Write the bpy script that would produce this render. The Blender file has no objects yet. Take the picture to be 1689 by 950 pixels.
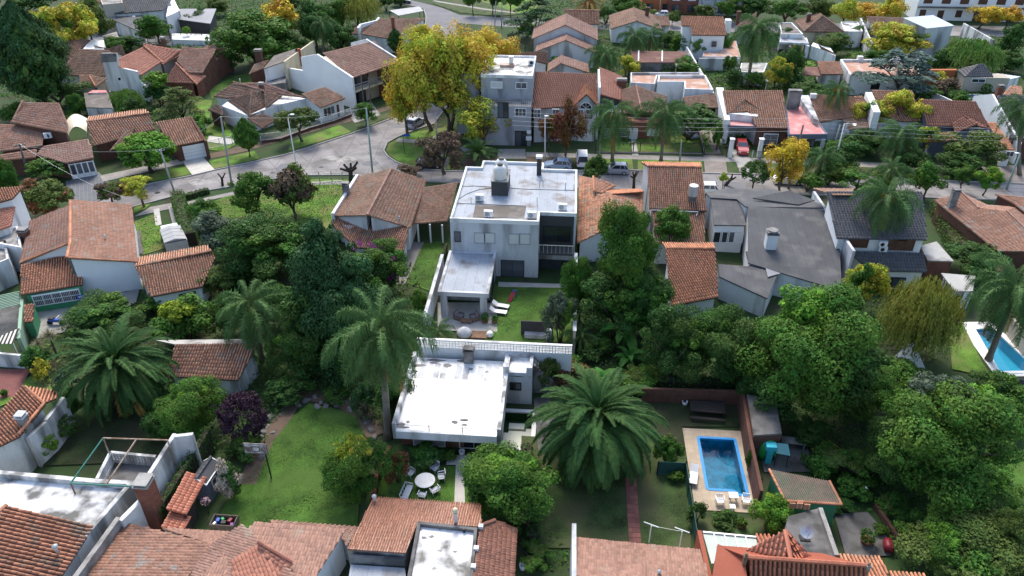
import bpy,bmesh,math,random
import numpy as np
from mathutils import Vector,Matrix
from mathutils.geometry import tessellate_polygon
sc=bpy.context.scene
col=sc.collection
R=math.radians
rng=np.random.default_rng(7)
random.seed(7)
# ------------------------------------------------------------------ camera, world, sun, exposure
CAM_H,PITCH,YAW,FPX=46.0,R(33),R(4.4),1270.0
cd=bpy.data.cameras.new('camera');cam=bpy.data.objects.new('camera',cd);col.objects.link(cam)
cam.location=(0,0,CAM_H);cam.rotation_euler=(R(90)-PITCH,0,YAW)
cd.sensor_width=36;cd.lens=36*FPX/1689;cd.clip_start=1;cd.clip_end=3000
sc.camera=cam
SUN_EL,SUN_AZ=R(51),R(-11) # azimuth measured from +Y towards +X
w=bpy.data.worlds.new('World');sc.world=w;w.use_nodes=True
nt=w.node_tree;bg=nt.nodes['Background']
sky=nt.nodes.new('ShaderNodeTexSky');sky.sky_type='NISHITA';sky.sun_disc=False
sky.sun_elevation=SUN_EL;sky.sun_rotation=SUN_AZ;sky.dust_density=2.2;sky.air_density=1.0
nt.links.new(sky.outputs[0],bg.inputs[0]);bg.inputs[1].default_value=0.15
sd=bpy.data.lights.new('sun','SUN');sd.energy=1.8;sd.angle=R(20);sd.color=(1,.94,.84)
sun=bpy.data.objects.new('sun',sd);col.objects.link(sun)
sdir=Vector((math.sin(SUN_AZ)*math.cos(SUN_EL),math.cos(SUN_AZ)*math.cos(SUN_EL),math.sin(SUN_EL)))
sun.rotation_euler=sdir.to_track_quat('Z','Y').to_euler();sun.location=(0,0,90)
vs=sc.view_settings;vs.view_transform='Standard';vs.look='None';vs.exposure=1.02;vs.gamma=1
sc.render.resolution_x=1024;sc.render.resolution_y=576
sc.render.engine='CYCLES'
sc.cycles.max_bounces=5;sc.cycles.diffuse_bounces=2;sc.cycles.transparent_max_bounces=6
# ------------------------------------------------------------------ measuring the photograph
CT,ST,CY_,SY_=math.cos(PITCH),math.sin(PITCH),math.cos(YAW),math.sin(YAW)
def ray(px,py):
    a=(px-844.5)/FPX;b=(py-475.)/FPX
    x,y,z=a,CT-b*ST,-ST-b*CT
    return Vector((x*CY_-y*SY_,x*SY_+y*CY_,z))
def P(px,py,z=0.):
    d=ray(px,py);t=(z-CAM_H)/d.z
    return Vector((d.x*t,d.y*t,z))
def depth(p):
    return-p.x*SY_*CT+p.y*CY_*CT+(CAM_H-p.z)*ST
FR=dict(q1=(0,0,2.9698),q2=(420,0,2.9698),q3=(840,0,2.9698),q4=(1260,0,2.9698),q5=(0,300,2.879),q6=(420,300,2.879),q7=(840,300,2.879),q8=(1260,300,2.879),
  q9=(0,620,2.879),q10=(420,620,2.879),q11=(840,620,2.879),q12=(1260,620,2.879),a1=(0,40,6.7875),a2=(0,150,5.279),a3=(130,60,5.),a4=(340,60,5.),a5=(530,260,5.279),
  a6=(760,80,5.276),a7=(980,100,5.),a8=(850,0,6.032),b1=(1100,0,5.63),b2=(1380,0,5.466),b3=(1170,140,5.),b4=(1420,140,5.),b5=(930,255,3.727),b6=(1150,290,4.13),
  b7=(1400,290,4.5225),b8=(540,0,5.278),c1=(730,240,5.),c2=(680,420,4.75),c3=(640,540,4.13),c4=(0,280,5.279),c5=(0,440,4.75),c6=(560,790,4.2225),c7=(1100,830,4.2225),c8=(200,700,5.),p=(0,0,1.))
def px(fr,*pts): # survey sheet coordinates -> photograph pixels
    a,b,s=FR[fr];return[(a+q[0]/s,b+q[1]/s)+tuple(q[2:])for q in pts]
def W3(fr,*pts): # (x, y, height) in a survey sheet -> points of the place
    return[P(*q)for q in px(fr,*pts)]
def W2(fr,z,*pts):
    return[P(q[0],q[1],z)for q in px(fr,*pts)]
# ------------------------------------------------------------------ materials
MATS={}
def srgb(h):return tuple(((c/255+.055)/1.055)**2.4 if c>10 else c/3294 for c in h)
def M(name,c,rough=.85,var=.18,scale=1.2,fine=14.,island=0.,bump=.0,spec=.3,metal=0.,stain=None,stain_amt=.0,stain_scale=.6,hue=0.,streak=False,transl=0.):
    if name in MATS:return MATS[name]
    m=bpy.data.materials.new(name);m.use_nodes=True;MATS[name]=m
    n=m.node_tree.nodes;l=m.node_tree.links;b=n['Principled BSDF']
    b.inputs['Roughness'].default_value=rough;b.inputs['Metallic'].default_value=metal
    b.inputs['Specular IOR Level'].default_value=spec
    geo=n.new('ShaderNodeNewGeometry');pos=geo.outputs['Position']
    def noise(s,d=4,vec=pos):
        t=n.new('ShaderNodeTexNoise');t.inputs['Scale'].default_value=s;t.inputs['Detail'].default_value=d;l.new(vec,t.inputs['Vector']);return t.outputs['Fac']
    def ramp(fac,a,b_,lo,hi):
        r=n.new('ShaderNodeMapRange');r.inputs[1].default_value=lo;r.inputs[2].default_value=hi;r.inputs[3].default_value=a;r.inputs[4].default_value=b_;l.new(fac,r.inputs[0]);return r.outputs[0]
    def math_(op,a,b_):
        t=n.new('ShaderNodeMath');t.operation=op
        for i,v in enumerate((a,b_)):
            if hasattr(v,'links'):l.new(v,t.inputs[i])
            else:t.inputs[i].default_value=v
        return t.outputs[0]
    f=math_('ADD',ramp(noise(scale),-var,var,.3,.7),ramp(noise(fine,3),-var*.6,var*.6,.3,.7))
    if island:
        oi=n.new('ShaderNodeObjectInfo');f=math_('ADD',f,ramp(math_('FRACT',math_('ADD',geo.outputs['Random Per Island'],oi.outputs['Random']),0.),-island,island,0,1))
    f=math_('ADD',f,1.)
    mul=n.new('ShaderNodeVectorMath');mul.operation='SCALE';mul.inputs[0].default_value=c[:3];l.new(f,mul.inputs['Scale'])
    out=mul.outputs[0]
    if hue:
        h=n.new('ShaderNodeHueSaturation');l.new(out,h.inputs['Color'])
        l.new(math_('ADD',ramp(geo.outputs['Random Per Island'],.5-hue,.5+hue,0,1),ramp(noise(scale*.6,2),-hue,hue,.3,.7)),h.inputs['Hue']);out=h.outputs[0]
    if stain:
        v=pos
        if streak:
            mp=n.new('ShaderNodeMapping');mp.inputs['Scale'].default_value=(1,1,.18);l.new(pos,mp.inputs[0]);v=mp.outputs[0]
        mx=n.new('ShaderNodeMix');mx.data_type='RGBA';l.new(out,mx.inputs[6]);mx.inputs[7].default_value=(*stain,1)
        l.new(ramp(noise(stain_scale,8,v),0.,1.,.62-stain_amt*.35,.72-stain_amt*.2),mx.inputs[0]);out=mx.outputs[2]
    l.new(out,b.inputs['Base Color'])
    if bump:
        bm=n.new('ShaderNodeBump');bm.inputs['Strength'].default_value=bump;bm.inputs['Distance'].default_value=.05;l.new(noise(fine*2,4),bm.inputs['Height']);l.new(bm.outputs[0],b.inputs['Normal'])
    if transl:
        tr=n.new('ShaderNodeBsdfTranslucent');l.new(out,tr.inputs['Color']);ms=n.new('ShaderNodeMixShader');ms.inputs[0].default_value=transl
        l.new(b.outputs[0],ms.inputs[1]);l.new(tr.outputs[0],ms.inputs[2]);l.new(ms.outputs[0],n['Material Output'].inputs['Surface'])
    return m
def joints(m,size,c,wdt=.02,ang=0.,mix=.8): # tile / slab joints as flat wear between pieces too fine to build
    n=m.node_tree.nodes;l=m.node_tree.links;b=n['Principled BSDF']
    src=b.inputs['Base Color'].links[0].from_socket
    geo=n.new('ShaderNodeNewGeometry');mp=n.new('ShaderNodeMapping');mp.inputs['Rotation'].default_value=(0,0,ang);l.new(geo.outputs['Position'],mp.inputs[0])
    br=n.new('ShaderNodeTexBrick');br.inputs['Scale'].default_value=1;br.inputs['Brick Width'].default_value=size[0];br.inputs['Row Height'].default_value=size[1];br.inputs['Mortar Size'].default_value=wdt
    br.offset=size[2]if len(size)>2 else 0.
    br.inputs['Color1'].default_value=(1,1,1,1);br.inputs['Color2'].default_value=(.86,.86,.86,1);br.inputs['Mortar'].default_value=(*c,1)
    l.new(mp.outputs[0],br.inputs['Vector'])
    mx=n.new('ShaderNodeMix');mx.data_type='RGBA';mx.blend_type='MULTIPLY';mx.inputs[0].default_value=mix;l.new(src,mx.inputs[6]);l.new(br.outputs['Color'],mx.inputs[7]);l.new(mx.outputs[2],b.inputs['Base Color'])
    return m
def brickmat(name,c,c2,mortar):
    m=M(name,c,.9,.2,1.,20)
    n=m.node_tree.nodes;l=m.node_tree.links;b=n['Principled BSDF'];src=b.inputs['Base Color'].links[0].from_socket
    geo=n.new('ShaderNodeNewGeometry');sx=n.new('ShaderNodeSeparateXYZ');l.new(geo.outputs['Position'],sx.inputs[0])
    ad=n.new('ShaderNodeMath');l.new(sx.outputs[0],ad.inputs[0]);l.new(sx.outputs[1],ad.inputs[1])
    cx=n.new('ShaderNodeCombineXYZ');l.new(ad.outputs[0],cx.inputs[0]);l.new(sx.outputs[2],cx.inputs[1])
    br=n.new('ShaderNodeTexBrick');br.inputs['Scale'].default_value=1;br.inputs['Brick Width'].default_value=.26;br.inputs['Row Height'].default_value=.085;br.inputs['Mortar Size'].default_value=.012
    br.inputs['Color1'].default_value=(1,1,1,1);br.inputs['Color2'].default_value=(*c2,1);br.inputs['Mortar'].default_value=(*mortar,1);l.new(cx.outputs[0],br.inputs['Vector'])
    mx=n.new('ShaderNodeMix');mx.data_type='RGBA';mx.blend_type='MULTIPLY';mx.inputs[0].default_value=1;l.new(src,mx.inputs[6]);l.new(br.outputs['Color'],mx.inputs[7]);l.new(mx.outputs[2],b.inputs['Base Color'])
    return m
white=M('white plaster',(.76,.76,.75),.85,.06,.5,6,stain=(.42,.42,.40),stain_amt=.25,stain_scale=.5,streak=True)
whiteclean=M('fresh white plaster',(.82,.82,.81),.8,.04,.5,6)
oldwhite=M('weathered white plaster',(.68,.68,.66),.9,.1,.7,7,stain=(.2,.2,.19),stain_amt=.55,stain_scale=.7,streak=True)
greypl=M('grey plaster',(.36,.37,.39),.85,.08,.5,6,stain=(.2,.2,.21),stain_amt=.25,streak=True)
lightgrey=M('pale grey plaster',(.55,.56,.58),.85,.08,.5,6,stain=(.25,.25,.25),stain_amt=.4,streak=True)
cream=M('cream plaster',(.62,.54,.38),.85,.08,.5,6,stain=(.35,.3,.22),stain_amt=.25,streak=True)
beige=M('beige plaster',(.48,.42,.34),.85,.08,.5,6)
darkwall=M('charcoal plaster',(.06,.058,.06),.85,.1,.5,6)
greenw=M('green painted plaster',(.06,.27,.13),.8,.08,.6,6,stain=(.1,.2,.12),stain_amt=.3)
palegreen=M('pale green plaster',(.27,.40,.29),.8,.08,.6,6)
orangew=M('terracotta plaster',(.42,.13,.05),.8,.1,.6,6)
redw=M('brick red plaster',(.30,.085,.05),.8,.1,.6,6)
bluegrey=M('slate blue plaster',(.12,.14,.19),.8,.1,.6,6)
brick=brickmat('red brick',(.24,.10,.07),(.7,.65,.6),(.8,.75,.7))
brickd=brickmat('dark brick',(.15,.075,.055),(.7,.65,.6),(.8,.75,.7))
conc=M('concrete',(.32,.31,.29),.9,.15,.5,8,stain=(.14,.13,.12),stain_amt=.4,bump=.1)
concd=M('dark wet concrete',(.15,.145,.14),.85,.2,.5,8,stain=(.07,.07,.065),stain_amt=.5,bump=.1)
rubble=M('bare cement render',(.25,.24,.23),.95,.2,.8,8,stain=(.1,.1,.1),stain_amt=.5,bump=.2)
joints_later=0
membrane=M('white roof membrane',(.80,.82,.84),.5,.06,.5,5,stain=(.38,.36,.35),stain_amt=.12,stain_scale=.35)
membold=M('worn white roof paint',(.74,.74,.74),.55,.08,.5,5,stain=(.11,.11,.1),stain_amt=.5,stain_scale=.55)
membsil=M('silver roof membrane',(.36,.395,.44),.65,.14,.4,5,stain=(.2,.18,.165),stain_amt=.3,stain_scale=.4,spec=.2)
joints(membrane,(60,1.0),(.8,.8,.82),.03);joints(membsil,(1.0,60),(.7,.7,.72),.03)
felt=M('dark grey roof felt',(.078,.08,.087),.75,.16,.4,9,bump=.15,stain=(.12,.12,.12),stain_amt=.3,stain_scale=.5);joints(felt,(1.0,12),(.6,.6,.6),.025)
feltb=M('brown roof felt',(.13,.115,.10),.8,.15,.5,9,stain=(.2,.18,.16),stain_amt=.3)
greymetal=M('grey sheet roofing',(.2,.21,.23),.5,.12,.5,6,metal=.2)
lightmetal=M('pale sheet roofing',(.62,.66,.72),.4,.06,.4,6,metal=.2)
pinkroof=M('pink painted roof',(.52,.20,.19),.75,.1,.5,6,stain=(.6,.36,.33),stain_amt=.35)
terraceroof=M('terracotta roof terrace',(.42,.23,.16),.85,.12,.5,6,stain=(.5,.4,.34),stain_amt=.4)
rustroof=M('rusty sheet roofing',(.13,.055,.045),.8,.2,.5,8,stain=(.2,.11,.07),stain_amt=.3)
fibre=M('fibre cement sheet',(.42,.41,.38),.9,.12,.5,7,stain=(.2,.19,.18),stain_amt=.4)
TIL=dict(
 old=M('weathered clay tile',(.285,.155,.108),.85,.14,.35,9,island=.2,stain=(.26,.23,.2),stain_amt=.12,stain_scale=1.1),
 brown=M('brown clay tile',(.22,.13,.09),.85,.16,.35,9,island=.28,stain=(.2,.16,.12),stain_amt=.2,stain_scale=.8),
 red=M('red clay tile',(.37,.16,.108),.75,.1,.4,9,island=.16),
 orange=M('orange clay tile',(.49,.215,.12),.8,.12,.4,9,island=.24,stain=(.25,.16,.11),stain_amt=.12,stain_scale=.9),
 terra=M('glazed terracotta tile',(.44,.15,.085),.5,.08,.4,9,island=.12,spec=.5),
 pink=M('pale rose tile',(.28,.16,.12),.75,.1,.4,9,island=.2,stain=(.3,.22,.17),stain_amt=.1),
 mixed=M('mottled clay tile',(.44,.225,.14),.85,.16,.5,9,island=.3,stain=(.3,.26,.2),stain_amt=.2,stain_scale=1.2),
 shiny=M('glossy brown tile',(.27,.12,.075),.34,.1,.4,9,island=.18,spec=.6),
 clay=M('old round clay tile',(.38,.175,.105),.85,.16,.4,9,island=.3,stain=(.24,.17,.12),stain_amt=.25,stain_scale=.9),
 slate=M('black concrete tile',(.078,.08,.088),.6,.12,.4,9,island=.16))
frame_w=M('white painted metal',(.8,.8,.8),.5,.03);frame_b=M('dark window frame',(.03,.03,.032),.4,.05);frame_br=M('brown timber',(.10,.05,.03),.7,.2,3,20)
glass=M('window glass',(.055,.062,.075),.08,.05,spec=.6,island=.85)
shutter=M('white roller shutter',(.66,.66,.64),.6,.05);joints(shutter,(90,.07),(.55,.55,.55),.012)
iron=M('black iron',(.018,.018,.02),.5,.1);rust=M('rusted iron',(.22,.14,.09),.8,.3,4,20,stain=(.5,.48,.42),stain_amt=.4);greeniron=M('green painted iron',(.03,.16,.12),.6,.1)
galv=M('galvanised steel',(.55,.57,.58),.4,.1,metal=.5);greenpole=M('sage painted pole',(.30,.38,.33),.6,.1);woodpole=M('old timber pole',(.13,.115,.10),.9,.2,3,20)
cpole=M('concrete pole',(.34,.34,.32),.9,.1)
bark=M('grey brown bark',(.11,.085,.065),.95,.25,3,20,bump=.4);barkd=M('dark bark',(.05,.04,.032),.95,.25,3,20,bump=.4);barkp=M('palm trunk',(.20,.17,.14),.95,.2,2,20,bump=.4)
plastic=M('white plastic',(.8,.8,.8),.45,.03);blackp=M('black plastic',(.02,.02,.022),.5,.1);redp=M('red plastic',(.22,.02,.03),.45,.1);bluep=M('blue plastic',(.02,.09,.42),.4,.05)
cyanp=M('cyan tank plastic',(.05,.45,.55),.5,.06);greenp=M('bright green plastic',(.05,.42,.12),.45,.06);pinkp=M('pink cloth',(.7,.3,.4),.8,.1);purplep=M('purple plastic',(.2,.05,.3),.5,.1);yellowp=M('yellow paint',(.6,.4,.03),.6,.1)
rubber=M('tyre rubber',(.02,.02,.02),.85,.1);canvas=M('grey canvas',(.36,.36,.36),.8,.08);canvw=M('cream canvas',(.72,.68,.58),.8,.06);wicker=M('brown wicker',(.16,.12,.10),.8,.2,4,30);cushion=M('mauve cushion',(.3,.25,.28),.9,.08)
wood=M('weathered timber',(.16,.13,.11),.85,.2,3,20);woodd=M('dark stained timber',(.035,.03,.028),.75,.2,3,20);deckw=M('decking timber',(.22,.13,.08),.8,.2,3,20)
underlay=M('dark tile channels',(.11,.06,.045),.95,.2,.6,9)  # dark colour stands for dirt plus shade painted between the round tiles
stone=M('grey field stone',(.17,.16,.15),.9,.15,1,9,island=.35);paver=M('clay paver',(.24,.10,.08),.9,.15,1,9,island=.25);slabm=M('pale paving slab',(.46,.44,.40),.9,.1,1,9,island=.15)
lampglass=M('lamp glass',(.8,.8,.75),.3)
def lawnmat(name,c,c2,amt=.45):
    return M(name,c,.95,.5,.55,7.,stain=c2,stain_amt=amt,stain_scale=.35,bump=.6)
grassA=lawnmat('lush lawn',(.055,.122,.018),(.066,.125,.022));grassB=lawnmat('bright verge grass',(.09,.18,.022),(.15,.17,.05));grassC=lawnmat('tired lawn',(.045,.078,.022),(.08,.088,.04),.5);grassD=lawnmat('shaded garden grass',(.03,.05,.016),(.04,.045,.022),.6)  # grassD: darker lawn green with the garden shade put into its colour
soil=M('garden soil',(.052,.056,.03),.95,.35,.4,9.,stain=(.035,.07,.02),stain_amt=.8,stain_scale=.3,bump=.6);soilb=M('bare brown earth',(.16,.11,.08),.95,.25,.6,9.,stain=(.09,.075,.05),stain_amt=.5,bump=.5)
roadm=M('worn concrete road',(.27,.255,.25),.9,.16,.25,5,stain=(.17,.16,.155),stain_amt=.5,stain_scale=.3,bump=.1);joints(roadm,(4.6,3.9),(.55,.53,.5),.05,R(-3))
asph=M('asphalt',(.17,.17,.18),.9,.1,.3,8,bump=.1)
kerbm=M('kerb concrete',(.34,.33,.31),.9,.12);walk=M('footpath concrete',(.30,.28,.26),.9,.12,.6,8);joints(walk,(.8,.8),(.7,.7,.7),.025)
pavgrey=M('grey block paving',(.14,.145,.155),.85,.12,.6,8);joints(pavgrey,(.5,.5),(1.5,1.5,1.5),.03,R(-30))
drivem=M('driveway setts',(.26,.225,.20),.9,.15,.8,10,bump=.2);joints(drivem,(.3,.3,.5),(.7,.7,.7),.03);redpave=M('red tiled patio',(.20,.075,.065),.8,.12,.6,8);joints(redpave,(.35,.35),(.8,.7,.7),.02)
poolteal=M('teal pool lining',(.05,.31,.46),.5,.3,1.6,6);poolblue=M('blue pool shell',(.02,.26,.62),.35,.08);poolpale=M('pale pool shell',(.10,.50,.66),.35,.05);poolroof=M('bright white roof paint',(.74,.74,.73),.42,.07,.5,5,stain=(.4,.38,.37),stain_amt=.22,stain_scale=.5);poolgreen=M('algae stained pool',(.02,.07,.02),.6,.2);poolcream=M('faded pool floor',(.56,.58,.48),.7,.06);coping=M('white pool coping',(.72,.71,.68),.7,.06);sandst=M('sandstone paving',(.46,.37,.27),.85,.1,.8,8);joints(sandst,(.55,.55),(.8,.78,.74),.02)  # strong mottle of poolteal paints ripples and caustics into the lining colour
def watermat(name,tint):
    m=bpy.data.materials.new(name);m.use_nodes=True;n=m.node_tree.nodes;l=m.node_tree.links;n.remove(n['Principled BSDF'])
    t=n.new('ShaderNodeBsdfTransparent');t.inputs[0].default_value=(*tint,1);g=n.new('ShaderNodeBsdfGlossy');g.inputs['Roughness'].default_value=.03
    f=n.new('ShaderNodeFresnel');f.inputs[0].default_value=1.38;ns=n.new('ShaderNodeTexNoise');ns.inputs['Scale'].default_value=2.2;b=n.new('ShaderNodeBump');b.inputs['Strength'].default_value=.06;b.inputs['Distance'].default_value=.1
    l.new(ns.outputs[0],b.inputs['Height']);l.new(b.outputs[0],g.inputs['Normal']);l.new(b.outputs[0],f.inputs['Normal'])
    x=n.new('ShaderNodeMixShader');l.new(f.outputs[0],x.inputs[0]);l.new(t.outputs[0],x.inputs[1]);l.new(g.outputs[0],x.inputs[2]);l.new(x.outputs[0],n['Material Output'].inputs[0]);return m
water=watermat('pool water',(.42,.72,.80));waterp=watermat('clear pool water',(.55,.85,.92))
def leafm(name,c,hue=.02,transl=.22,island=.3):
    return M(name,c,.7,.26,.5,3,island=island,spec=.15,hue=hue,transl=transl)
LF=dict(mid=leafm('mid green leaves',(0.072,0.162,0.024)),dark=leafm('dark green leaves',(0.055,0.122,0.027)),bright=leafm('bright green leaves',(0.125,0.265,0.03)),lime=leafm('lime green leaves',(0.24,0.33,0.03)),
  olive=leafm('olive green leaves',(0.1,0.15,0.034)),grey=leafm('grey green leaves',(0.095,0.135,0.085),.012),yellow=leafm('yellow autumn leaves',(0.56,0.4,0.04),.03),ochre=leafm('ochre autumn leaves',(0.56,0.45,0.05),.04),yg=leafm('yellowing leaves',(0.46,0.45,0.05),.045),
  rust=leafm('russet leaves',(0.17,0.075,0.035),.03),purple=leafm('purple leaves',(0.045,0.022,0.04),.02),conifer=leafm('conifer needles',(0.042,0.105,0.036),.012,.08),cedar=leafm('blue cedar needles',(0.07,0.12,0.1),.012,.08),twig=leafm('brown twigs',(0.115,0.081,0.052),.02,.05),
  willow=leafm('willow leaves',(0.13,0.24,0.05),.02),willowold=leafm('olive willow leaves',(0.24,0.26,0.05),.02),magenta=leafm('magenta bracts',(0.3,0.06,0.25),.02),hedge=leafm('hedge leaves',(0.07,0.16,0.028)),vine=leafm('climbing ivy',(0.055,0.13,0.025)),
  palm=leafm('palm fronds',(0.05,0.112,0.03),.012,.12,.18),palmq=leafm('feathery palm fronds',(0.085,0.165,0.05),.012,.15,.2),palmold=leafm('tired palm fronds',(0.348,0.232,0.072),.03,.1),banana=leafm('banana leaves',(0.102,0.275,0.051),.015,.3,.1),agave=leafm('spiky leaves',(0.203,0.189,0.116),.02),pinkflower=leafm('cream pink blossom',(0.400,0.340,0.280),.02),orangef=leafm('orange palm fruit',(0.400,0.180,0.030),.02))
# ------------------------------------------------------------------ objects and mesh helpers
def tag(o,label=None,cat=None,group=None,kind=None):
    if label:o['label']=label
    if cat:o['category']=cat
    if group:o['group']=group
    if kind:o['kind']=kind
    return o
def thing(name,label,cat,loc,group=None,rz=0.):
    o=bpy.data.objects.new(name,None);o.empty_display_size=.3;col.objects.link(o);o.location=loc;o.rotation_euler=(0,0,rz);return tag(o,label,cat,group)
def rootloc(o):
    p=Vector((0,0,0))
    while o is not None:p+=o.location;o=o.parent
    return p
class MB:
    def __init__(s):s.v=[];s.f=[]
    def add(s,vs,fs):
        b=len(s.v);s.v+=[tuple(v)for v in vs];s.f+=[tuple(i+b for i in f)for f in fs];return s
    def prism(s,poly,z0,z1): # poly: 2-D outline, any winding
        n=len(poly);ar=sum(poly[i][0]*poly[(i+1)%n][1]-poly[(i+1)%n][0]*poly[i][1]for i in range(n))
        if ar<0:poly=poly[::-1]
        s.add([(p[0],p[1],z0)for p in poly]+[(p[0],p[1],z1)for p in poly],[tuple(range(n))[::-1],tuple(range(n,2*n))]+[(i,(i+1)%n,(i+1)%n+n,i+n)for i in range(n)]);return s
    def box(s,c,sz,rz=0.,tilt=0.): # centre of base, size, rotation
        m=Matrix.Translation(c)@Matrix.Rotation(rz,4,'Z')@Matrix.Rotation(tilt,4,'X');x,y,z=sz[0]/2,sz[1]/2,sz[2]
        s.add([m@Vector(q)for q in((-x,-y,0),(x,-y,0),(x,y,0),(-x,y,0),(-x,-y,z),(x,-y,z),(x,y,z),(-x,y,z))],[(3,2,1,0),(4,5,6,7),(0,1,5,4),(1,2,6,5),(2,3,7,6),(3,0,4,7)]);return s
    def bar(s,a,b,w,h=None): # square bar between two points
        a,b=Vector(a),Vector(b);return s.tube([a,b],[w*.7071]*2,4,True,h)
    def tube(s,pts,rad,n=8,cap=True,h=None):
        pts=[Vector(p)for p in pts];base=len(s.v);up=Vector((0,0,1))
        for i,p in enumerate(pts):
            d=(pts[min(i+1,len(pts)-1)]-pts[max(i-1,0)])
            d=d.normalized()if d.length>1e-6 else up
            x=d.cross(up)
            x=x.normalized()if x.length>1e-3 else Vector((1,0,0))
            y=x.cross(d)
            for k in range(n):
                t=2*math.pi*(k+.5)/n;s.v.append(tuple(p+(x*math.cos(t)+y*math.sin(t))*rad[i]))
        for i in range(len(pts)-1):
            for k in range(n):
                a=base+i*n+k;b=base+i*n+(k+1)%n;s.f.append((b,a,a+n,b+n))
        if cap:s.f.append(tuple(base+k for k in range(n)));s.f.append(tuple(base+(len(pts)-1)*n+k for k in range(n))[::-1])
        return s
    def lathe(s,c,prof,n=16,closed=True):
        b=len(s.v)
        for r,z in prof:
            for k in range(n):t=2*math.pi*k/n;s.v.append((c[0]+r*math.cos(t),c[1]+r*math.sin(t),c[2]+z))
        for i in range(len(prof)-1):
            for k in range(n):a=b+i*n+k;d=b+i*n+(k+1)%n;s.f.append((a,d,d+n,a+n))
        if closed:s.f.append(tuple(b+k for k in range(n))[::-1]);s.f.append(tuple(b+(len(prof)-1)*n+k for k in range(n)))
        return s
    def ball(s,c,r,n=10,m=6):
        rx,ry,rz=(r,r,r)if not hasattr(r,'__len__')else r;b=len(s.v)
        for i in range(1,m):
            for k in range(n):t=2*math.pi*k/n;p=math.pi*i/m;s.v.append((c[0]+rx*math.sin(p)*math.cos(t),c[1]+ry*math.sin(p)*math.sin(t),c[2]+rz*math.cos(p)))
        s.v+=[(c[0],c[1],c[2]+rz),(c[0],c[1],c[2]-rz)];top=len(s.v)-2
        for i in range(m-2):
            for k in range(n):a=b+i*n+k;d=b+i*n+(k+1)%n;s.f.append((d,a,a+n,d+n))
        for k in range(n):s.f.append((b+k,b+(k+1)%n,top));s.f.append((b+(m-2)*n+(k+1)%n,b+(m-2)*n+k,top+1))
        return s
    def build(s,name,mat,parent=None,loc=None,smooth=False,kind=None,label=None):
        off=rootloc(parent)if parent is not None else Vector(loc or(0,0,0))
        me=bpy.data.meshes.new(name);me.from_pydata([(v[0]-off.x,v[1]-off.y,v[2]-off.z)for v in s.v],[],s.f);me.materials.append(mat)
        if smooth:me.polygons.foreach_set('use_smooth',[True]*len(me.polygons))
        o=bpy.data.objects.new(name,me);col.objects.link(o)
        if parent is not None:o.parent=parent
        else:o.location=off
        return tag(o,label,kind=kind)
def quads_mesh(name,V,mat,nv=4,F=None): # V: (n, nv, 3) array of islands, F: quads inside an island
    n=len(V);me=bpy.data.meshes.new(name);F=np.array(F if F is not None else[[0,1,2,3]])
    me.vertices.add(n*nv);me.vertices.foreach_set('co',np.ascontiguousarray(V,dtype=np.float32).ravel())
    idx=(np.arange(n)[:,None,None]*nv+F[None]).reshape(-1)
    me.loops.add(len(idx));me.loops.foreach_set('vertex_index',idx.astype(np.int32))
    k=len(idx)//4;me.polygons.add(k);me.polygons.foreach_set('loop_start',np.arange(0,k*4,4,dtype=np.int32));me.polygons.foreach_set('loop_total',np.full(k,4,dtype=np.int32))
    me.update(calc_edges=True);me.materials.append(mat);return me
def link(me,name,parent=None,loc=(0,0,0),rz=0.,scale=(1,1,1),kind=None):
    mat=None
    if isinstance(me,tuple):me,mat=me
    o=bpy.data.objects.new(name,me);col.objects.link(o)
    if mat:o.material_slots[0].link='OBJECT';o.material_slots[0].material=mat
    o.location=loc;o.rotation_euler=(0,0,rz);o.scale=scale
    if parent is not None:o.parent=parent
    return tag(o,kind=kind)
def copy_tree(o,parent=None):
    c=o.copy();col.objects.link(c);c.parent=parent
    for ch in list(o.children):copy_tree(ch,c)
    return c
def cen(pts,z=0.):return Vector((sum(p[0]for p in pts)/len(pts),sum(p[1]for p in pts)/len(pts),z))
def inset(poly,d):
    n=len(poly);ar=sum(poly[i][0]*poly[(i+1)%n][1]-poly[(i+1)%n][0]*poly[i][1]for i in range(n));sg=1 if ar>0 else-1;out=[]
    for i in range(n):
        a,b,c=(Vector(poly[(i+k-1)%n][:2])for k in range(3));u=(b-a).normalized();v=(c-b).normalized()
        n1=Vector((-u.y,u.x))*sg;n2=Vector((-v.y,v.x))*sg;k=n1+n2;k=k/max(.3,k.dot(n1));q=b+k*d;out.append((q.x,q.y))
    return out
def ring(mb,poly,d,z0,z1): # wall of thickness d standing along the inside of an outline
    inn=inset(poly,d);n=len(poly);vs=[(p[0],p[1],z0)for p in poly]+[(p[0],p[1],z1)for p in poly]+[(p[0],p[1],z0)for p in inn]+[(p[0],p[1],z1)for p in inn];fs=[]
    for i in range(n):
        j=(i+1)%n;fs+=[(i,j,j+n,i+n),(i+n,j+n,j+3*n,i+3*n),(j+2*n,i+2*n,i+3*n,j+3*n),(j,i,i+2*n,j+2*n)]
    return mb.add(vs,fs)
STY=dict(ribbed=(.18,.36,.06,.74),fine=(.19,.34,.03,1.),barrel=(.25,.38,.095,.56),french=(.24,.36,.035,1.),slate=(.32,.36,.035,.8),big=(.29,.44,.12,.62))
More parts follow.
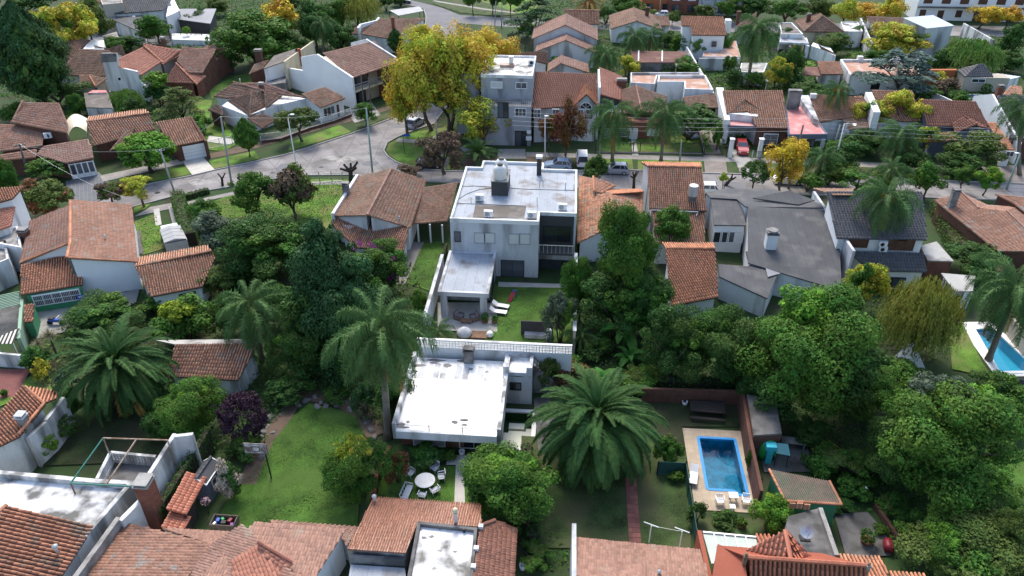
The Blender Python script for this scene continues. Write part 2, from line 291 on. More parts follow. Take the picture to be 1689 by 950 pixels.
class Fr: # a rectangle of the place: origin, axes, size
    def __init__(s,ang,z,pts,pre=None):
        s.a=R(ang);s.z=z;u=Vector((math.cos(s.a),math.sin(s.a),0));v=Vector((-u.y,u.x,0));s.u,s.v=u,v
        q=pre if pre else[P(p[0],p[1],p[2]if len(p)>2 else z)for p in pts];us=[p.dot(u)for p in q];vs_=[p.dot(v)for p in q]
        s.o=u*min(us)+v*min(vs_);s.W=max(us)-min(us);s.D=max(vs_)-min(vs_)
    def p(s,u,v,z):r=s.o+s.u*u+s.v*v;return Vector((r.x,r.y,z))
    def poly(s,i=0.):return[tuple(s.p(a,b,0))[:2]for a,b in((i,i),(s.W-i,i),(s.W-i,s.D-i),(i,s.D-i))]
    def side(s,k,i=0.): # origin, direction, outward normal
        return{'f':(s.p(i,i,0),s.u,-s.v),'b':(s.p(s.W-i,s.D-i,0),-s.u,s.v),'l':(s.p(i,s.D-i,0),-s.v,-s.u),'r':(s.p(s.W-i,i,0),s.v,s.u)}[k]
    def sub(s,u0,v0,u1,v1,z=None):
        f=Fr(math.degrees(s.a),z or s.z,None,[s.p(u0,v0,0),s.p(u1,v1,0),s.p(u0,v1,0)]);return f
class House:
    def __init__(s,name,label,cat,at_,group=None):
        s.root=thing(name,label,cat,at_,group);s.roofs={};s.force=None;s.tiles={};s.wallm={};s.inset=0.3;s.caps={}
        s.lod=1.if depth(s.root.location)<105 else 1.35
    def wall(s,mat,poly,z0,z1):s.wallm.setdefault(mat.name,MB()).prism([tuple(p)[:2]for p in poly],z0,z1)
    def wmb(s,mat):return s.wallm.setdefault(mat.name,MB())
    def plane(s,pts,sty='french',til='old',th=.14,parts=0):
        pts=[Vector(p)for p in pts];n=len(pts);nrm=Vector((0,0,0))
        for i in range(n):nrm+=pts[i].cross(pts[(i+1)%n])
        c=sum(pts,Vector((0,0,0)))/n;nrm.normalize()
        if abs(nrm.z)>.3:pts=[Vector((p.x,p.y,c.z-(nrm.x*(p.x-c.x)+nrm.y*(p.y-c.y))/nrm.z))for p in pts]
        sm=(underlay if sty in('barrel','big')else TIL.get(til))if til in TIL else MATS.get(til);s.slabmat=sm
        s.roofs.setdefault(sm.name,MB()).add([tuple(p)for p in pts]+[(p.x,p.y,p.z-th)for p in pts],[tuple(range(n)),tuple(range(n,2*n))[::-1]]+[(i,i+n,(i+1)%n+n,(i+1)%n)for i in range(n)])
        if sty is None:return
        tw,tl,th_,cov=STY[sty];tw*=s.lod;tl*=s.lod
        e=(pts[1]-pts[0]).normalized();nrm=Vector((0,0,0))
        for i in range(n):nrm+=pts[i].cross(pts[(i+1)%n])
        nrm.normalize()
        if nrm.z<0:nrm=-nrm
        e=(e-nrm*e.dot(nrm)).normalized();up=nrm.cross(e)
        if(cen(pts,sum(p.z for p in pts)/n)-pts[0]).dot(up)<0:up=-up
        A=np.array([((p-pts[0]).dot(e),(p-pts[0]).dot(up))for p in pts]);lo,hi=A[:,0].min(),A[:,0].max();nc=max(1,int(round((hi-lo)/tw)));tw=(hi-lo)/nc;cells=[]
        for k in range(nc):
            a=lo+(k+.5)*tw;bs=[]
            for i in range(n):
                p,q=A[i],A[(i+1)%n]
                if(p[0]-a)*(q[0]-a)<0:bs.append(p[1]+(q[1]-p[1])*(a-p[0])/(q[0]-p[0]))
            if len(bs)<2:continue
            b0,b1=min(bs),max(bs);nr=max(1,int(round((b1-b0)/tl)));L=(b1-b0)/nr
            for r in range(nr):cells.append((a,b0+r*L-(.05 if r==0 else 0),L))
        if not cells:return
        C=np.array(cells);m=len(C);C[:,0]+=rng.normal(0,.011,m);C[:,1]+=rng.normal(0,.014,m);lift=rng.uniform(0,.02,m)+.022+.018*np.sin(C[:,0]*1.3)*np.sin(C[:,1]*.9)
        hw=tw*cov/2;prof=np.array([(-1,0.),(-.6,1.),(.6,1.),(1,0.)])
        V=np.zeros((m,8,3));taper=.93
        for j,(x,z)in enumerate(prof):
            V[:,j,0]=C[:,0]+x*hw;V[:,j,1]=C[:,1];V[:,j,2]=z*th_+lift
            V[:,j+4,0]=C[:,0]+x*hw*taper;V[:,j+4,1]=C[:,1]+C[:,2]*1.06;V[:,j+4,2]=z*th_*.9+.002
        Bm=np.array([e,up,nrm]);Wd=V@Bm+np.array(pts[0])
        if parts:
            s.partlist=getattr(s,'partlist',[]);
            for i in range(m):s.partlist.append((Wd[i],til))
        else:s.tiles.setdefault(til,[]).append(Wd)
    def cap(s,a,b,til='old',r=.13):
        a,b=Vector(a),Vector(b);n=max(1,int((b-a).length/.42));d=(b-a)/n
        for i in range(n):
            mb=s.caps.setdefault(til,MB());p=a+d*i;mb.tube([p+Vector((0,0,.05)),p+d*1.06+Vector((0,0,.035))],[r,r*.88],6,True)
    def gable(s,fr,axis,ze,zr,sty='french',til='old',frac=.5,over=.3,wallmat=None,z0=0.,zel=None,zer=None,parts=0):
        # ridge along 'u' or 'v'; ze eave height (zel/zer for unequal eaves)
        wm=wallmat or white;a0=zel if zel is not None else ze;a1=zer if zer is not None else ze
        if axis=='u':
            y=fr.D*frac;q=[fr.p(0,0,a0),fr.p(fr.W,0,a0),fr.p(fr.W,y,zr),fr.p(0,y,zr)];r=[fr.p(fr.W,fr.D,a1),fr.p(0,fr.D,a1),fr.p(0,y,zr),fr.p(fr.W,y,zr)]
            prof=[(over,a0),(y,zr),(fr.D-over,a1)];mk=lambda t,z,w_:fr.p(w_,t,z);ws=(over,fr.W-over);span=fr.D;rid=(fr.p(0,y,zr),fr.p(fr.W,y,zr))
        else:
            x=fr.W*frac;q=[fr.p(0,fr.D,a0),fr.p(0,0,a0),fr.p(x,0,zr),fr.p(x,fr.D,zr)];r=[fr.p(fr.W,0,a1),fr.p(fr.W,fr.D,a1),fr.p(x,fr.D,zr),fr.p(x,0,zr)]
            prof=[(over,a0),(x,zr),(fr.W-over,a1)];mk=lambda t,z,w_:fr.p(t,w_,z);ws=(over,fr.D-over);span=fr.W;rid=(fr.p(x,0,zr),fr.p(x,fr.D,zr))
        s.plane(q,sty,til,parts=parts);s.plane(r,sty,til,parts=parts);s.cap(*rid,til)
        mb=s.wmb(wm);full=[(prof[0][0],z0)]+[(t,z-.10)for t,z in prof]+[(prof[2][0],z0)];n=5
        sl0=(zr-a0)/max(.1,(prof[1][0]));full[1]=(full[1][0],a0+sl0*over-.12);sl1=(zr-a1)/max(.1,span-prof[1][0]);full[3]=(full[3][0],a1+sl1*over-.12)
        mb.add([mk(t,z,ws[0])for t,z in full]+[mk(t,z,ws[1])for t,z in full],[(0,1,2,3,4),(9,8,7,6,5)]+[(i,i+5,(i+1)%5+5,(i+1)%5)for i in range(5)])
        return s
    def shed(s,fr,hi,zl,zh,sty='french',til='old',over=.3,wallmat=None,z0=0.,parts=0,walls=True): # hi: side at which it is high
        k={'b':(0,1,2,3),'l':(1,2,3,0),'f':(2,3,0,1),'r':(3,0,1,2)}[hi];c=[fr.p(0,0,0),fr.p(fr.W,0,0),fr.p(fr.W,fr.D,0),fr.p(0,fr.D,0)];q=[c[i].copy()for i in k]
        q[0].z=q[1].z=zl;q[2].z=q[3].z=zh;s.plane(q,sty,til,parts=parts)
        if walls:
            d=[Vector((*p,0))for p in fr.poly(over)];d=[d[i]for i in k];mb=s.wmb(wallmat or white);t=over/max(.5,(fr.D if hi in 'fb' else fr.W));a,b=zl+(zh-zl)*t-.13,zh-(zh-zl)*t-.13;hs=[a,a,b,b]
            mb.add([(p.x,p.y,z0)for p in d]+[(p.x,p.y,h)for p,h in zip(d,hs)],[(3,2,1,0),(4,5,6,7),(0,1,5,4),(1,2,6,5),(2,3,7,6),(3,0,4,7)])
        return s
    def hip(s,fr,ze,zr,rl=None,sty='french',til='old',over=.35,wallmat=None,z0=0.):
        c=[fr.p(0,0,ze),fr.p(fr.W,0,ze),fr.p(fr.W,fr.D,ze),fr.p(0,fr.D,ze)]
        if fr.W>=fr.D:
            k=fr.D/2 if rl is None else(fr.W-rl)/2;a,b=fr.p(k,fr.D/2,zr),fr.p(fr.W-k,fr.D/2,zr)
            pl=[[c[0],c[1],b,a],[c[2],c[3],a,b],[c[1],c[2],b],[c[3],c[0],a]];hl=[(c[0],a),(c[3],a),(c[1],b),(c[2],b)]
        else:
            k=fr.W/2 if rl is None else(fr.D-rl)/2;a,b=fr.p(fr.W/2,k,zr),fr.p(fr.W/2,fr.D-k,zr)
            pl=[[c[0],c[1],a],[c[2],c[3],b],[c[1],c[2],b,a],[c[3],c[0],a,b]];hl=[(c[0],a),(c[1],a),(c[2],b),(c[3],b)]
        for q in pl:s.plane(q,sty,til)
        for h in hl:s.cap(*h,til)
        if(a-b).length>.3:s.cap(a,b,til)
        s.wall(wallmat or white,fr.poly(over),z0,ze-.02);return s
    def flat(s,poly,z,mat,wallmat=None,par=.4,t=.22,z0=0.,capmat=None):
        poly=[tuple(p)[:2]for p in poly];s.wall(wallmat or white,poly,z0,z-.15);MB().prism(inset(poly,.02),z-.15,z).build('flat_roof',mat,s.root)
        if par:ring(MB(),poly,t,z-.152,z+par).build('parapet',capmat or wallmat or white,s.root)
        return s
    def win(s,fr,side,a,b,kind='glass',ins=None,fm=None,out=.0,nm=None,panes=2,rows=1):
        i=s.inset if ins is None else ins;o,d,nr=fr.side(side,i);pts=[]
        for q in(a,b):
            r=ray(*q);den=r.dot(nr);t=((o-Vector((0,0,CAM_H))).dot(nr)+CAM_H*0)/den;hit=Vector((0,0,CAM_H))+r*t;pts.append(((hit-o).dot(d),hit.z))
        u0,u1=sorted((pts[0][0],pts[1][0]));z0,z1=sorted((pts[0][1],pts[1][1]));s.winat(o,d,nr,u0,u1,max(.05,z0),z1,kind,fm,panes,rows,nm)
    def winuz(s,fr,side,u,z0,w_,h,kind='glass',ins=None,fm=None,panes=2,rows=1,nm=None):
        o,d,nr=fr.side(side,s.inset if ins is None else ins);s.winat(o,d,nr,u,u+w_,z0,z0+h,kind,fm,panes,rows,nm)
    def winat(s,o,d,nr,u0,u1,z0,z1,kind,fm=None,panes=2,rows=1,nm=None):
        def bx(mb,a,b,c,e,q0,q1):
            vs=[o+d*x+nr*y+Vector((0,0,z))for z in(c,e)for x,y in((a,q0),(b,q0),(b,q1),(a,q1))]
            mb.add(vs,[(3,2,1,0),(4,5,6,7),(0,1,5,4),(1,2,6,5),(2,3,7,6),(3,0,4,7)])
        fm=fm or(frame_w if kind in('glass','grille','shutter','garage')else frame_br);f=MB();t=min(.09,(u1-u0)*.12)
        bx(f,u0-t,u1+t,z1,z1+t,-.02,.075);bx(f,u0-t,u1+t,z0-t,z0,-.02,.085);bx(f,u0-t,u0,z0,z1,-.02,.07);bx(f,u1,u1+t,z0,z1,-.02,.07)
        name=nm or{'glass':'window','grille':'window','shutter':'window','wood':'door','garage':'garage_door','dark':'window','brownshut':'window','opening':'doorway'}[kind]
        if kind in('glass','grille','dark'):
            for k in range(1,panes):x=u0+(u1-u0)*k/panes;bx(f,x-.025,x+.025,z0,z1,-.01,.055)
            for k in range(1,rows):z=z0+(z1-z0)*k/rows;bx(f,u0,u1,z-.025,z+.025,-.01,.053)
        fo=f.build(name,fm,s.root)
        pm={'glass':glass,'grille':glass,'dark':glass,'shutter':shutter,'wood':frame_br,'garage':shutter,'brownshut':frame_br,'opening':iron}[kind]
        if kind in('glass','grille','dark'):
            for k in range(panes):
                x0=u0+(u1-u0)*k/panes+(.025 if k else 0);x1=u0+(u1-u0)*(k+1)/panes-(.025 if k<panes-1 else 0);m=MB();bx(m,x0,x1,z0,z1,-.03,.022);m.build('pane',pm,fo)
            if kind=='grille':
                g=MB();n=max(2,int((u1-u0)/.16))
                for k in range(n+1):x=u0+(u1-u0)*k/n;bx(g,x-.012,x+.012,z0,z1,.10,.125)
                for k in range(3):z=z0+(z1-z0)*k/2;bx(g,u0,u1,z-.015,z+.015,.09,.10)
                g.build('bars',frame_w if fm is frame_w else iron,fo)
        elif kind=='garage':
            n=4
            for k in range(n):
                za,zb=z0+(z1-z0)*k/n+.02,z0+(z1-z0)*(k+1)/n-.02;m=MB();bx(m,u0,u1,za,zb,-.03,.03);m.build('door_panel',frame_w,fo)
        else:
            m=MB();bx(m,u0,u1,z0,z1,-.03,.03);m.build({'shutter':'shutter','wood':'door_leaf','brownshut':'shutter','opening':'gate_leaf'}[kind],pm,fo)
    def chimney(s,pos,z0,z1,w_,d,mat=None,capm=None,rz=0.,nm='chimney'):
        c=MB().box((pos[0],pos[1],z0),(w_,d,z1-z0),rz).build(nm,mat or brick,s.root);k=MB().box((pos[0],pos[1],z1+.002),(w_+.16,d+.16,.1),rz)
        for a,b in((-1,-1),(1,-1),(1,1),(-1,1)):
            q=Matrix.Rotation(rz,3,'Z')@Vector((a*(w_/2-.08),b*(d/2-.08),0));k.box((pos[0]+q.x,pos[1]+q.y,z1+.1),(.1,.1,.16),rz)
        k.box((pos[0],pos[1],z1+.26),(w_+.1,d+.1,.07),rz);k.build('chimney_cap',capm or conc,c)
    def vent(s,pos,z0,h=.6,r=.07):MB().tube([(pos[0],pos[1],z0-.1),(pos[0],pos[1],z0+h)],[r,r],8).lathe((pos[0],pos[1],z0+h),[(r*2,0),(r*2,.08),(.01,.2)],8).build('vent_pipe',galv,s.root,smooth=True)
    def done(s):
        for k,mb in s.wallm.items():mb.build('wall',MATS[k],s.root)
        for k,mb in s.roofs.items():mb.build('roof',s.force or MATS[k],s.root)
        off=np.array(rootloc(s.root));F4=[[0,1,5,4],[1,2,6,5],[2,3,7,6],[3,2,1,0]]
        for til,L in s.tiles.items():link(quads_mesh('roof_tiles',np.concatenate(L)-off,TIL[til],8,F4),'roof_tiles',s.root,kind='stuff')
        if getattr(s,'partlist',None):
            pl=sorted(s.partlist,key=lambda q:depth(Vector(q[0].mean(0)))+(1e3 if not seen(q[0].mean(0))else 0));rest={};rooto=s.root;cache={}
            for i,(V,til)in enumerate(pl):
                if i<300:
                    c=V.mean(0);e=Vector(V[2]-V[1]).normalized();up=Vector(V[5]-V[1]);up=(up-e*up.dot(e)).normalized();nr=e.cross(up);key=(til,round(np.linalg.norm(V[3]-V[0]),2),round(float(np.linalg.norm(V[5]-V[1])),2))
                    if key not in cache:
                        Bm=np.array([e,up,nr]).T;cache[key]=quads_mesh('tile',((V-c)@Bm)[None],TIL[til],8,F4)
                    o=bpy.data.objects.new('tile',cache[key]);col.objects.link(o);o.parent=rooto;m=Matrix((e,up,nr)).transposed().to_4x4();m.translation=Vector(c)-Vector(off);o.matrix_local=m
                else:rest.setdefault(til,[]).append(V)
            for til,L in rest.items():link(quads_mesh('roof_tiles',np.array(L)-off,TIL[til],8,F4),'roof_tiles',s.root,kind='stuff')
        for til,mb in s.caps.items():mb.build('ridge_tiles',TIL[til],s.root,kind='stuff')
        return s.root
def seen(p):
    v=Vector(p)-Vector((0,0,CAM_H));x=v.x*CY_+v.y*SY_;y=-v.x*SY_+v.y*CY_;d=y*CT-v.z*ST;up=y*ST+v.z*CT
    return d>0 and abs(x/d*FPX)<850 and abs(up/d*FPX)<480
# ------------------------------------------------------------------ plants
def leaves(C,N,size,asp=.6,jit=.5,r=rng):
    # C centres (n,3), N preferred normals (n,3): one small folded leaf spray per centre
    n=len(C);N=N+r.normal(0,jit,(n,3));N/=np.linalg.norm(N,axis=1)[:,None]+1e-9;T=r.normal(0,1,(n,3));T-=N*(T*N).sum(1)[:,None];T/=np.linalg.norm(T,axis=1)[:,None]+1e-9;B=np.cross(N,T)
    s=size*np.exp(r.normal(-.08,.36,(n,1)));V=np.stack([C-T*s*.5,C+B*s*asp*.5+N*s*.08,C+T*s*.5,C-B*s*asp*.5+N*s*.08],1);return V
def unit(n,r):
    v=r.normal(0,1,(n,3));return v/np.linalg.norm(v,axis=1)[:,None]
def crown_mesh(name,kind,n,size,seed): # about one unit in radius, centred on the origin; size relative to the radius
    r=np.random.default_rng(seed);up=np.array([0,0,.35])
    if kind in('dense','loose','shrub','ball','autumn'):
        k={'dense':70,'loose':46,'shrub':60,'ball':90,'autumn':60}[kind];d=unit(k,r);d[:,2]=np.where(d[:,2]<-.55,-d[:,2],d[:,2])
        lo,hi,cr={'dense':(.45,.86,.27),'loose':(.3,.95,.25),'shrub':(.45,.85,.26),'ball':(.78,.84,.18),'autumn':(.25,.92,.22)}[kind]
        cc=d*r.uniform(lo,hi,(k,1));cs=cr*r.uniform(.6,1.3,k);bump_=1+.13*np.sin(3*d[:,0]+seed)*np.cos(4*d[:,1]+2*seed)if kind!='ball' else 1.;cc=cc*np.reshape(bump_,(-1,1))if kind!='ball' else cc
        if kind=='autumn':cc[:,2]*=1.05;
        if kind in('dense','loose','autumn','shrub'):
            nl={'dense':13,'loose':8,'autumn':8,'shrub':7}[kind];ld=unit(nl,r);ld[:,2]=ld[:,2]*.8;lc=ld*r.uniform(.45,.72,(nl,1));lr=r.uniform(.28,.52,nl);j=r.integers(0,nl,k);cc=lc[j]+unit(k,r)*(lr[j]*r.uniform(.55,1.0,k))[:,None];cc[:,2]=np.maximum(cc[:,2],-.72);cs=cs*.92
        w_=cs**2;i=r.choice(k,n,p=w_/w_.sum());q=unit(n,r);rad=cs[i][:,None]*r.uniform(.35,1.05,(n,1))**.5;C=cc[i]+q*rad*np.array([1,1,.8 if kind!='autumn' else 1.5]);N=q*.9+C*.4+up
        return leaves(C,N,size,.62,.55,r)
    if kind=='cypress':
        h=r.beta(1.25,1.35,n)*2-1;t=r.uniform(0,2*np.pi,n);k=16;pt=r.uniform(0,2*np.pi,(60,));ph=r.uniform(-1,1,60)
        R_=np.clip((1-np.abs(np.clip(h,-1,1))**2.1)*.92,.04,1)*np.clip(1.12-.35*h,.5,1.5)*.8;lump=1+.16*np.sin(t*5+h*9+seed)+.12*np.sin(t*9-h*14);rr=R_*lump*r.uniform(.62,1.05,n)
        C=np.stack([rr*np.cos(t),rr*np.sin(t),h],1);N=np.stack([np.cos(t),np.sin(t),np.full(n,.45)],1);return leaves(C,N,size,.55,.45,r)
    if kind=='cedar':
        k=17;C=[];N=[]
        for j in range(k):
            z=-.75+1.7*(j/k);L=(1.05-.62*max(0,z+.2))*r.uniform(.75,1.1);t=j*2.4+r.uniform(-.4,.4);m=n//k;f=r.uniform(.15,1,m)**.6;wd=.30*(1.1-f*.6)*r.normal(0,.6,m)
            x=f*L;C.append(np.stack([x*np.cos(t)-wd*np.sin(t),x*np.sin(t)+wd*np.cos(t),z+.10*np.sin(f*3)-.08*f+r.normal(0,.025,m)],1))
        C=np.concatenate(C);return leaves(C,np.tile([0,0,1.],(len(C),1)),size,.5,.4,r)
    if kind=='willow':
        k=n//22;d=unit(k,r);d[:,2]=np.abs(d[:,2]);top=d*np.array([.86,.86,.75])*r.uniform(.6,1.1,(k,1))+np.array([0,0,.15]);C=[];N=[]
        for j in range(k):
            L=r.uniform(.35,1.0);f=np.linspace(0,1,22);o=d[j]*np.array([1,1,0])*.22;a=r.uniform(-.05,.05,2);c=top[j]+np.outer(np.sqrt(f),o)+np.outer(f,[a[0],a[1],-L]);C.append(c+r.normal(0,.018,(22,3)));N.append(np.tile(d[j]*np.array([1,1,.2])+np.array([0,0,.2]),(22,1)))
        C=np.concatenate(C);N=np.concatenate(N);n_=len(C);T=np.tile([0,0,-1.],(n_,1))+r.normal(0,.25,(n_,3));T/=np.linalg.norm(T,axis=1)[:,None];B=np.cross(T,N);B/=np.linalg.norm(B,axis=1)[:,None]+1e-6
        s=size*r.uniform(.7,1.3,(n_,1));return np.stack([C-T*s*.7,C+B*s*.22,C+T*s*.7,C-B*s*.22],1)
CR={}
def crown(kind,var,matname,tier):
    key=(kind,var,matname,tier)
    if key not in CR:
        n,size={('dense','L'):(62000,.038),('dense','M'):(13000,.08),('dense','S'):(3000,.15),('loose','L'):(30000,.042),('loose','M'):(8000,.08),('loose','S'):(1900,.15),('autumn','L'):(14000,.046),('autumn','M'):(7000,.085),('autumn','S'):(2600,.13),
          ('shrub','L'):(9000,.09),('shrub','M'):(3800,.13),('shrub','S'):(1500,.18),('ball','M'):(5000,.1),('ball','S'):(2500,.13),('ball','L'):(7000,.085),('cypress','L'):(40000,.05),('cypress','M'):(7000,.12),('cypress','S'):(3000,.17),
          ('cedar','L'):(8500,.06),('cedar','M'):(7000,.08),('willow','L'):(22000,.065),('willow','M'):(12000,.085)}[(kind,tier)]
        bk=('V',kind,var,tier)
        if bk not in CR:CR[bk]=crown_mesh(kind,kind,n,size,11+var*17+len(kind)*3)
        bm=('M',kind,var,tier)
        if bm not in CR:CR[bm]=quads_mesh('crown',CR[bk],LF['mid'])
        CR[key]=(CR[bm],LF[matname])
    return CR[key]
KIND_N=[0]
def tree(label,cx,cy,w_,h_,kind,leaf,zb=1.2,name='tree',cat='tree',group=None,trunk=bark,var=None,tier=None,limbs=5,shrubby=False,sink=0.,base=None,mix=None,tr_r=None):
    # cx, cy, w_, h_: where the crown shows in the photograph (pixels); zb: height of the crown's underside
    if kind in('dense','loose')and zb<2.6:zb*=.6
    zc=zb+2.;rz=2.
    for _ in range(12):
        c=P(cx,cy,zc);d=depth(c);r=w_*d/FPX/2*(1.1 if kind in('dense','loose','autumn','shrub')else 1.);de=math.asin((CAM_H-zc)/(c-Vector((0,0,CAM_H))).length);hh=h_*d/FPX/2
        rz=math.sqrt(max((hh**2-(r*math.sin(de))**2),(.45*r*math.cos(de))**2))/math.cos(de);rz=min(rz,2.6*r);zc=zb+rz
    KIND_N[0]+=1;v=KIND_N[0]%2 if var is None else var
    if tier is None:px_=max(w_,h_);tier='L' if px_>105 else 'M' if px_>42 else 'S'
    if kind in('cedar','willow')and tier=='S':tier='M'
    b=P(*base)if base else Vector((c.x,c.y,0));root=thing(name,label,cat,(b.x,b.y,0),group)
    t=MB();tr=tr_r or max(.06,min(.34,r*.075));top=zc+rz*.2;off=Vector((c.x-b.x,c.y-b.y,0))
    rr=random.Random(KIND_N[0])
    if not shrubby:
        k1=Vector((rr.uniform(-.1,.1)*r,rr.uniform(-.1,.1)*r,zb*.6+.2));fork=off*.8+Vector((0,0,zb+rz*.35))
        t.tube([Vector((b.x,b.y,-.1)),Vector((b.x,b.y,.12)),Vector((b.x,b.y,0))+k1+off*.35,Vector((b.x,b.y,0))+fork],[tr*1.5,tr*1.1,tr*.85,tr*.6],8)
        for i in range(limbs):
            a=6.283*i/limbs+rr.uniform(-.4,.4);q=off+Vector((math.cos(a)*r*.62,math.sin(a)*r*.62,zc+rz*rr.uniform(-.1,.55)));s0=k1.lerp(fork,rr.uniform(.35,.95))+off*.35*0;mid=s0.lerp(q,.5)+Vector((0,0,rz*.12))
            t.tube([Vector((b.x,b.y,0))+s0,Vector((b.x,b.y,0))+mid,Vector((b.x,b.y,0))+q],[tr*.5,tr*.33,tr*.1],5)
    else:
        for i in range(limbs):
            a=6.283*i/limbs+rr.uniform(-.4,.4);q=Vector((c.x+math.cos(a)*r*.5,c.y+math.sin(a)*r*.5,zc+rz*rr.uniform(-.2,.4)));t.tube([Vector((b.x+math.cos(a)*.1,b.y+math.sin(a)*.1,-.05)),Vector((b.x,b.y,0)).lerp(q,.5)+Vector((0,0,.1)),q],[tr*.6,tr*.4,tr*.12],5)
    t.build('trunk' if not shrubby else 'stems',trunk,root,smooth=True)
    rot=KIND_N[0]*1.7
    link(crown(kind,v,leaf,tier),'crown' if not shrubby else 'foliage',root,(c.x-b.x,c.y-b.y,zc),rot,(r,r,rz))
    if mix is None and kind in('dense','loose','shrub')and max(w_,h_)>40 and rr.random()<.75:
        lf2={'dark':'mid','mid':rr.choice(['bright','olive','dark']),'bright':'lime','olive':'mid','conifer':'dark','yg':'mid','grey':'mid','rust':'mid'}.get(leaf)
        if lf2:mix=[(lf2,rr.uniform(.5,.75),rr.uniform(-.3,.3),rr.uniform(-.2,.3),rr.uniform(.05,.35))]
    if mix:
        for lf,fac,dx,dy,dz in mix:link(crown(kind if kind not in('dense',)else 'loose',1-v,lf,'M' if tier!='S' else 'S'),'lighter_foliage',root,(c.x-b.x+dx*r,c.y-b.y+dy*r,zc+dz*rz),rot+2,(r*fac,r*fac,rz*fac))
    return root
def shrub(label,cx,cy,w_,h_,leaf='mid',kind='shrub',zb=.05,name='shrub',cat='shrub',group=None,**k):
    return tree(label,cx,cy,w_,h_,kind,leaf,zb,name,cat,group,shrubby=True,**k)
# palms ---------------------------------------------------------------
FRD={}
def frond(kind,e0,lf):
    key=(kind,e0,lf)
    if key in FRD:return FRD[key]
    r=np.random.default_rng(int(e0+200)+len(kind));nseg=11
    curl={'phoenix':1.45,'queen':1.95,'date':1.2}[kind];el=R(e0);p=np.zeros(3);pts=[p.copy()];dirs=[]
    for i in range(nseg):
        a=el-curl*((i+.5)/nseg)**1.35*(1.0 if e0>-20 else.6);a=max(a,R(-86));d=np.array([math.cos(a),0,math.sin(a)]);p=p+d/nseg;pts.append(p.copy());dirs.append(d)
    pts=np.array(pts);V=[];nl={'phoenix':64,'queen':66,'date':50}[kind]
    for s in(-1,1):
        for k in range(nl):
            f=.13+.86*k/nl;x=f*nseg;i=min(int(x),nseg-1);q=pts[i]+(pts[i+1]-pts[i])*(x-i);d=dirs[i];side=np.array([0,s,0.]);nn=np.cross(d,side)*s;nn=nn if nn[2]>=0 else-nn
            if kind=='queen':
                L=.24*math.sin(math.pi*min(1,f*.75+.2))**.7*r.uniform(.7,1.2);t1=side*.7+d*.45+nn*r.uniform(-.7,.7);m=q+t1*L*.38;e=m+(side*.25+d*.35-np.array([0,0,1.])*1.0)*L*.75;wdt=.0058
            else:
                L=(.135 if kind=='phoenix' else.2)*math.sin(math.pi*min(1,f*.72+.24))**.8*r.uniform(.8,1.15);t1=side*.66+d*.62+nn*r.uniform(.25,.6);m=q+t1*L*.55;e=m+(side*.62+d*.7+nn*.02-np.array([0,0,.25]))*L*.5;wdt=.0086
            wv=d*wdt;V.append([q-wv*.8,q+wv*.8,m+wv,m-wv]);V.append([m-wv,m+wv,e+wv*.25,e-wv*.25])
    for i in range(nseg):
        wr=.012*(1-i/nseg)+.003;y=np.array([0,wr,0]);V.append([pts[i]-y,pts[i]+y,pts[i+1]+y*.9,pts[i+1]-y*.9])
    FRD[key]=quads_mesh('frond',np.array(V),LF[lf]);return FRD[key]
def palm(label,cx,cy,zc,L,kind='queen',n=26,lf=None,group=None,base=None,elev=(78,-35),name='palm_tree',r0=.2,fruit=False,crownshaft=False):
    c=P(cx,cy,zc);b=P(*base)if base else Vector((c.x,c.y,0));root=thing(name,label,'palm',(b.x,b.y,0),group);lf=lf or{'queen':'palmq','phoenix':'palm','date':'palm'}[kind]
    k=9;pts=[];rad=[]
    for i in range(k+1):
        f=i/k;q=Vector((b.x,b.y,-.1)).lerp(c,f)+Vector(((c.x-b.x),(c.y-b.y),0))*.10*math.sin(f*math.pi);pts.append(q);rad.append(r0*(1.35-.45*f if i else 1.7)*(1 if i%2 else 1.05))
    rad[-1]=r0*1.1;MB().tube(pts,rad,10).build('trunk',barkp,root,smooth=True)
    bulb=MB();bulb.ball((c.x,c.y,c.z-.25-r0*1.6),(r0*1.45,r0*1.45,r0*2.2),10,7);bulb.build('crown_base',barkp,root,smooth=True)
    if fruit:
        V=[];rr=np.random.default_rng(3)
        for a in range(5):
            q=unit(60,rr)*.28+np.array([math.cos(a*1.3+3.6)*r0*3,math.sin(a*1.3+3.6)*r0*3,-.1]);V.append(leaves(q,unit(60,rr),.16,.7))
        link(quads_mesh('fruit_cluster',np.concatenate(V),LF['orangef']),'fruit_cluster',root,(c.x-b.x,c.y-b.y,c.z))
    rr=random.Random(int(cx*7+cy));es=[elev[0]+(elev[1]-elev[0])*(i/(n-1))**.85 for i in range(n)]
    for i,e in enumerate(es):
        e+=rr.uniform(-9,9);el=int(round(e/13)*13);me=frond(kind,el,'palmold' if(i>=n-2 and kind=='queen')or(kind=='phoenix' and n>60 and i>n*.93 and rr.random()<.6)else lf);sc_=L*rr.uniform(.8,1.1)*(1.if i>n*.12 else.72)
        o=bpy.data.objects.new('frond',me);col.objects.link(o);o.parent=root;o.location=(c.x-b.x,c.y-b.y,c.z+.15-.25*i/n);o.rotation_euler=(rr.uniform(-.22,.22),0,i*2.39996+rr.uniform(-.2,.2));o.scale=(sc_,sc_*1.0,sc_)
    return root
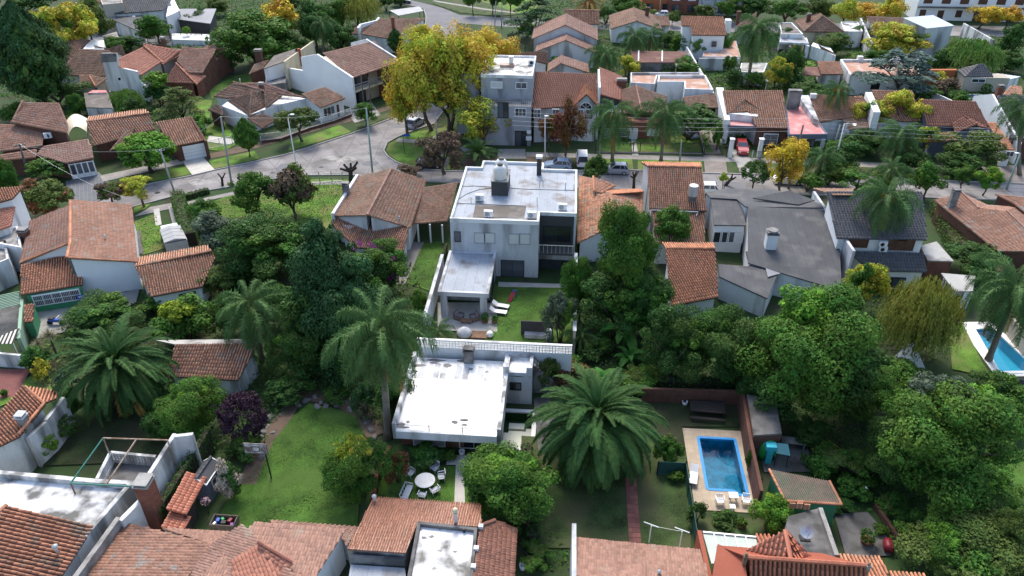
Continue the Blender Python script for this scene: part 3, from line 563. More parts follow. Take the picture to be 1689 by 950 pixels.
# ------------------------------------------------------------------ the setting
ZS=[0.004]
def sheet(name,pts,mat,fr='p',z=None,kind='structure',holes=(),world=False,lift=0.):
    if z is None:ZS[0]+=.0018;z=ZS[0]
    poly=[Vector((p[0],p[1],z))for p in(pts if world else[P(q[0],q[1],0)for q in px(fr,*pts)])]
    ls=[poly]+[[Vector((q[0],q[1],z))for q in h]for h in holes];flat=[v for l in ls for v in l];tri=tessellate_polygon(ls);c=cen(poly)
    me=bpy.data.meshes.new(name);fs=[]
    for t in tri:
        a,b,d=(flat[i]for i in t);fs.append(tuple(t)if(b-a).cross(d-a).z>0 else tuple(t)[::-1])
    me.from_pydata([v-c for v in flat],[],fs);me.materials.append(mat);o=bpy.data.objects.new(name,me);col.objects.link(o);o.location=c;return tag(o,kind=kind)
def slab(name,pts,mat,fr='p',z0=-.1,z1=.11,world=False,kind='structure'):
    poly=[tuple(p)[:2]for p in(pts if world else[P(q[0],q[1],z1)for q in px(fr,*pts)])];return MB().prism(poly,z0,z1).build(name,mat,None,cen(poly),kind=kind)
def ortho(pts):
    q=[[p[0],p[1]]for p in pts];n=len(q)
    for i in range(n):
        a,b=q[i],q[(i+1)%n];k=1 if abs(a[0]-b[0])>abs(a[1]-b[1])else 0;b[k]=a[k]
    return[tuple(p)for p in q]
def rnd(poly,r=.3):
    out=[];n=len(poly)
    for i in range(n):
        a,b,c=(Vector(poly[(i+k-1)%n][:2])for k in range(3));p=b+(a-b).normalized()*min(r,(a-b).length*.4);q=b+(c-b).normalized()*min(r,(c-b).length*.4)
        for t in(0,.33,.67,1):out.append(tuple(p*(1-t)**2+b*2*t*(1-t)+q*t*t))
    return out
poolA=rnd(ortho(W2('q11',.1,(888,284),(1078,296),(1146,572),(1075,572),(1062,549),(934,543))),.35)
poolB=ortho(W2('c3',.1,(752,548),(1018,548),(1015,842),(735,842)))
poolC=W2('q8',.1,(985,690),(1090,680),(1330,905),(1110,910))
poolD=ortho(W2('b2',.1,(1145,845),(1335,850),(1290,890),(1180,890)))
HOLES=[inset(q,.12)for q in(poolA,poolB,poolC,poolD)]
gx=[(-900,-60),(900,-60),(900,1500),(-900,1500)]
ground=sheet('ground',gx,soil,z=0.,holes=HOLES,world=True)
road_lo=[(20,445),(150,366),(219,342),(288,324),(378,309),(440,297),(501,290),(575,289),(690,299),(760,302),(950,310),(1200,318),(1541,327),(1689,332),(1900,338)]
road_hi=[(1900,312),(1689,304),(1646,302),(1560,299),(1400,292),(1224,288),(1160,286),(1032,281),(900,283),(790,282),(735,283),(690,279),(656,269),(640,259),(633,249),(639,236),(655,227),(683,215),(715,205),(745,165),(752,100),(752,38),(815,41),(832,44)]
far=[tuple(P(832,44))[:2],(20,179.5),(150,181),(150,190),(20,189),tuple(P(832,30))[:2]]
road_up=[(809,28),(758,25),(729,13),(710,8),(676,0),(600,-20),(590,-8),(650,4),(671,8),(699,15),(703,28),(694,120),(676,183),(661,190),(580,221),(540,234),(494,249),(470,256),(430,265),(355,281),(318,290),(252,303),(190,322),(118,348),(10,415)]
gp=lambda L:[tuple(P(*q))[:2]for q in L]
roadpoly=gp(road_lo)+gp(road_hi)+far+gp(road_up)
sheet('road',roadpoly,roadm,world=True,z=.02)
sheet('asphalt_road',gp([(590,-8),(650,4),(671,8),(699,15),(703,28),(700,60),(752,60),(752,38),(832,44),(832,30),(809,28),(758,25),(729,13),(710,8),(676,0),(600,-20)]),asph,world=True,z=.026)
def kerb(pts,world=False):
    q=pts if world else gp(pts);mb=MB()
    for a,b in zip(q[:-1],q[1:]):
        d=(Vector(b)-Vector(a));n=Vector((-d.y,d.x)).normalized()*.09;mb.prism([(a[0]+n.x,a[1]+n.y),(b[0]+n.x,b[1]+n.y),(b[0]-n.x,b[1]-n.y),(a[0]-n.x,a[1]-n.y)],0,.16)
    mb.build('kerb',kerbm,None,cen(q),kind='structure')
kerb(road_lo);kerb(road_hi[:-2]);kerb(road_up[5:])
def path(name,pts,wdt,mat,z=None,fr='p'):
    q=[Vector((p[0],p[1]))for p in W2(fr,0,*pts)];l=[];r_=[]
    for i in range(len(q)):
        d=(q[min(i+1,len(q)-1)]-q[max(i-1,0)]).normalized();n=Vector((-d.y,d.x))*wdt/2;l.append(tuple(q[i]+n));r_.append(tuple(q[i]-n))
    return sheet(name,l+r_[::-1],mat,world=True,z=z)
# verges and footpaths
sheet('verge',[(965,282),(1045,282),(1042,258),(955,258)],grassB);sheet('verge',[(1052,282),(1160,285),(1157,262),(1052,258)],grassB)
sheet('verge',[(1200,285),(1222,287),(1213,266),(1200,264)],grassC);sheet('verge',[(870,281),(945,281),(940,258),(868,258)],soilb)
sheet('verge',[(1555,298),(1580,299),(1576,276),(1545,275)],grassC);sheet('verge',[(1235,287),(1545,297),(1540,278),(1240,268)],grassC)
sheet('driveway',[(1163,286),(1200,286),(1196,257),(1160,256)],drivem);sheet('footpath',[(868,258),(1240,268),(1240,261),(868,251)],walk);sheet('footpath',[(1240,268),(1689,286),(1689,278),(1240,260)],walk)
sheet('driveway',[(1652,302),(1700,304),(1690,272),(1630,274)],drivem);sheet('driveway',[(1162,255),(1190,255),(1172,215),(1152,215)],drivem);sheet('lawn',[(1165,252),(1176,252),(1163,222),(1157,222)],grassB)
sheet('lawn',[(990,253),(1042,253),(1040,232),(985,232)],grassA);sheet('lawn',[(1052,253),(1158,255),(1150,222),(1050,230)],grassB);sheet('garden_path',[(1043,256),(1053,256),(1048,226),(1041,226)],slabm)
sheet('driveway',[(820,262),(868,262),(866,246),(822,246)],walk);sheet('verge',[(768,281),(822,281),(820,262),(760,262)],soilb);sheet('driveway',[(1222,288),(1240,288),(1235,250),(1205,246)],conc)
sheet('footpath',[(404,250),(430,243),(500,222),(580,200),(660,176),(655,171),(575,193),(497,214),(425,235),(345,254),(300,262),(305,270),(350,261)],soilb)
sheet('verge',[(352,279),(428,262),(420,249),(345,266)],grassB);sheet('verge',[(476,249),(580,218),(560,206),(478,236)],grassB);sheet('verge',[(585,215),(650,193),(640,186),(587,204)],grassC)
sheet('verge',[(250,300),(318,287),(310,274),(240,288)],grassB);sheet('driveway',[(318,290),(355,281),(334,258),(300,265)],slabm);sheet('driveway',[(118,345),(195,318),(163,284),(108,300)],pavgrey);sheet('footpath',[(165,290),(300,262),(305,270),(170,300)],walk);sheet('driveway',[(585,203),(628,190),(612,168),(570,182)],conc)
isl=[(692,278),(658,267),(643,257),(637,248),(642,237),(657,229),(690,217),(735,210),(745,225),(742,280)]
sheet('verge',isl,grassB);path('footpath',[(655,231),(700,235),(735,222)],1.4,walk);path('footpath',[(700,278),(745,235),(780,255)],1.6,walk);sheet('driveway',[(692,279),(735,282),(742,262),(712,262)],concd)
# gardens, from the street towards the camera
sheet('lawn',[(318,350),(370,325),(470,303),(520,296),(575,297),(566,318),(548,362),(535,385),(440,400),(400,372),(335,362)],grassB);path('footpath',[(310,336),(400,316),(500,303),(580,302)],1.0,walk)
sheet('lawn',[(222,366),(258,352),(272,410),(236,421)],grassB);sheet('verge',[(220,352),(240,345),(250,336),(222,341)],grassB);sheet('driveway',[(222,358),(300,341),(296,333),(248,342)],walk);path('driveway_track',[(258,345),(262,372)],.7,slabm);path('driveway_track',[(282,340),(290,370)],.7,slabm);path('stone_path',[(226,382),(232,420)],.8,stone)
sheet('lawn',[(335,215),(365,195),(395,235),(370,250),(345,248)],grassB);sheet('lawn',[(375,130),(420,118),(425,140),(365,152),(350,165),(345,150)],grassA);sheet('lawn',[(320,165),(350,165),(345,200),(325,205)],grassB);sheet('lawn',[(100,185),(125,178),(140,205),(110,215)],grassA)
sheet('lawn',[(691,404),(735,398),(712,482),(672,468)],grassA);sheet('garden_path',[(680,400),(700,400),(668,470),(640,470)],stone)
sheet('lawn',[(800,470),(948,470),(945,566),(800,566)],grassA);sheet('patio',[(722,500),(820,500),(820,548),(722,546)],slabm);sheet('patio',[(822,466),(948,470),(948,476),(822,474)],slabm)
sheet('lawn',[(510,667),(559,676),(590,690),(600,712),(590,870),(350,878),(372,832),(400,800),(436,750),(452,722),(480,690)],grassA);path('earth_path',[(492,650),(470,688),(440,725),(425,755),(408,800)],1.4,soilb);path('earth_path',[(494,648),(560,662),(600,682),(620,720)],1.6,soilb)
sheet('lawn',[(632,770),(770,770),(775,850),(615,850)],grassA);sheet('garden_path',[(738,752),(800,752),(800,768),(765,768),(768,860),(748,860),(752,768),(736,768)],slabm)
sheet('lawn',[(860,720),(1130,735),(1140,905),(860,905)],grassC);path('brick_path',[(1040,790),(1048,905)],.85,paver)
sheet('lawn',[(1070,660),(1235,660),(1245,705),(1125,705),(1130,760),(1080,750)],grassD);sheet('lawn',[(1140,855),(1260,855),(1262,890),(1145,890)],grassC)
sheet('lawn',[(1590,770),(1700,740),(1700,860),(1600,850)],grassA);sheet('lawn',[(1565,560),(1585,530),(1620,600),(1640,625),(1570,610)],grassB)
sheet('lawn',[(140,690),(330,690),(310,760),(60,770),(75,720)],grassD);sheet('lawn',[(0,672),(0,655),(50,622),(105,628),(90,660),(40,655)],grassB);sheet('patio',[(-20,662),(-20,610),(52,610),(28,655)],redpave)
sheet('patio',[(60,560),(50,500),(135,478),(230,480),(225,500),(145,540)],conc);sheet('patio',[(-20,560),(-20,500),(35,490),(34,560)],concd);sheet('patio',[(1375,850),(1430,846),(1460,880),(1470,918),(1395,920)],concd);sheet('patio',[(1250,730),(1330,730),(1340,780),(1260,780)],concd)
sheet('lawn',[(770,-15),(900,-15),(880,25),(770,14)],grassB);sheet('verge',[(712,6),(768,-6),(860,24),(820,27),(760,22)],grassC);path('footpath',[(715,2),(800,16),(850,22)],1.2,walk);sheet('lawn',[(1325,105),(1345,95),(1345,110),(1325,112)],grassB);sheet('lawn',[(1385,95),(1412,88),(1420,96),(1390,100)],grassB)
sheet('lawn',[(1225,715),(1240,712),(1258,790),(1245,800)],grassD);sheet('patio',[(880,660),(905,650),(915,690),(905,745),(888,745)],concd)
sheet('patio',[(60,60),(360,60),(400,78),(300,78)],asph);sheet('forecourt',[(1085,145),(1145,145),(1150,118),(1075,118)],conc);sheet('patio',[(345,225),(392,232),(380,240),(342,235)],slabm)
# swimming pools
def pool(label,outer,shell,rimw,rimmat,wat,dep=1.3,wl=-.12,floor=None,steps=None):
    c=cen(outer);root=thing('swimming_pool',label,'pool',(c.x,c.y,0));m=MB();ring(m,outer,rimw,-.05,.09);m.build('coping',rimmat,root)
    inn=inset(outer,rimw-.02);b=MB();n=len(inn);ar=sum(inn[i][0]*inn[(i+1)%n][1]-inn[(i+1)%n][0]*inn[i][1]for i in range(n))
    b.add([(p[0],p[1],.04)for p in inn]+[(p[0],p[1],-dep)for p in inn],[((i+1)%n,i,i+n,(i+1)%n+n)for i in range(n)]+[tuple(range(n,2*n))]);b.build('basin',shell,root)
    if floor:floor(root)
    if wat:
        t=[Vector((p[0],p[1],wl))for p in inset(outer,rimw-.04)];mb=MB();ti=tessellate_polygon([t]);mb.add(t,[x if(t[x[1]]-t[x[0]]).cross(t[x[2]]-t[x[0]]).z>0 else x[::-1]for x in ti]);mb.build('water',wat,root)
    return root
pool('rectangular bright blue swimming pool with a notched corner on a sandstone deck',poolA,poolteal,.24,poolblue,water,1.2)
dk=Fr(0,0,px('q11',(835,250),(1180,640),(880,655)));deck_o=ortho(W2('q11',0,(833,250),(1100,265),(1188,655),(885,655)))
sheet('pool_deck',deck_o,sandst,world=True,z=.06,holes=[inset(poolA,.1)])
ZB=[inset(poolB,.4)]
def floorB(root):
    f=Fr(0,0,None,[Vector((*p,0))for p in poolB]);MB().prism([tuple(f.p(a,b,0))[:2]for a,b in((f.W*.12,.42),(f.W-.42,.42),(f.W-.42,f.D*.62),(f.W*.72,f.D*.62),(f.W*.72,f.D*.55),(f.W*.25,f.D*.55),(f.W*.25,f.D*.5),(f.W*.12,f.D*.5))],-1.1,-.42).build('shallow_step',poolcream,root);MB().prism([tuple(f.p(a,b,0))[:2]for a,b in((f.W*.25,f.D*.6),(f.W*.68,f.D*.6),(f.W*.68,f.D*.74),(f.W*.25,f.D*.74))],-1.1,-.40).build('bench_step',poolcream,root)
pool('half empty green pool with pale floor beside the white roofed pool house',poolB,poolgreen,.38,coping,None,1.0,floor=floorB)
pool('turquoise pool with rounded steps and white surround under a leaning palm',poolC,poolpale,.35,coping,waterp,1.2,floor=lambda r:(MB().lathe((*tuple(P(1604,552,0))[:2],-1.0),[(1.75,0),(1.75,.35),(1.3,.36),(1.3,.6),(.9,.61),(.9,.8)],20).build('round_step',poolpale,r)))
sheet('pool_surround',W2('q8',0,(918,668),(1070,665),(1240,800),(1360,925),(1100,925)),coping,world=True,z=.05,holes=[inset(poolC,.1)])
pool('small blue pool beside the beige house with the dark hipped roof',poolD,poolblue,.25,coping,water,1.)

# wear on the street: joints, patches, drains, stains
for i,t in enumerate([(252,303,288,324),(300,293,330,318),(345,283,372,310),(392,273,420,300),(440,262,470,293),(490,250,530,289),(538,235,590,288),(580,221,640,288),(620,207,645,240),(660,190,684,214),(960,283,958,310),(1010,282,1011,312),(1065,283,1070,314),(1120,284,1128,316),(1180,287,1192,318),(1240,289,1256,320),(1310,292,1330,322),(1400,293,1424,324),(1480,297,1510,326),(1560,300,1594,328),(1640,303,1676,331)]):path('road_joint',[t[:2],t[2:]],.07,concd,z=.024)
path('road_joint',[(200,328),(300,306),(400,288),(520,268),(620,240),(650,222)],.07,concd,z=.0238);path('road_joint',[(930,296),(1150,300),(1400,308),(1689,317)],.07,concd,z=.0238)
for k,(x,y,a,b)in enumerate(((330,300,2.2,1.2),(470,278,1.6,2.4),(560,262,3.,1.4),(610,270,1.5,1.1),(1090,300,3.4,1.3),(1210,306,2.,1.5),(1500,310,3.2,1.2),(660,208,1.6,1.2))):
    c=P(x,y);sheet('road_patch',[(c.x+a*math.cos(t*.785)*random.uniform(.8,1),c.y+b*math.sin(t*.785)*random.uniform(.8,1))for t in range(8)],asph if k%2 else conc,world=True,z=.0228)
for x,y in((450,285),(530,276),(1130,306),(260,318)):c=P(x,y);MB().lathe((c.x,c.y,.02),[(.01,0),(.36,0),(.34,.012),(.01,.013)],14).build('manhole_cover',iron,None,(c.x,c.y,.02),kind='structure')
# ------------------------------------------------------------------ houses
def under(h,pts,mat,over=.3,z0=0.,th=.15):
    pts=[Vector(p)for p in pts];n=len(pts);pl=[(p.x,p.y)for p in pts];ins=inset(pl,over);nrm=Vector((0,0,0))
    for i in range(n):nrm+=pts[i].cross(pts[(i+1)%n])
    c=sum(pts,Vector((0,0,0)))/n;zs=[c.z-(nrm.x*(q[0]-c.x)+nrm.y*(q[1]-c.y))/nrm.z-th for q in ins];ar=sum(ins[i][0]*ins[(i+1)%n][1]-ins[(i+1)%n][0]*ins[i][1]for i in range(n))
    if ar<0:ins=ins[::-1];zs=zs[::-1]
    h.wmb(mat).add([(q[0],q[1],z0)for q in ins]+[(q[0],q[1],z)for q,z in zip(ins,zs)],[tuple(range(n))[::-1],tuple(range(n,2*n))]+[(i,(i+1)%n,(i+1)%n+n,i+n)for i in range(n)])
def rp(h,fr,pts,sty='french',til='old',wall=None,over=.3,z0=0.,parts=0,th=.14):
    q=W3(fr,*pts);h.plane(q,sty,til,th,parts)
    if wall:under(h,q,wall,over,z0)
    return q
def rs(h,fr,ze,slope,pts,sty='french',til='old',wall=None,over=.3): # first two points: the eave; the rest lie on the slope rising from it
    q=px(fr,*pts);a,b=P(q[0][0],q[0][1],ze),P(q[1][0],q[1][1],ze);e=(b-a).normalized();up=Vector((-e.y,e.x,0))
    if(P(*q[2][:2],ze+1)-a).dot(up)<0:up=-up
    n=e.cross(Vector((up.x,up.y,slope))).normalized();out=[a,b]
    for p in q[2:]:r=ray(*p[:2]);t=(a-Vector((0,0,CAM_H))).dot(n)/r.dot(n);out.append(Vector((0,0,CAM_H))+r*t)
    h.plane(out,sty,til)
    if wall:under(h,out,wall,over)
    return out
def H(label,at_,name='house',cat='house',group=None,fr='p'):
    p=W2(fr,0,at_)[0];return House(name,label,cat,(p.x,p.y,0),group)
def wallface(h,a,b,z0,z1,mat,t=.2,nm='boundary'): # straight wall between two ground points
    a,b=Vector(a),Vector(b);d=(b-a);d.z=0;n=Vector((-d.y,d.x,0)).normalized()*t/2;return MB().prism([(a+n)[:2],(b+n)[:2],(b-n)[:2],(a-n)[:2]],z0,z1)
def wall(label,fr,pts,z1,mat,t=.2,z0=0.,name='garden_wall',cat='wall',group=None,ztop=True,cap=None):
    q=W2(fr,z1 if ztop else 0,*pts);m=MB()
    for a,b in zip(q[:-1],q[1:]):
        d=b-a;n=Vector((-d.y,d.x,0)).normalized()*t/2;e=d.normalized()*t*.49*0;m.prism([(a+n-e)[:2],(b+n+e)[:2],(b-n+e)[:2],(a-n-e)[:2]],z0,z1)
    c=cen(q);root=thing(name,label,cat,(c.x,c.y,0),group);m.build('wall',mat,root)
    if cap:
        k=MB()
        for a,b in zip(q[:-1],q[1:]):
            d=b-a;n=Vector((-d.y,d.x,0)).normalized()*(t/2+.05);k.prism([(a+n)[:2],(b+n)[:2],(b-n)[:2],(a-n)[:2]],z1+.002,z1+.07)
        k.build('coping',cap,root)
    return root
# --- the white flat roofed house in the middle
h=H('large two storey white flat roofed house with two water tanks on its roof',(845,470));ZW=6.8
poly=ortho(W2('c1',ZW+.3,(45,600),(795,628),(795,550),(1106,553),(1113,200),(830,197),(832,140),(332,128),(332,178),(190,178)))
h.flat(poly,ZW,membsil,lightgrey,.32,.22,capmat=white)
fW=Fr(0,ZW,None,[Vector((*p,0))for p in poly]);xs=[p[0]for p in poly];yF=min(p[1]for p in poly);xm=poly[1][0];yR=poly[2][1]
fl=Fr(0,ZW,None,[Vector((min(xs),yF,0)),Vector((xm,yF+8,0))]);frr=Fr(0,ZW,None,[Vector((xm,yR,0)),Vector((max(xs),yR+8,0))]);h.inset=0
for a,b in(((265,722),(345,802)),((348,722),(428,802)),((548,730),(632,812)),((635,730),(718,812))):h.win(fl,'f',*px('c1',a,b),kind='shutter',fm=greypl)
h.win(fl,'f',*px('c1',(100,712),(148,790)),kind='dark',fm=darkwall,panes=1);h.win(fl,'f',*px('c2',(700,45),(870,170)),kind='dark',fm=darkwall,panes=2)
MB().prism([(xm+.02,yR-.05),(max(xs)-.25,yR-.05),(max(xs)-.25,yR-.002),(xm+.02,yR-.002)],3.2,ZW-.1).build('dark_cladding',darkwall,h.root)
h.win(Fr(0,ZW,None,[Vector((xm,yR-.05,0)),Vector((max(xs),yR+8,0))]),'f',*px('c1',(835,668),(1050,790)),kind='dark',fm=iron,panes=2)
MB().prism([(xm+.01,yF),(max(xs)-.22,yF),(max(xs)-.22,yR-.06),(xm+.01,yR-.06)],3.0,3.2).build('balcony_floor',darkwall,h.root)
m=MB();m.bar((xm,yF+.05,4.2),(max(xs)-.2,yF+.05,4.2),.05)
for i in range(9):x=xm+.1+(max(xs)-.4-xm)*i/8;m.bar((x,yF+.05,3.2),(x,yF+.05,4.2),.035)
m.build('balcony_railing',galv,h.root);h.win(Fr(0,0,None,[Vector((xm,yR-.05,0)),Vector((max(xs),yR+8,0))]),'f',*px('c2',(980,40),(1250,185)),kind='dark',fm=darkwall,panes=3)
MB().prism([(p.x,p.y)for p in W2('c1',ZW,(270,490),(690,503),(672,600),(250,592))],ZW+.004,ZW+.03).build('grey_roof_patch',feltb,h.root)
for a in((420,0),(0,0)):pass
# patio wing
wx0,wx1=P(722,482,3).x,P(806,485,3).x;wy0=P(760,484,3).y;MB().prism([(wx0,wy0),(wx1,wy0),(wx1,yF-.01),(wx0,yF-.01)],2.75,3.0).build('wing_roof',membsil,h.root)
ring(MB(),[(wx0-.02,wy0-.02),(wx1+.02,wy0-.02),(wx1+.02,yF-.012),(wx0-.02,yF-.012)],.3,2.62,3.12).build('parapet',lightgrey,h.root)
MB().prism([(wx0+.1,wy0+3.2),(wx1-.1,wy0+3.2),(wx1-.1,yF-.02),(wx0+.1,yF-.02)],0,2.74).build('wing_wall',greypl,h.root)
for x in(wx0+.2,wx1-.9):MB().prism([(x,wy0+.05),(x+.7,wy0+.05),(x+.7,wy0+.4),(x,wy0+.4)],0,2.6).build('column',lightgrey,h.root)
h.winat(Vector((wx1-.1,yF-6,0)),Vector((0,1,0)),Vector((1,0,0)),.5,3.5,.1,2.2,'dark',darkwall,2)
h.done()
# --- pool house with the bright roof
h=H('low white pool house with a glaring worn white flat roof and brick front',(735,745));f=Fr(0,2.9,px('c3',(55,695),(745,712),(215,215),(750,230)));h.inset=0
f2=f.sub(0,1.3,f.W,f.D);h.wall(brick,f2.poly(0),0,2.3);MB().prism(f.poly(),2.3,2.9).build('flat_roof',poolroof,h.root)
for a,b,z in(((-.3,-.02),(0,f.D),3.55),((f.W,-.02),(f.W+.32,f.D),3.5)):MB().prism([tuple(f.p(*q,0))[:2]for q in((a[0],a[1]),(b[0],a[1]),(b[0],b[1]),(a[0],b[1]))],1.9,z).build('parapet',oldwhite,h.root)
MB().prism([tuple(f.p(*q,0))[:2]for q in((.01,-.24),(f.W-.01,-.24),(f.W-.01,-.002),(.01,-.002))],2.15,2.93).build('fascia',white,h.root)
for q in(.33,.66):MB().bar(f.p(f.W*q,.0,2.93),f.p(f.W*q,.02,3.5),.05).build('post',iron,h.root)
MB().bar(f.p(0,.0,3.45),f.p(f.W,.0,3.45),.02).build('wire',iron,h.root)
for k,(a,b)in enumerate((((175,738),(245,815)),((247,740),(316,818)),((318,742),(386,820)))):h.win(f2,'f',*px('c3',a,b),kind='shutter')
h.win(f2,'f',*px('c3',(490,757),(680,862)),kind='dark',fm=frame_w,panes=2,nm='glass_door');MB().prism([tuple(f2.p(*q,0))[:2]for q in((f.W*.52,-.05),(f.W*.645,-.05),(f.W*.645,-.002),(f.W*.52,-.002))],0,2.2).build('timber_panel',deckw,h.root)
for(a,b,w_,d_)in((.56,.13,.8,.5),(.66,.16,.9,.35),(.66,.10,.7,.25),(.03,.06,.9,.5),(.10,.10,.4,.3),(.2,.93,.9,.35),(.35,.9,1.,.6),(.62,.86,.5,.35),(.8,.83,.4,.3),(.06,.03,1.2,.3)):
    z=2.9;pts=[]
    for k in range(9):t=6.283*k/9;q=.6+.4*random.random();pts.append(tuple(f.p(f.W*a+math.cos(t)*w_*q*.5,f.D*b+math.sin(t)*d_*q*.6,0))[:2])
    MB().prism(pts,z-.02,z+.004+random.random()*.002).build('peeling_patch',rubble,h.root)
for i_ in range(11):
    u_=f.W*(.06+i_*.08);MB().prism([tuple(f.p(*e,0))[:2]for e in((u_,f.D*.71),(u_+f.W*.07,f.D*.71),(u_+f.W*.07,f.D*random.uniform(.86,.97)),(u_,f.D*random.uniform(.86,.97)))],2.88,2.9022).build('roof_strip',(lightgrey,membrane,lightgrey)[i_%3],h.root)
for a,b,w_ in((.22,.97,2.2),(.55,.975,1.8),(.03,.88,1.5)):pts=[tuple(f.p(f.W*a+math.cos(.7*k)*w_*random.uniform(.3,.6),f.D*b+math.sin(.7*k)*.3*random.uniform(.4,1),0))[:2]for k in range(9)];MB().prism(pts,2.88,2.9062).build('dirt_patch',rubble,h.root)
for q in(.70,):MB().prism([tuple(f.p(*e,0))[:2]for e in((0,f.D*q),(f.W,f.D*q),(f.W,f.D*q+.05),(0,f.D*q+.05))],2.9,2.905).build('roof_seam',concd,h.root)
h.chimney(P(*px('c3',(552,235,2.9))[0]),2.9,4.2,.85,.55,rubble,concd);h.done()
# tower, stair
h=H('small grey two storey pool changing tower with a roof terrace and stair',(853,665));f=Fr(0,0,px('c3',(785,515),(978,518)));f=f.sub(0,0,f.W,2.9);h.inset=0;zt=3.2
h.flat(f.poly(),zt,membold,lightgrey,.0);m=MB();ring(m,f.poly(),.3,zt-.01,zt+.35)
for u in(0,f.W-.5):m.prism([tuple(f.p(*q,0))[:2]for q in((u,-.01),(u+.5,-.01),(u+.5,.5),(u,.5))],zt,zt+.95)
m.build('parapet',lightgrey,h.root);h.win(f,'f',*px('c3',(836,378),(902,422)),kind='dark',fm=iron,panes=2)
st=MB()
for i in range(12):st.prism([tuple(f.p(*q,0))[:2]for q in((f.W+.05+i*.22,1.6),(f.W+.27+i*.22,1.6),(f.W+.27+i*.22,2.7),(f.W+.05+i*.22,2.7))],0,3.1-i*.25)
st.build('stair',conc,h.root);rl=MB();a=f.p(f.W+.05,1.6,4.1);b=f.p(f.W+2.7,1.6,1.2);rl.bar(a,b,.05);rl.bar(a-Vector((0,0,.5)),b-Vector((0,0,.5)),.04)
for i in range(9):p=a.lerp(b,i/8);rl.bar(p,p-Vector((0,0,1.0)),.035)
rl.build('stair_railing',iron,h.root);h.done()
# --- house with the long shallow gable left of it
h=H('brown tiled gable house with a barrel tiled veranda and bougainvillea below',(640,400))
rp(h,'a5',[(775,605,3.3),(915,195,3.3),(610,95,5.2),(400,500,5.2)],'french','brown',white)
rp(h,'a5',[(315,165,3.6),(120,505,3.6),(400,500,5.2),(610,95,5.2)],'french','brown',white);h.cap(*W3('a5',(610,95,5.25),(400,500,5.25)),'pink',.16)
q=rp(h,'a5',[(720,815,2.3),(300,770,2.3),(95,600,2.6),(110,505,3.3),(760,605,3.3)],'barrel','mixed');under(h,W3('a5',(735,800,2.2),(420,760,2.2),(150,560,3.2),(755,610,3.2)),white,.3)
rp(h,'a5',[(1095,548,2.6),(790,575,2.6),(890,260,3.4),(1185,215,3.4)],'french','brown');q=W2('a5',0,(850,735),(955,740),(1060,745),(790,700))
for p in q:MB().box((p.x,p.y,0),(.18,.18,2.5)).build('post',white,h.root)
g=W3('a5',(240,548,4.2),(290,548,3.6));
a,b=W3('a5',(315,160,3.7),(100,500,3.7));d=(b-a).normalized();n=Vector((-d.y,d.x,0))*.16;MB().prism([(a+n)[:2],(b+n)[:2],(b-n)[:2],(a-n)[:2]],0,3.95).build('side_parapet',whiteclean,h.root)
h.chimney(W3('a5',(222,330,3.4))[0],3.2,4.9,.75,.6,rubble,conc);h.vent(W3('a5',(680,545,3.8))[0],3.7,.5);h.done()
# --- house right of the white one: red hipped, worn
h=H('worn orange tiled house with a broken ridge next to the white flat roofed house',(985,400))
rp(h,'b5',[(85,518,3.4),(95,160,3.4),(178,133,5.0),(185,225,5.0),(290,240,5.0),(298,460,4.2)],'french','mixed',white);rp(h,'b5',[(320,190,3.6),(235,235,4.6),(185,225,5.0),(178,133,5.0)],'french','mixed',white)
rp(h,'b5',[(470,480,3.4),(490,225,3.6),(290,240,5.0),(298,460,4.6)],'french','mixed',white);rp(h,'b5',[(475,215,3.4),(230,222,4.0),(290,245,5.02),(490,228,4.4)],'barrel','orange')
h.cap(*W3('b5',(180,135,5.05),(185,225,5.05)),'orange');h.cap(*W3('b5',(290,240,5.05),(298,400,5.0)),'orange')
f=Fr(0,3.2,px('b5',(90,520),(260,480)));h.inset=0;h.winat(Vector((f.p(0,0,0).x,P(*px('b5',(90,640))[0]).y,0)),Vector((1,0,0)),Vector((0,-1,0)),.2,1.5,1.3,2.2,'dark',iron,2);h.done()
# --- tall red barrel roof house with water tank
h=H('tall orange barrel tiled house with a steel water tank on its slope',(1120,400));q=rp(h,'b5',[(880,345,4.6),(525,332,4.6),(515,70,7.0),(848,78,7.0)],'barrel','mixed',white)
rp(h,'b5',[(475,48,6.1),(840,50,6.1),(848,78,7.0),(515,70,7.0)],'barrel','orange',white);h.cap(*W3('b5',(515,70,7.05),(848,78,7.05)),'orange')
rp(h,'b5',[(866,545,2.9),(560,545,2.9),(540,345,4.3),(868,350,4.3)],'barrel','mixed',white)
hm_=h;h=H('orange barrel tiled outhouse in front of the tall tiled house',(1140,480),'outhouse','outhouse');rp(h,'b5',[(948,880,2.6),(660,925,2.6),(625,575,4.5),(930,578,4.5)],'barrel','orange',white);rp(h,'b5',[(605,545,4.0),(920,545,4.0),(930,578,4.5),(625,575,4.5)],'barrel','orange');h.cap(*W3('b5',(625,575,4.55),(930,578,4.55)),'orange');h.done();h=hm_
p=W3('b5',(790,265,5.4))[0]
tk=MB().lathe((p.x,p.y,5.7),[(.02,0),(.55,.02),(.55,1.25),(.5,1.32),(.02,1.36)],18);tk.build('water_tank',galv,h.root,smooth=False);MB().box((p.x,p.y,4.9),(.8,.8,.8)).build('tank_stand',concd,h.root);MB().tube(W3('b5',(535,340,4.5),(825,352,4.5))+W3('b5',(815,375,4.3)),[.06]*3,6).build('gutter',frame_w,h.root);h.done()
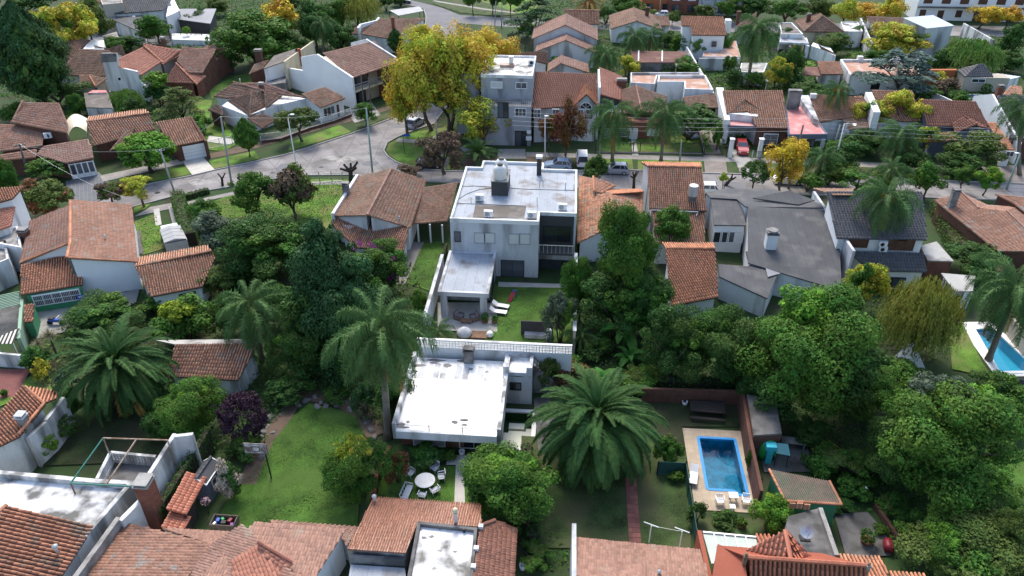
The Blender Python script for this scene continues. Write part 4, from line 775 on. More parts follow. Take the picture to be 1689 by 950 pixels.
# --- grey membrane house
h=H('low house with a large dark grey felt roof and a stubby white chimney',(1270,400));q=rp(h,'b6',[(345,600,3.1),(990,770,2.9),(960,385,4.0),(915,232,4.9),(345,205,4.9)],None,'dark grey roof felt',white,.1,th=.12)
rp(h,'b6',[(150,690,2.7),(480,830,2.6),(560,640,2.9),(480,510,3.3),(330,510,3.3),(360,615,3.0),(140,605,2.9)],None,'dark grey roof felt',white,.1);rp(h,'b6',[(90,150,4.2),(285,160,4.4),(335,340,3.7),(115,330,3.7)],None,'dark grey roof felt',white,.15)
rp(h,'b6',[(180,80,4.2),(55,125,4.0),(90,152,4.3),(270,158,4.5),(330,200,4.95),(915,222,4.95),(800,175,4.8),(520,90,4.2)],None,'dark grey roof felt',white,.1);rp(h,'b6',[(380,150,4.9),(690,195,5.0),(622,100,5.6)],None,'dark grey roof felt');rp(h,'b6',[(690,195,5.0),(800,165,4.8),(622,100,5.6)],None,'dark grey roof felt')
rp(h,'b6',[(865,390,4.1),(968,392,4.1),(912,225,4.95),(870,330,4.5)],None,'dark grey roof felt');f=Fr(0,0,px('b6',(110,530),(330,520)));p=W2('b6',3.7,(115,330),(335,340));f=Fr(0,3.6,None,[p[0]+Vector((0,.12,0)),p[1]+Vector((0,3,0))]);h.inset=0
for k in range(4):h.win(f,'f',*px('b6',(118+48*k,382),(158+48*k,452)),kind='dark',fm=frame_w,panes=1)
p=W3('b6',(490,500,3.4))[0];h.chimney(p,3.,5.4,1.15,1.0,whiteclean,rubble);MB().lathe((p.x,p.y,5.75),[(.02,0),(.6,0),(.55,.12),(.02,.14)],14).build('chimney_cowl',rubble,h.root)
m=MB();qq=W3('b6',(440,515,3.38),(525,515,3.38),(570,665,2.95),(480,690,2.95));m.add([v+Vector((0,0,.03))for v in qq],[(0,1,2,3)][::1]);m.build('sheet_flashing',greymetal,h.root)
wq=W2('b6',5.3,(800,90),(1000,400));m=wallface(h,wq[0],wq[1]+Vector((.3,-3,0)),0,5.0,lightgrey,.3);m.build('party_wall',lightgrey,h.root);h.done()
# --- black tile two storey
h=H('two storey white house with black tiled roofs and brown shutters behind a palm',(1450,440));rp(h,'b7',[(585,475,5.2),(-90,465,5.2),(-165,115,7.6),(545,118,7.6)],'slate','slate',whiteclean);rp(h,'b6',[(790,85,6.6),(1065,90,6.6),(1060,130,7.6),(935,130,7.6)],'slate','brown')
rp(h,'b7',[(585,715,2.5),(150,705,2.5),(0,560,3.7),(555,575,3.7)],'slate','slate',white);p=W2('b7',5.1,(-90,470),(585,478));f=Fr(0,5.2,None,[p[0]+Vector((0,.32,0)),p[1]+Vector((0,4,0))]);h.inset=0
h.win(f,'f',*px('b7',(8,462),(130,530)),kind='brownshut');h.win(f,'f',*px('b7',(310,478),(470,552)),kind='brownshut');h.win(f,'f',*px('b7',(365,480),(405,545)),kind='dark',panes=1,fm=frame_br)
for k in(0,1):a,b=px('b7',(218,482+k*38),(285,520+k*38));f3=f;o,d,nr=f3.side('f',0);r0=ray((a[0]+b[0])/2,(a[1]+b[1])/2);t=(o-Vector((0,0,CAM_H))).dot(nr)/r0.dot(nr);hit=Vector((0,0,CAM_H))+r0*t;c=MB().box((hit.x,hit.y-.18,hit.z-.28),(.85,.34,.56)).build('air_conditioner',plastic,h.root);MB().tube([(hit.x-.1,hit.y-.37,hit.z),(hit.x-.1,hit.y-.34,hit.z)],[.22,.22],12).build('fan_grille',blackp,c)
f4=Fr(0,0,None,[W2('b7',0,(240,890))[0],W2('b7',0,(460,850))[0]]);h.win(f4.sub(0,1.2,f4.W,3),'f',*px('b7',(290,760),(400,830)),kind='dark',fm=iron,panes=3);h.done()
# outbuildings beside it
h=H('dark brick outbuilding with a pale fibre cement lean-to roof',(1545,425),'outbuilding','shed');rp(h,'b7',[(590,632,2.6),(785,635,2.6),(655,490,2.9),(535,520,2.9)],None,'fibre cement sheet',brickd,.1);h.done()
h=H('open pale roofed garden shelter with a white door',(1590,480),'garden_shelter','shelter');rp(h,'b7',[(790,860,2.4),(925,860,2.4),(945,745,2.6),(690,725,2.6)],None,'fibre cement sheet');q=W2('b7',2.3,(790,850),(920,855),(935,760),(720,745))
for i,p in enumerate(q):MB().box((p.x,p.y,0),(.15,.15,2.35)).build('post',white,h.root)
MB().prism([(q[2]+Vector((.1,0,0)))[:2],(q[3]+Vector((.2,0,0)))[:2],(q[3]+Vector((.2,-.2,0)))[:2],(q[2]+Vector((.1,-.2,0)))[:2]],0,2.3).build('wall',oldwhite,h.root);MB().prism([(q[1]+Vector((-.6,.1,0)))[:2],(q[1]+Vector((-.1,.1,0)))[:2],(q[1]+Vector((-.1,.16,0)))[:2],(q[1]+Vector((-.6,.16,0)))[:2]],0,2.1).build('door',frame_w,h.root);h.done()
# --- brick house on the right
h=H('dark brick house with a broad weathered hipped tile roof at the right edge',(1640,400));q=rs(h,'b7',3.0,.36,[(1110,560),(640,180),(840,125),(965,243),(1175,262),(1320,400),(1420,560)],'french','old',brickd);zr=q[3].z;h.cap(q[2]+Vector((0,0,.05)),q[3]+Vector((0,0,.05)),'pink');h.cap(q[4]+Vector((0,0,.05)),q[5]+Vector((0,0,.05)),'pink')
c1_,c2_=q[3],q[4];k1=P(*px('b7',(1040,215))[0],zr-.7);k2=P(*px('b7',(1250,238))[0],zr-.7);h.plane([k1,q[2]+Vector((.2,.3,-.3)),q[2],c1_],'french','old');h.plane([k2,k1,c1_,c2_],'french','old');rp(h,'b7',[(1225,225,3.6),(1098,115,4.0),(1400,190,4.6),(1420,330,4.4)],'french','old',brickd);k3=P(*px('b7',(1420,330))[0],zr-.6);h.plane([k3,k2,c2_,q[5]],'french','old')
h.wall(brickd,[p[:2]for p in(k1,k2,c2_,c1_)],0,zr-1.0);h.chimney(W3('b7',(770,210,3.6))[0],3.,5.3,.8,.6,rubble,rubble)
a,b=W2('b7',0,(660,310),(915,580));
h.winat(a.lerp(b,.45),(b-a).normalized(),Vector((-(b-a).y,(b-a).x,0)).normalized()*-1,0,1.6,1.,2.3,'shutter',frame_w);rp(h,'b7',[(1100,715,2.5),(1200,718,2.5),(1195,665,2.9),(1105,665,2.9)],'barrel','mixed',white);h.done()
# --- left house with green porch
h=H('large reddish tiled house with a green walled barrel tile porch',(150,480));rp(h,'c4',[(1195,800,3.6),(1145,300,3.6),(600,262,5.3),(612,640,5.3),(580,770,5.3)],'french','old',whiteclean);rp(h,'c4',[(265,445,3.4),(170,815,3.4),(600,640,5.2),(612,300,5.2)],'french','old',whiteclean)
h.cap(*W3('c4',(614,280,5.35),(612,640,5.35)),'orange',.16);h.cap(*W3('c4',(610,640,5.35),(583,765,5.35)),'orange',.16);h.cap(*W3('c4',(583,765,5.3),(1170,800,3.7)),'orange',.12);h.cap(*W3('c4',(175,812,3.45),(590,645,5.2)),'orange',.12)
rp(h,'c4',[(180,1090,2.4),(720,1000,2.4),(715,915,2.8),(640,915,2.8),(580,745,3.5),(180,830,3.5)],'barrel','orange');q=W3('c5',(190,230,2.3),(650,160,2.3),(590,60,3.0),(190,100,3.0));under(h,q,greenw,.15,th=.2);h.vent(W3('c4',(920,605,4.4))[0],4.4,.4)
a,b=W2('c5',0,(200,385),(655,300));a2,b2=P(*px('c5',(190,230,2.3))[0]),P(*px('c5',(650,160,2.3))[0]);d=(b2-a2);d.z=0;L=d.length;d.normalize();nr=Vector((d.y,-d.x,0));o=Vector((a2.x,a2.y,0))-nr*.13;h.winat(o,d,nr,L*.12,L*.9,.9,2.05,'grille',frame_w,5,2)
p=o+d*L*.84+nr*.2;MB().add([p+Vector((0,0,.95)),p+d*.9+Vector((0,0,.95)),p+d*.9+Vector((0,0,1.45)),p+Vector((0,0,1.45)),p-nr*.04+Vector((0,0,.95)),p-nr*.04+d*.9+Vector((0,0,.95)),p-nr*.04+d*.9+Vector((0,0,1.45)),p-nr*.04+Vector((0,0,1.45))],[(0,1,2,3),(7,6,5,4),(0,4,5,1),(1,5,6,2),(2,6,7,3),(3,7,4,0)]).build('blue_notice',bluep,h.root)
m=MB();
for k in(.15,.5):m.add([p+nr*.012+d*(.12+k*0)+Vector((0,0,1.08+k*.4)),p+nr*.012+d*.75+Vector((0,0,1.08+k*.4)),p+nr*.012+d*.75+Vector((0,0,1.16+k*.4)),p+nr*.012+d*.12+Vector((0,0,1.16+k*.4))],[(0,1,2,3)])
m.build('notice_lettering',plastic,h.root);h.chimney(W3('c4',(210,560,3.6))[0],2.,4.0,1.0,.8,brickd,rubble);h.done()
# its garage
h=H('small barrel tiled garage with pale blue walls behind the covered trailer',(290,480),'garage','garage');rp(h,'q5',[(715,545,2.5),(960,490,2.5),(1025,370,2.9),(1005,325,3.6),(640,402,3.6)],'barrel','mixed',whiteclean);rp(h,'q5',[(985,303,3.0),(648,362,3.0),(640,402,3.6),(1005,330,3.6)],'barrel','mixed',whiteclean);h.cap(*W3('q5',(640,402,3.65),(1005,328,3.65)),'mixed')
a2,b2=W3('q5',(715,545,2.5),(960,490,2.5));d=(b2-a2);L=d.length;d.normalize();nr=Vector((d.y,-d.x,0));o=Vector((a2.x,a2.y,0))-nr*.29;h.winat(o,d,nr,L*.5,L*.66,0.05,1.9,'opening',frame_w);h.winat(o,d,nr,L*.7,L*.85,.8,1.9,'dark',frame_w,1);h.done()
# --- far left edge white house
h=H('white walled house with orange tiled roofs at the left edge',(20,420));rp(h,'c4',[(110,255,6.0),(-120,310,6.0),(-60,170,6.6),(205,140,6.6)],'barrel','orange',whiteclean);rp(h,'c4',[(-120,560,4.2),(98,490,4.2),(130,315,5.2),(-100,360,5.2)],'french','red',white);
q=W3('c4',(-80,640,3.3),(190,690,3.3),(160,500,3.3),(-60,560,3.3));h.flat([p[:2]for p in q],3.2,conc,white,.3);q=W3('c4',(-150,900,2.8),(85,800,2.8),(60,640,2.8),(-140,660,2.8));h.flat([p[:2]for p in q],2.8,conc,oldwhite,.4);h.done()
h=H('slatted green pergola beside the white house at the left edge',(15,500),'pergola','pergola');q=W3('c5',(-60,345,2.3),(150,290,2.3),(150,195,2.3),(-60,240,2.3))
for i in range(9):a=q[0].lerp(q[3],i/8);b=q[1].lerp(q[2],i/8);MB().bar(a,b,.09).build('slat',palegreen,h.root)
for p in q:MB().bar((p.x,p.y,0),p,.1).build('post',palegreen,h.root)
h.done()
h=H('brown and white striped awning over a patio by the left edge',(15,560),'awning','awning');q=W3('c5',(-70,605,2.1),(105,600,2.1),(150,480,2.4),(-40,560,2.4))
for i in range(11):
    t0,t1=i/11,(i+1)/11;MB().add([q[0].lerp(q[1],t0),q[0].lerp(q[1],t1),q[3].lerp(q[2],t1),q[3].lerp(q[2],t0)]+[v-Vector((0,0,.05))for v in(q[0].lerp(q[1],t0),q[0].lerp(q[1],t1),q[3].lerp(q[2],t1),q[3].lerp(q[2],t0))],[(0,1,2,3),(7,6,5,4),(0,4,5,1),(1,5,6,2),(2,6,7,3),(3,7,4,0)]).build('stripe',canvw if i%2 else woodd,h.root)
for p in q:MB().bar((p.x,p.y,0),p,.06).build('post',white,h.root)
h.done()
h=H('narrow green meter cupboard with a little tiled roof',(50,540),'cupboard','cupboard');rp(h,'c5',[(190,435,1.9),(255,430,1.9),(268,290,2.3),(192,300,2.3)],'barrel','orange',greenw,.05);h.done()
wall('pale green boundary wall in front of the striped awning','c5',[(170,250),(145,560)],2.0,palegreen,.3);wall('low white garden wall below the striped awning','c5',[(-60,670),(160,690)],1.6,oldwhite,.25)
# --- barrel roof outhouse amid trees left
h=H('barrel tiled outhouse among trees between the two left palms',(350,620),'outhouse','outhouse');rp(h,'q5',[(1130,940,2.2),(800,925,2.2),(830,770,3.4),(1225,768,3.4)],'barrel','mixed',oldwhite);rp(h,'q5',[(740,752,2.9),(1190,745,2.9),(1225,768,3.4),(830,770,3.4)],None,'fibre cement sheet');h.done()
# ------------------------------------------------------------------ houses across the street and beyond
def simple(label,ang,z,fr,pts,roof,at_=None,name='house',cat='house',**k):
    f=Fr(ang,z,px(fr,*pts));c=f.p(f.W/2,f.D/2,0);h=House(name,label,cat,(c.x,c.y,0));return h,f
# grey three storey building
h=H('tall grey three storey block with white flat roof and metal railings',(830,247));h.inset=0;zt=9.6
f=Fr(0,zt,px('a6',(185,243),(628,245),(205,155),(655,80)));f0=f.sub(0,-3.2,f.W,f.D);f1=f.sub(-1.5,-.5,1.6,f.D-1.5)
h.wall(greypl,f0.poly(),0,6.2);MB().prism(inset(f0.poly(),.02),6.2,6.23).build('terrace_floor',conc,h.root);h.flat(f.poly(),zt,membold,greypl,.3,.2,z0=6.21,capmat=white);h.flat(f1.sub(-2.5,1.5,f1.W-2,f1.D).poly(),zt-.3,membsil,greypl,.2,.2)
h.win(f,'f',*px('a6',(265,290),(358,342)),kind='shutter');h.win(f,'f',*px('a6',(482,297),(572,346)),kind='dark',fm=frame_w);h.win(f0,'f',*px('a6',(475,522),(565,586)),kind='dark',fm=frame_w,panes=3);h.win(f0,'f',*px('a6',(475,720),(572,860)),kind='dark',fm=iron);h.win(f0,'f',*px('a6',(325,470),(412,600)),kind='dark',fm=iron,panes=2)
m=MB();a,b=f0.p(0,.1,7.1),f0.p(f0.W,.1,7.1);m.bar(a,b,.05)
for i in range(28):p=a.lerp(b,i/27);m.bar(p-Vector((0,0,.9)),p,.03)
m.build('railing',iron,h.root,kind='stuff');p=f.p(f.W*.53,f.D*.55,zt);h.chimney(p,zt-.1,zt+1.2,.6,.6,galv,galv);MB().box((p.x-.6,p.y-.3,zt),(2.2,1.2,.35)).build('roof_plinth',terraceroof,h.root);p=f.p(f.W*.93,f.D*.6,zt)
c=MB().box((p.x,p.y,zt+.05),(.95,.4,.8)).build('air_conditioner',plastic,h.root);MB().tube([(p.x,p.y-.22,zt+.45),(p.x,p.y-.19,zt+.45)],[.28,.28],12).build('fan_grille',blackp,c)
for z,w_ in((1.1,.55),(2.2,.4)):q=f0.p(f0.W-.3,-.25,z);MB().box((q.x,q.y,z),(w_*1.5,.35,w_)).build('air_conditioner',plastic,h.root)
h.done()
# red two storey with arched dormer window
h=H('red tiled two storey house with skylights and a gabled arched window',(935,250));h.inset=.25;q=rp(h,'a6',[(622,520,5.6),(1190,490,5.6),(1182,215,8.2),(640,210,8.2)],'barrel','red',lightgrey);f=Fr(0,5.6,None,[q[0],q[1]+Vector((0,7,0))])
for x0,x1 in((735,785),(1065,1105)):
    a,b=W3('a6',(x0,312,7.0),(x1,270,7.5));mb=MB();s_=(q[2]-q[1]).normalized();e=Vector((1,0,0));n_=e.cross(s_);o=a+n_*.1;mb.add([o,o+e*.85,o+e*.85+s_*1.1,o+s_*1.1]+[v-n_*.2 for v in(o,o+e*.85,o+e*.85+s_*1.1,o+s_*1.1)],[(0,1,2,3),(0,4,5,1),(1,5,6,2),(2,6,7,3),(3,7,4,0)]);sk=mb.build('skylight',frame_w,h.root);o=o+n_*.02+e*.1+s_*.12;MB().add([o,o+e*.65,o+e*.65+s_*.86,o+s_*.86],[(0,1,2,3)]).build('pane',glass,sk)
qx=W3('a6',(985,480,5.9),(1085,385,7.4),(1195,490,5.9));yb=qx[0].y-.35;g0,g1,g2=Vector((qx[0].x,yb,5.7)),Vector(((qx[0].x+qx[2].x)/2,yb,7.5)),Vector((qx[2].x,yb,5.7));bk=Vector((0,5,0))
h.plane([g0+bk,g0,g1,g1+bk],'barrel','orange');h.plane([g2,g2+bk,g1+bk,g1],'barrel','orange');wm=h.wmb(lightgrey);y0=yb+.25;wm.add([(g0.x+.3,y0,0),(g2.x-.3,y0,0),(g2.x-.3,y0,5.75),(g1.x,y0,7.3),(g0.x+.3,y0,5.75)]+[(g0.x+.3,y0+3,0),(g2.x-.3,y0+3,0),(g2.x-.3,y0+3,5.75),(g1.x,y0+3,7.3),(g0.x+.3,y0+3,5.75)],[(0,1,2,3,4),(9,8,7,6,5)]+[(i,i+5,(i+1)%5+5,(i+1)%5)for i in range(5)])
fa=Fr(0,0,None,[Vector((g0.x+.3,y0,0)),Vector((g2.x-.3,y0+3,0))]);h.inset=0
for a,b in(((1022,530),(1060,612)),((1088,530),(1145,612))):h.win(fa,'f',*px('a6',a,b),kind='grille',fm=frame_w,rows=2)
ac=MB();rr_=.85;cx_=g1.x;ac.add([(cx_+rr_*1.15*math.cos(math.pi*i/12),y0-.06,5.25+rr_*1.15*math.sin(math.pi*i/12))for i in range(13)]+[(cx_+rr_*math.cos(math.pi*i/12),y0-.06,5.25+rr_*math.sin(math.pi*i/12))for i in range(13)],[(i+1,i,i+13,i+14)for i in range(12)])
for i in(3,6,9):t=math.pi*i/12;ac.bar((cx_,y0-.05,5.25),(cx_+rr_*math.cos(t),y0-.05,5.25+rr_*math.sin(t)),.05)
aw=ac.build('arched_window',frame_w,h.root);MB().add([(cx_+rr_*math.cos(math.pi*i/12),y0-.03,5.25+rr_*math.sin(math.pi*i/12))for i in range(13)],[tuple(range(13))[::-1]]).build('pane',glass,aw)
h.win(f,'f',*px('a6',(640,530),(690,600)),kind='grille',fm=frame_w);h.win(f,'f',*px('a6',(800,530),(850,600)),kind='grille',fm=frame_w);h.win(fa,'f',*px('a6',(1030,740),(1130,860)),kind='garage');MB().prism([(q[1].x+.02,q[1].y),(q[1].x+.32,q[1].y),(q[1].x+.32,q[1].y+9),(q[1].x+.02,q[1].y+9)],0,8.3).build('party_wall',white,h.root);h.done()
# brown roofs behind it
h=H('brown hip and gable roofed house behind two street palms',(1060,235));rp(h,'a7',[(235,440,3.2),(560,430,3.2),(600,300,3.8),(345,205,5.0)],'french','brown');h.wall(white,[p[:2]for p in W2('a7',3,(70,420),(560,440),(600,300),(350,220),(100,300))],0,3.0);rp(h,'a7',[(390,415,4.2),(600,440,3.1),(600,300,3.6),(345,205,5.0)],'french','brown');rp(h,'a7',[(225,420,3.2),(390,410,4.3),(345,205,5.0),(225,240,4.0)],'french','brown')
rp(h,'a7',[(220,330,3.6),(230,120,4.0),(40,60,6.2),(36,262,6.2)],'french','red',darkwall,.2);h.cap(*W3('a7',(345,205,5.05),(390,412,4.3)),'pink');h.chimney(W3('a7',(225,200,4.2))[0],3.5,5.0,1.6,.8,brickd,conc);f=Fr(0,0,px('a7',(90,640),(600,650)));h.inset=0
for x in(90,300):h.win(f,'f',*px('a7',(x,560),(x+50,640)),kind='shutter')
h.win(f,'f',*px('a7',(185,560),(290,625)),kind='grille',fm=frame_w);h.win(f,'f',*px('a7',(445,565),(530,618)),kind='shutter');h.wall(brick,f.sub(0,.02,f.W,3).poly(),0,2.9);h.done()
h=H('flat terracotta roof terrace house with white parapets beside the vine covered carport',(1140,205));h.flat([p[:2]for p in W2('a7',3.4,(745,255),(980,262),(915,140),(530,140),(520,195),(740,195))],3.4,terraceroof,white,.5,.25);h.flat([p[:2]for p in W2('a7',3.2,(300,190),(500,200),(520,130),(900,135),(870,105),(300,105))],3.0,terraceroof,lightgrey,.4,.25)
rp(h,'a7',[(770,390,2.6),(1030,385,2.6),(990,272,3.2),(730,300,3.2)],'french','brown');
for p in W2('a7',2.4,(1015,395),(780,395)):MB().box((p.x,p.y+.3,0),(.35,.35,2.5)).build('post',cream,h.root)
h.wall(darkwall,[p[:2]for p in W2('a7',2.6,(740,330),(1010,330),(995,290),(735,300))],0,2.6);h.done()
# house with pink canopy
h=H('brown barrel tiled house with a pink canopy over a red car',(1250,250));h.inset=.3;q=rp(h,'b3',[(390,345,3.2),(650,355,3.2),(605,50,5.6),(110,45,5.6),(145,235,4.0),(320,225,4.0)],'barrel','mixed',white);rp(h,'b3',[(325,180,4.2),(480,240,4.0),(285,115,5.2)],'barrel','mixed');rp(h,'b3',[(145,235,4.0),(325,180,4.4),(285,115,5.2)],'barrel','mixed');h.wall(white,[p[:2]for p in W2('b3',3.2,(150,275),(390,300),(390,230),(150,235))],2.6,4.0)
h.flat([p[:2]for p in W2('b3',3.0,(160,338),(385,345),(335,280),(140,278))],2.95,pinkroof,bluegrey,.12,.15,z0=2.6);f=Fr(0,0,None,[W2('b3',0,(430,520))[0],W2('b3',0,(640,480))[0]]);h.wall(brickd,[p[:2]for p in W2('b3',2.9,(390,360),(645,365),(640,250),(390,250))],0,2.95);f5=Fr(0,2.9,px('b3',(390,363),(645,363)));f5=f5.sub(0,0,f5.W,3);h.inset=0;h.win(f5,'f',*px('b3',(455,405),(550,490)),kind='grille',fm=frame_w)
h.wall(white,[p[:2]for p in W2('b3',3.0,(50,60),(110,60),(165,330),(120,330))],0,3.8)
for x in(190,432):p=W2('b3',2.7,(x,455))[0];MB().box((p.x,p.y,0),(.55,.55,2.8)).box((p.x,p.y,2.8),(.7,.7,.15)).build('gate_pillar',white,h.root)
h.done()
h=H('house with a flat pink painted carport roof and broad brick chimney',(1330,245));h.flat([p[:2]for p in W2('b3',3.3,(655,415),(975,412),(890,290),(760,170),(625,175))],3.3,pinkroof,bluegrey,.12,.2,z0=2.7);p=W3('b3',(680,195,3.3))[0];h.chimney(p,2.5,6.0,1.9,.9,rubble,rubble);h.wall(greypl,[p[:2]for p in W2('b3',3.0,(640,250),(870,270),(780,175),(625,175))],0,2.9)
for p in W2('b3',2.7,(945,450),(700,440)):MB().box((p.x,p.y+.2,0),(.5,.4,2.7)).build('pillar',lightgrey,h.root)
h.wall(lightgrey,[p[:2]for p in W2('b3',4.0,(730,100),(815,100),(900,310),(860,290))],0,4.3);h.done()
h=H('brown tiled house behind a palm with a small gable over its porch',(1390,240));rp(h,'b3',[(900,300,3.4),(1340,250,3.6),(1275,95,5.4),(825,85,5.4)],'barrel','mixed',white);rp(h,'b3',[(1150,370,2.8),(1330,350,3.0),(1280,250,3.6),(1080,250,3.6)],'french','brown',white);MB().box((*W3('b3',(855,98,5.4))[0][:2],5.2),(.9,.6,.7)).build('roof_vent',white,h.root);h.done()
h=H('brown tiled house with a white dividing gable behind the thin yellow tree',(1470,240));rp(h,'b4',[(330,300,3.2),(490,300,3.2),(425,50,5.4),(95,45,5.4),(160,250,3.6)],'barrel','mixed',white);rp(h,'b4',[(-20,200,4.6),(45,200,4.6),(15,95,5.2),(-60,95,5.2)],'barrel','mixed',white);a,b=W2('b4',5.2,(60,75),(130,240));MB().prism([(a.x-.5,a.y),(a.x+.5,a.y),(b.x+.5,b.y),(b.x-.5,b.y)],0,5.5).build('gable_wall',white,h.root);h.done()
# bright red tile house at right
h=H('rose red tiled house with tall white gable wall and blue grey front',(1590,255));rp(h,'b4',[(545,335,3.6),(1055,345,3.6),(950,135,6.0),(505,122,6.0)],'barrel','red',bluegrey);rp(h,'b4',[(965,340,4.2),(1060,360,3.6),(845,250,5.0)],'barrel','red');rp(h,'b4',[(785,380,3.6),(965,335,4.4),(845,250,5.0),(750,335,3.6)],'barrel','red')
h.wall(bluegrey,[p[:2]for p in W2('b4',3.5,(800,390),(1060,390),(1060,340),(800,340))],0,3.5);rp(h,'b4',[(565,465,2.6),(790,460,2.6),(770,395,3.1),(560,392,3.1)],'french','terra',bluegrey,.2);rp(h,'b4',[(1180,530,2.7),(1270,535,2.7),(1110,310,3.9),(1045,310,3.9)],'french','orange',white,.2)
a,b,c_,d_=W3('b4',(1265,490,3.0),(1090,70,6.6),(920,120,6.3),(1050,305,4.0));y1=a.y;m=MB();xw=b.x;m.add([(xw+x,y,z)for x in(-.15,.15)for y,z in((a.y,0),(a.y,3.2),(b.y,6.5),(b.y+5,4.5),(b.y+5,0))],[(0,1,2,3,4),(9,8,7,6,5)]+[(i,i+5,(i+1)%5+5,(i+1)%5)for i in range(5)]);m.build('gable_wall',whiteclean,h.root)
h.chimney(W3('b4',(1130,90,5.8))[0],4,7.2,.8,.7,brick,conc);f=Fr(0,2.6,px('b4',(1120,550),(1260,550)));f=f.sub(0,.3,f.W,2);h.inset=0;h.win(f,'f',*px('b4',(1205,550),(1250,588)),kind='dark',fm=frame_w);h.done()
h=H('house with a steep dark concrete tile roof at the right edge',(1680,220));rp(h,'b4',[(1245,440,3.4),(1500,440,3.4),(1500,85,6.2),(1125,85,6.2)],'slate','slate',brickd);rp(h,'b4',[(1170,80,3.0),(1330,82,3.0),(1330,10,3.6),(1240,5,3.6)],'slate','mixed');h.done()
# far right block
h=H('small brick outhouse with brown barrel tiles and a rusty lean-to',(1355,143),'outhouse','outhouse');rp(h,'b1',[(1435,690,2.6),(1635,688,2.6),(1600,572,3.2),(1395,570,3.2)],'barrel','mixed',oldwhite);rp(h,'b1',[(1260,690,2.3),(1425,705,2.3),(1410,620,2.5),(1285,620,2.5)],None,'rusty sheet roofing');f=Fr(0,2.5,px('b1',(1450,690),(1620,690)));f=f.sub(0,.3,f.W,2);h.inset=0;h.win(f,'f',*px('b1',(1450,705),(1485,780)),kind='opening');h.done()
h=H('house with a flat terracotta roof in white parapets behind the blue cedar',(1450,150));h.flat([p[:2]for p in W2('b2',3.3,(120,690),(740,720),(735,545),(30,545))],3.1,terraceroof,white,.45,.3);
for x in(210,530):p=W3('b2',(x,530,3.6))[0];MB().box((p.x,p.y,3.0),(.9,.9,1.1)).build('roof_vent',white,h.root)
f=Fr(0,3.0,px('b2',(290,700),(740,725)));f=f.sub(0,-.1,f.W,2);h.inset=0;h.win(f,'f',*px('b2',(315,740),(420,808)),kind='opening',fm=frame_w);h.done()
h=H('beige garden house with a dark hipped roof beside a small blue pool',(1610,150));rp(h,'b2',[(1155,690,2.7),(1415,690,2.7),(1330,575,4.2),(1280,575,4.2)],'slate','slate',beige);rp(h,'b2',[(1085,630,2.9),(1155,690,2.7),(1280,575,4.2)],'slate','slate',beige,.2);f=Fr(0,2.6,px('b2',(1165,700),(1405,700)));f=f.sub(0,.3,f.W,2.5);h.inset=0;h.win(f,'f',*px('b2',(1225,712),(1332,742)),kind='dark',fm=frame_w);h.wall(beige,f.sub(0,.01,f.W+3,2.5).poly(),0,2.6)
h.wall(orangew,[p[:2]for p in W2('b2',2.9,(800,632),(1080,632),(1080,620),(800,622))],0,2.9);rp(h,'b2',[(1420,705,2.4),(1560,715,2.4),(1660,690,2.5),(1440,660,2.5)],None,'pale sheet roofing',white,.1);h.done()
h=H('modern pale grey cube house with a sloping white metal roof',(1540,75));q=rp(h,'b2',[(815,255,6.2),(1060,230,6.2),(870,135,7.4),(600,160,7.4)],None,'pale sheet roofing',lightgrey,.1);f=Fr(0,6,px('b2',(825,262),(1055,240)));h.done()
h=H('brown tiled house with rough white side walls left of the metal roofed cube',(1460,75));rp(h,'b2',[(370,310,3.0),(640,300,3.0),(595,155,4.8),(265,150,4.8)],'french','brown',oldwhite);a,b=W2('b2',3.4,(215,170),(320,400));wallface(h,a,b,0,3.6,oldwhite,.3).build('side_wall',oldwhite,h.root);h.done()
h=H('low house with a bright white flat roof and grey awning',(1400,75));h.flat([p[:2]for p in W2('b2',3.2,(70,290),(235,290),(190,205),(35,205))],3.2,membold,white,.2);h.done()
h=H('brown hipped roof house with a chimney beside the grey flat roofs',(1350,65));f=Fr(0,3.2,px('b1',(1290,290),(1640,300),(1190,200),(1540,200)));h.hip(f,3.2,5.6,2.,'french','brown',wallmat=cream);h.chimney(f.p(f.W*.2,f.D*.5,3),3,5.6,.8,.6,brickd,conc);h.done()
h=H('house with two stepped grey flat roofs and a yellow side wall',(1310,85));h.flat([p[:2]for p in W2('b1',3.6,(1060,320),(1265,322),(1160,215),(1040,215))],3.6,feltb,white,.15);h.flat([p[:2]for p in W2('b1',2.8,(1045,395),(1320,408),(1270,340),(1060,335))],2.8,membsil,lightgrey,.12,z0=2.5);h.wall(yellowp,[p[:2]for p in W2('b1',2.6,(1180,410),(1210,412),(1210,350),(1180,350))],0,2.6);h.wall(white,[p[:2]for p in W2('b1',2.6,(1290,420),(1325,430),(1300,350),(1280,350))],0,2.6);h.done()
h=H('white garden annexe with a small red tiled lean-to roof',(1370,90),'annexe','annexe');rp(h,'b1',[(1430,445,2.8),(1580,515,2.6),(1540,480,3.0),(1410,420,3.2)],'french','brown');h.wall(white,[p[:2]for p in W2('b1',2.7,(1340,420),(1430,450),(1570,515),(1520,440),(1360,390))],0,2.6);h.done()
h=H('white house with an orange barrel tiled roof and a pink yard',(1165,85));h.inset=.3;q=rp(h,'b1',[(230,325,5.2),(555,328,5.2),(525,155,7.2),(130,150,7.2),(135,238,6.2),(225,238,6.2)],'barrel','orange',whiteclean);f=Fr(0,5.2,None,[q[0],q[1]+Vector((0,6,0))]);h.win(f,'f',*px('b1',(420,385),(455,432)),kind='dark',fm=greypl,panes=1,rows=2);h.wall(whiteclean,[p[:2]for p in W2('b1',4.6,(130,270),(225,290),(225,240),(135,240))],0,5.0);h.wall(white,[p[:2]for p in W2('b1',5.6,(545,190),(605,190),(590,172),(540,172))],0,5.6)
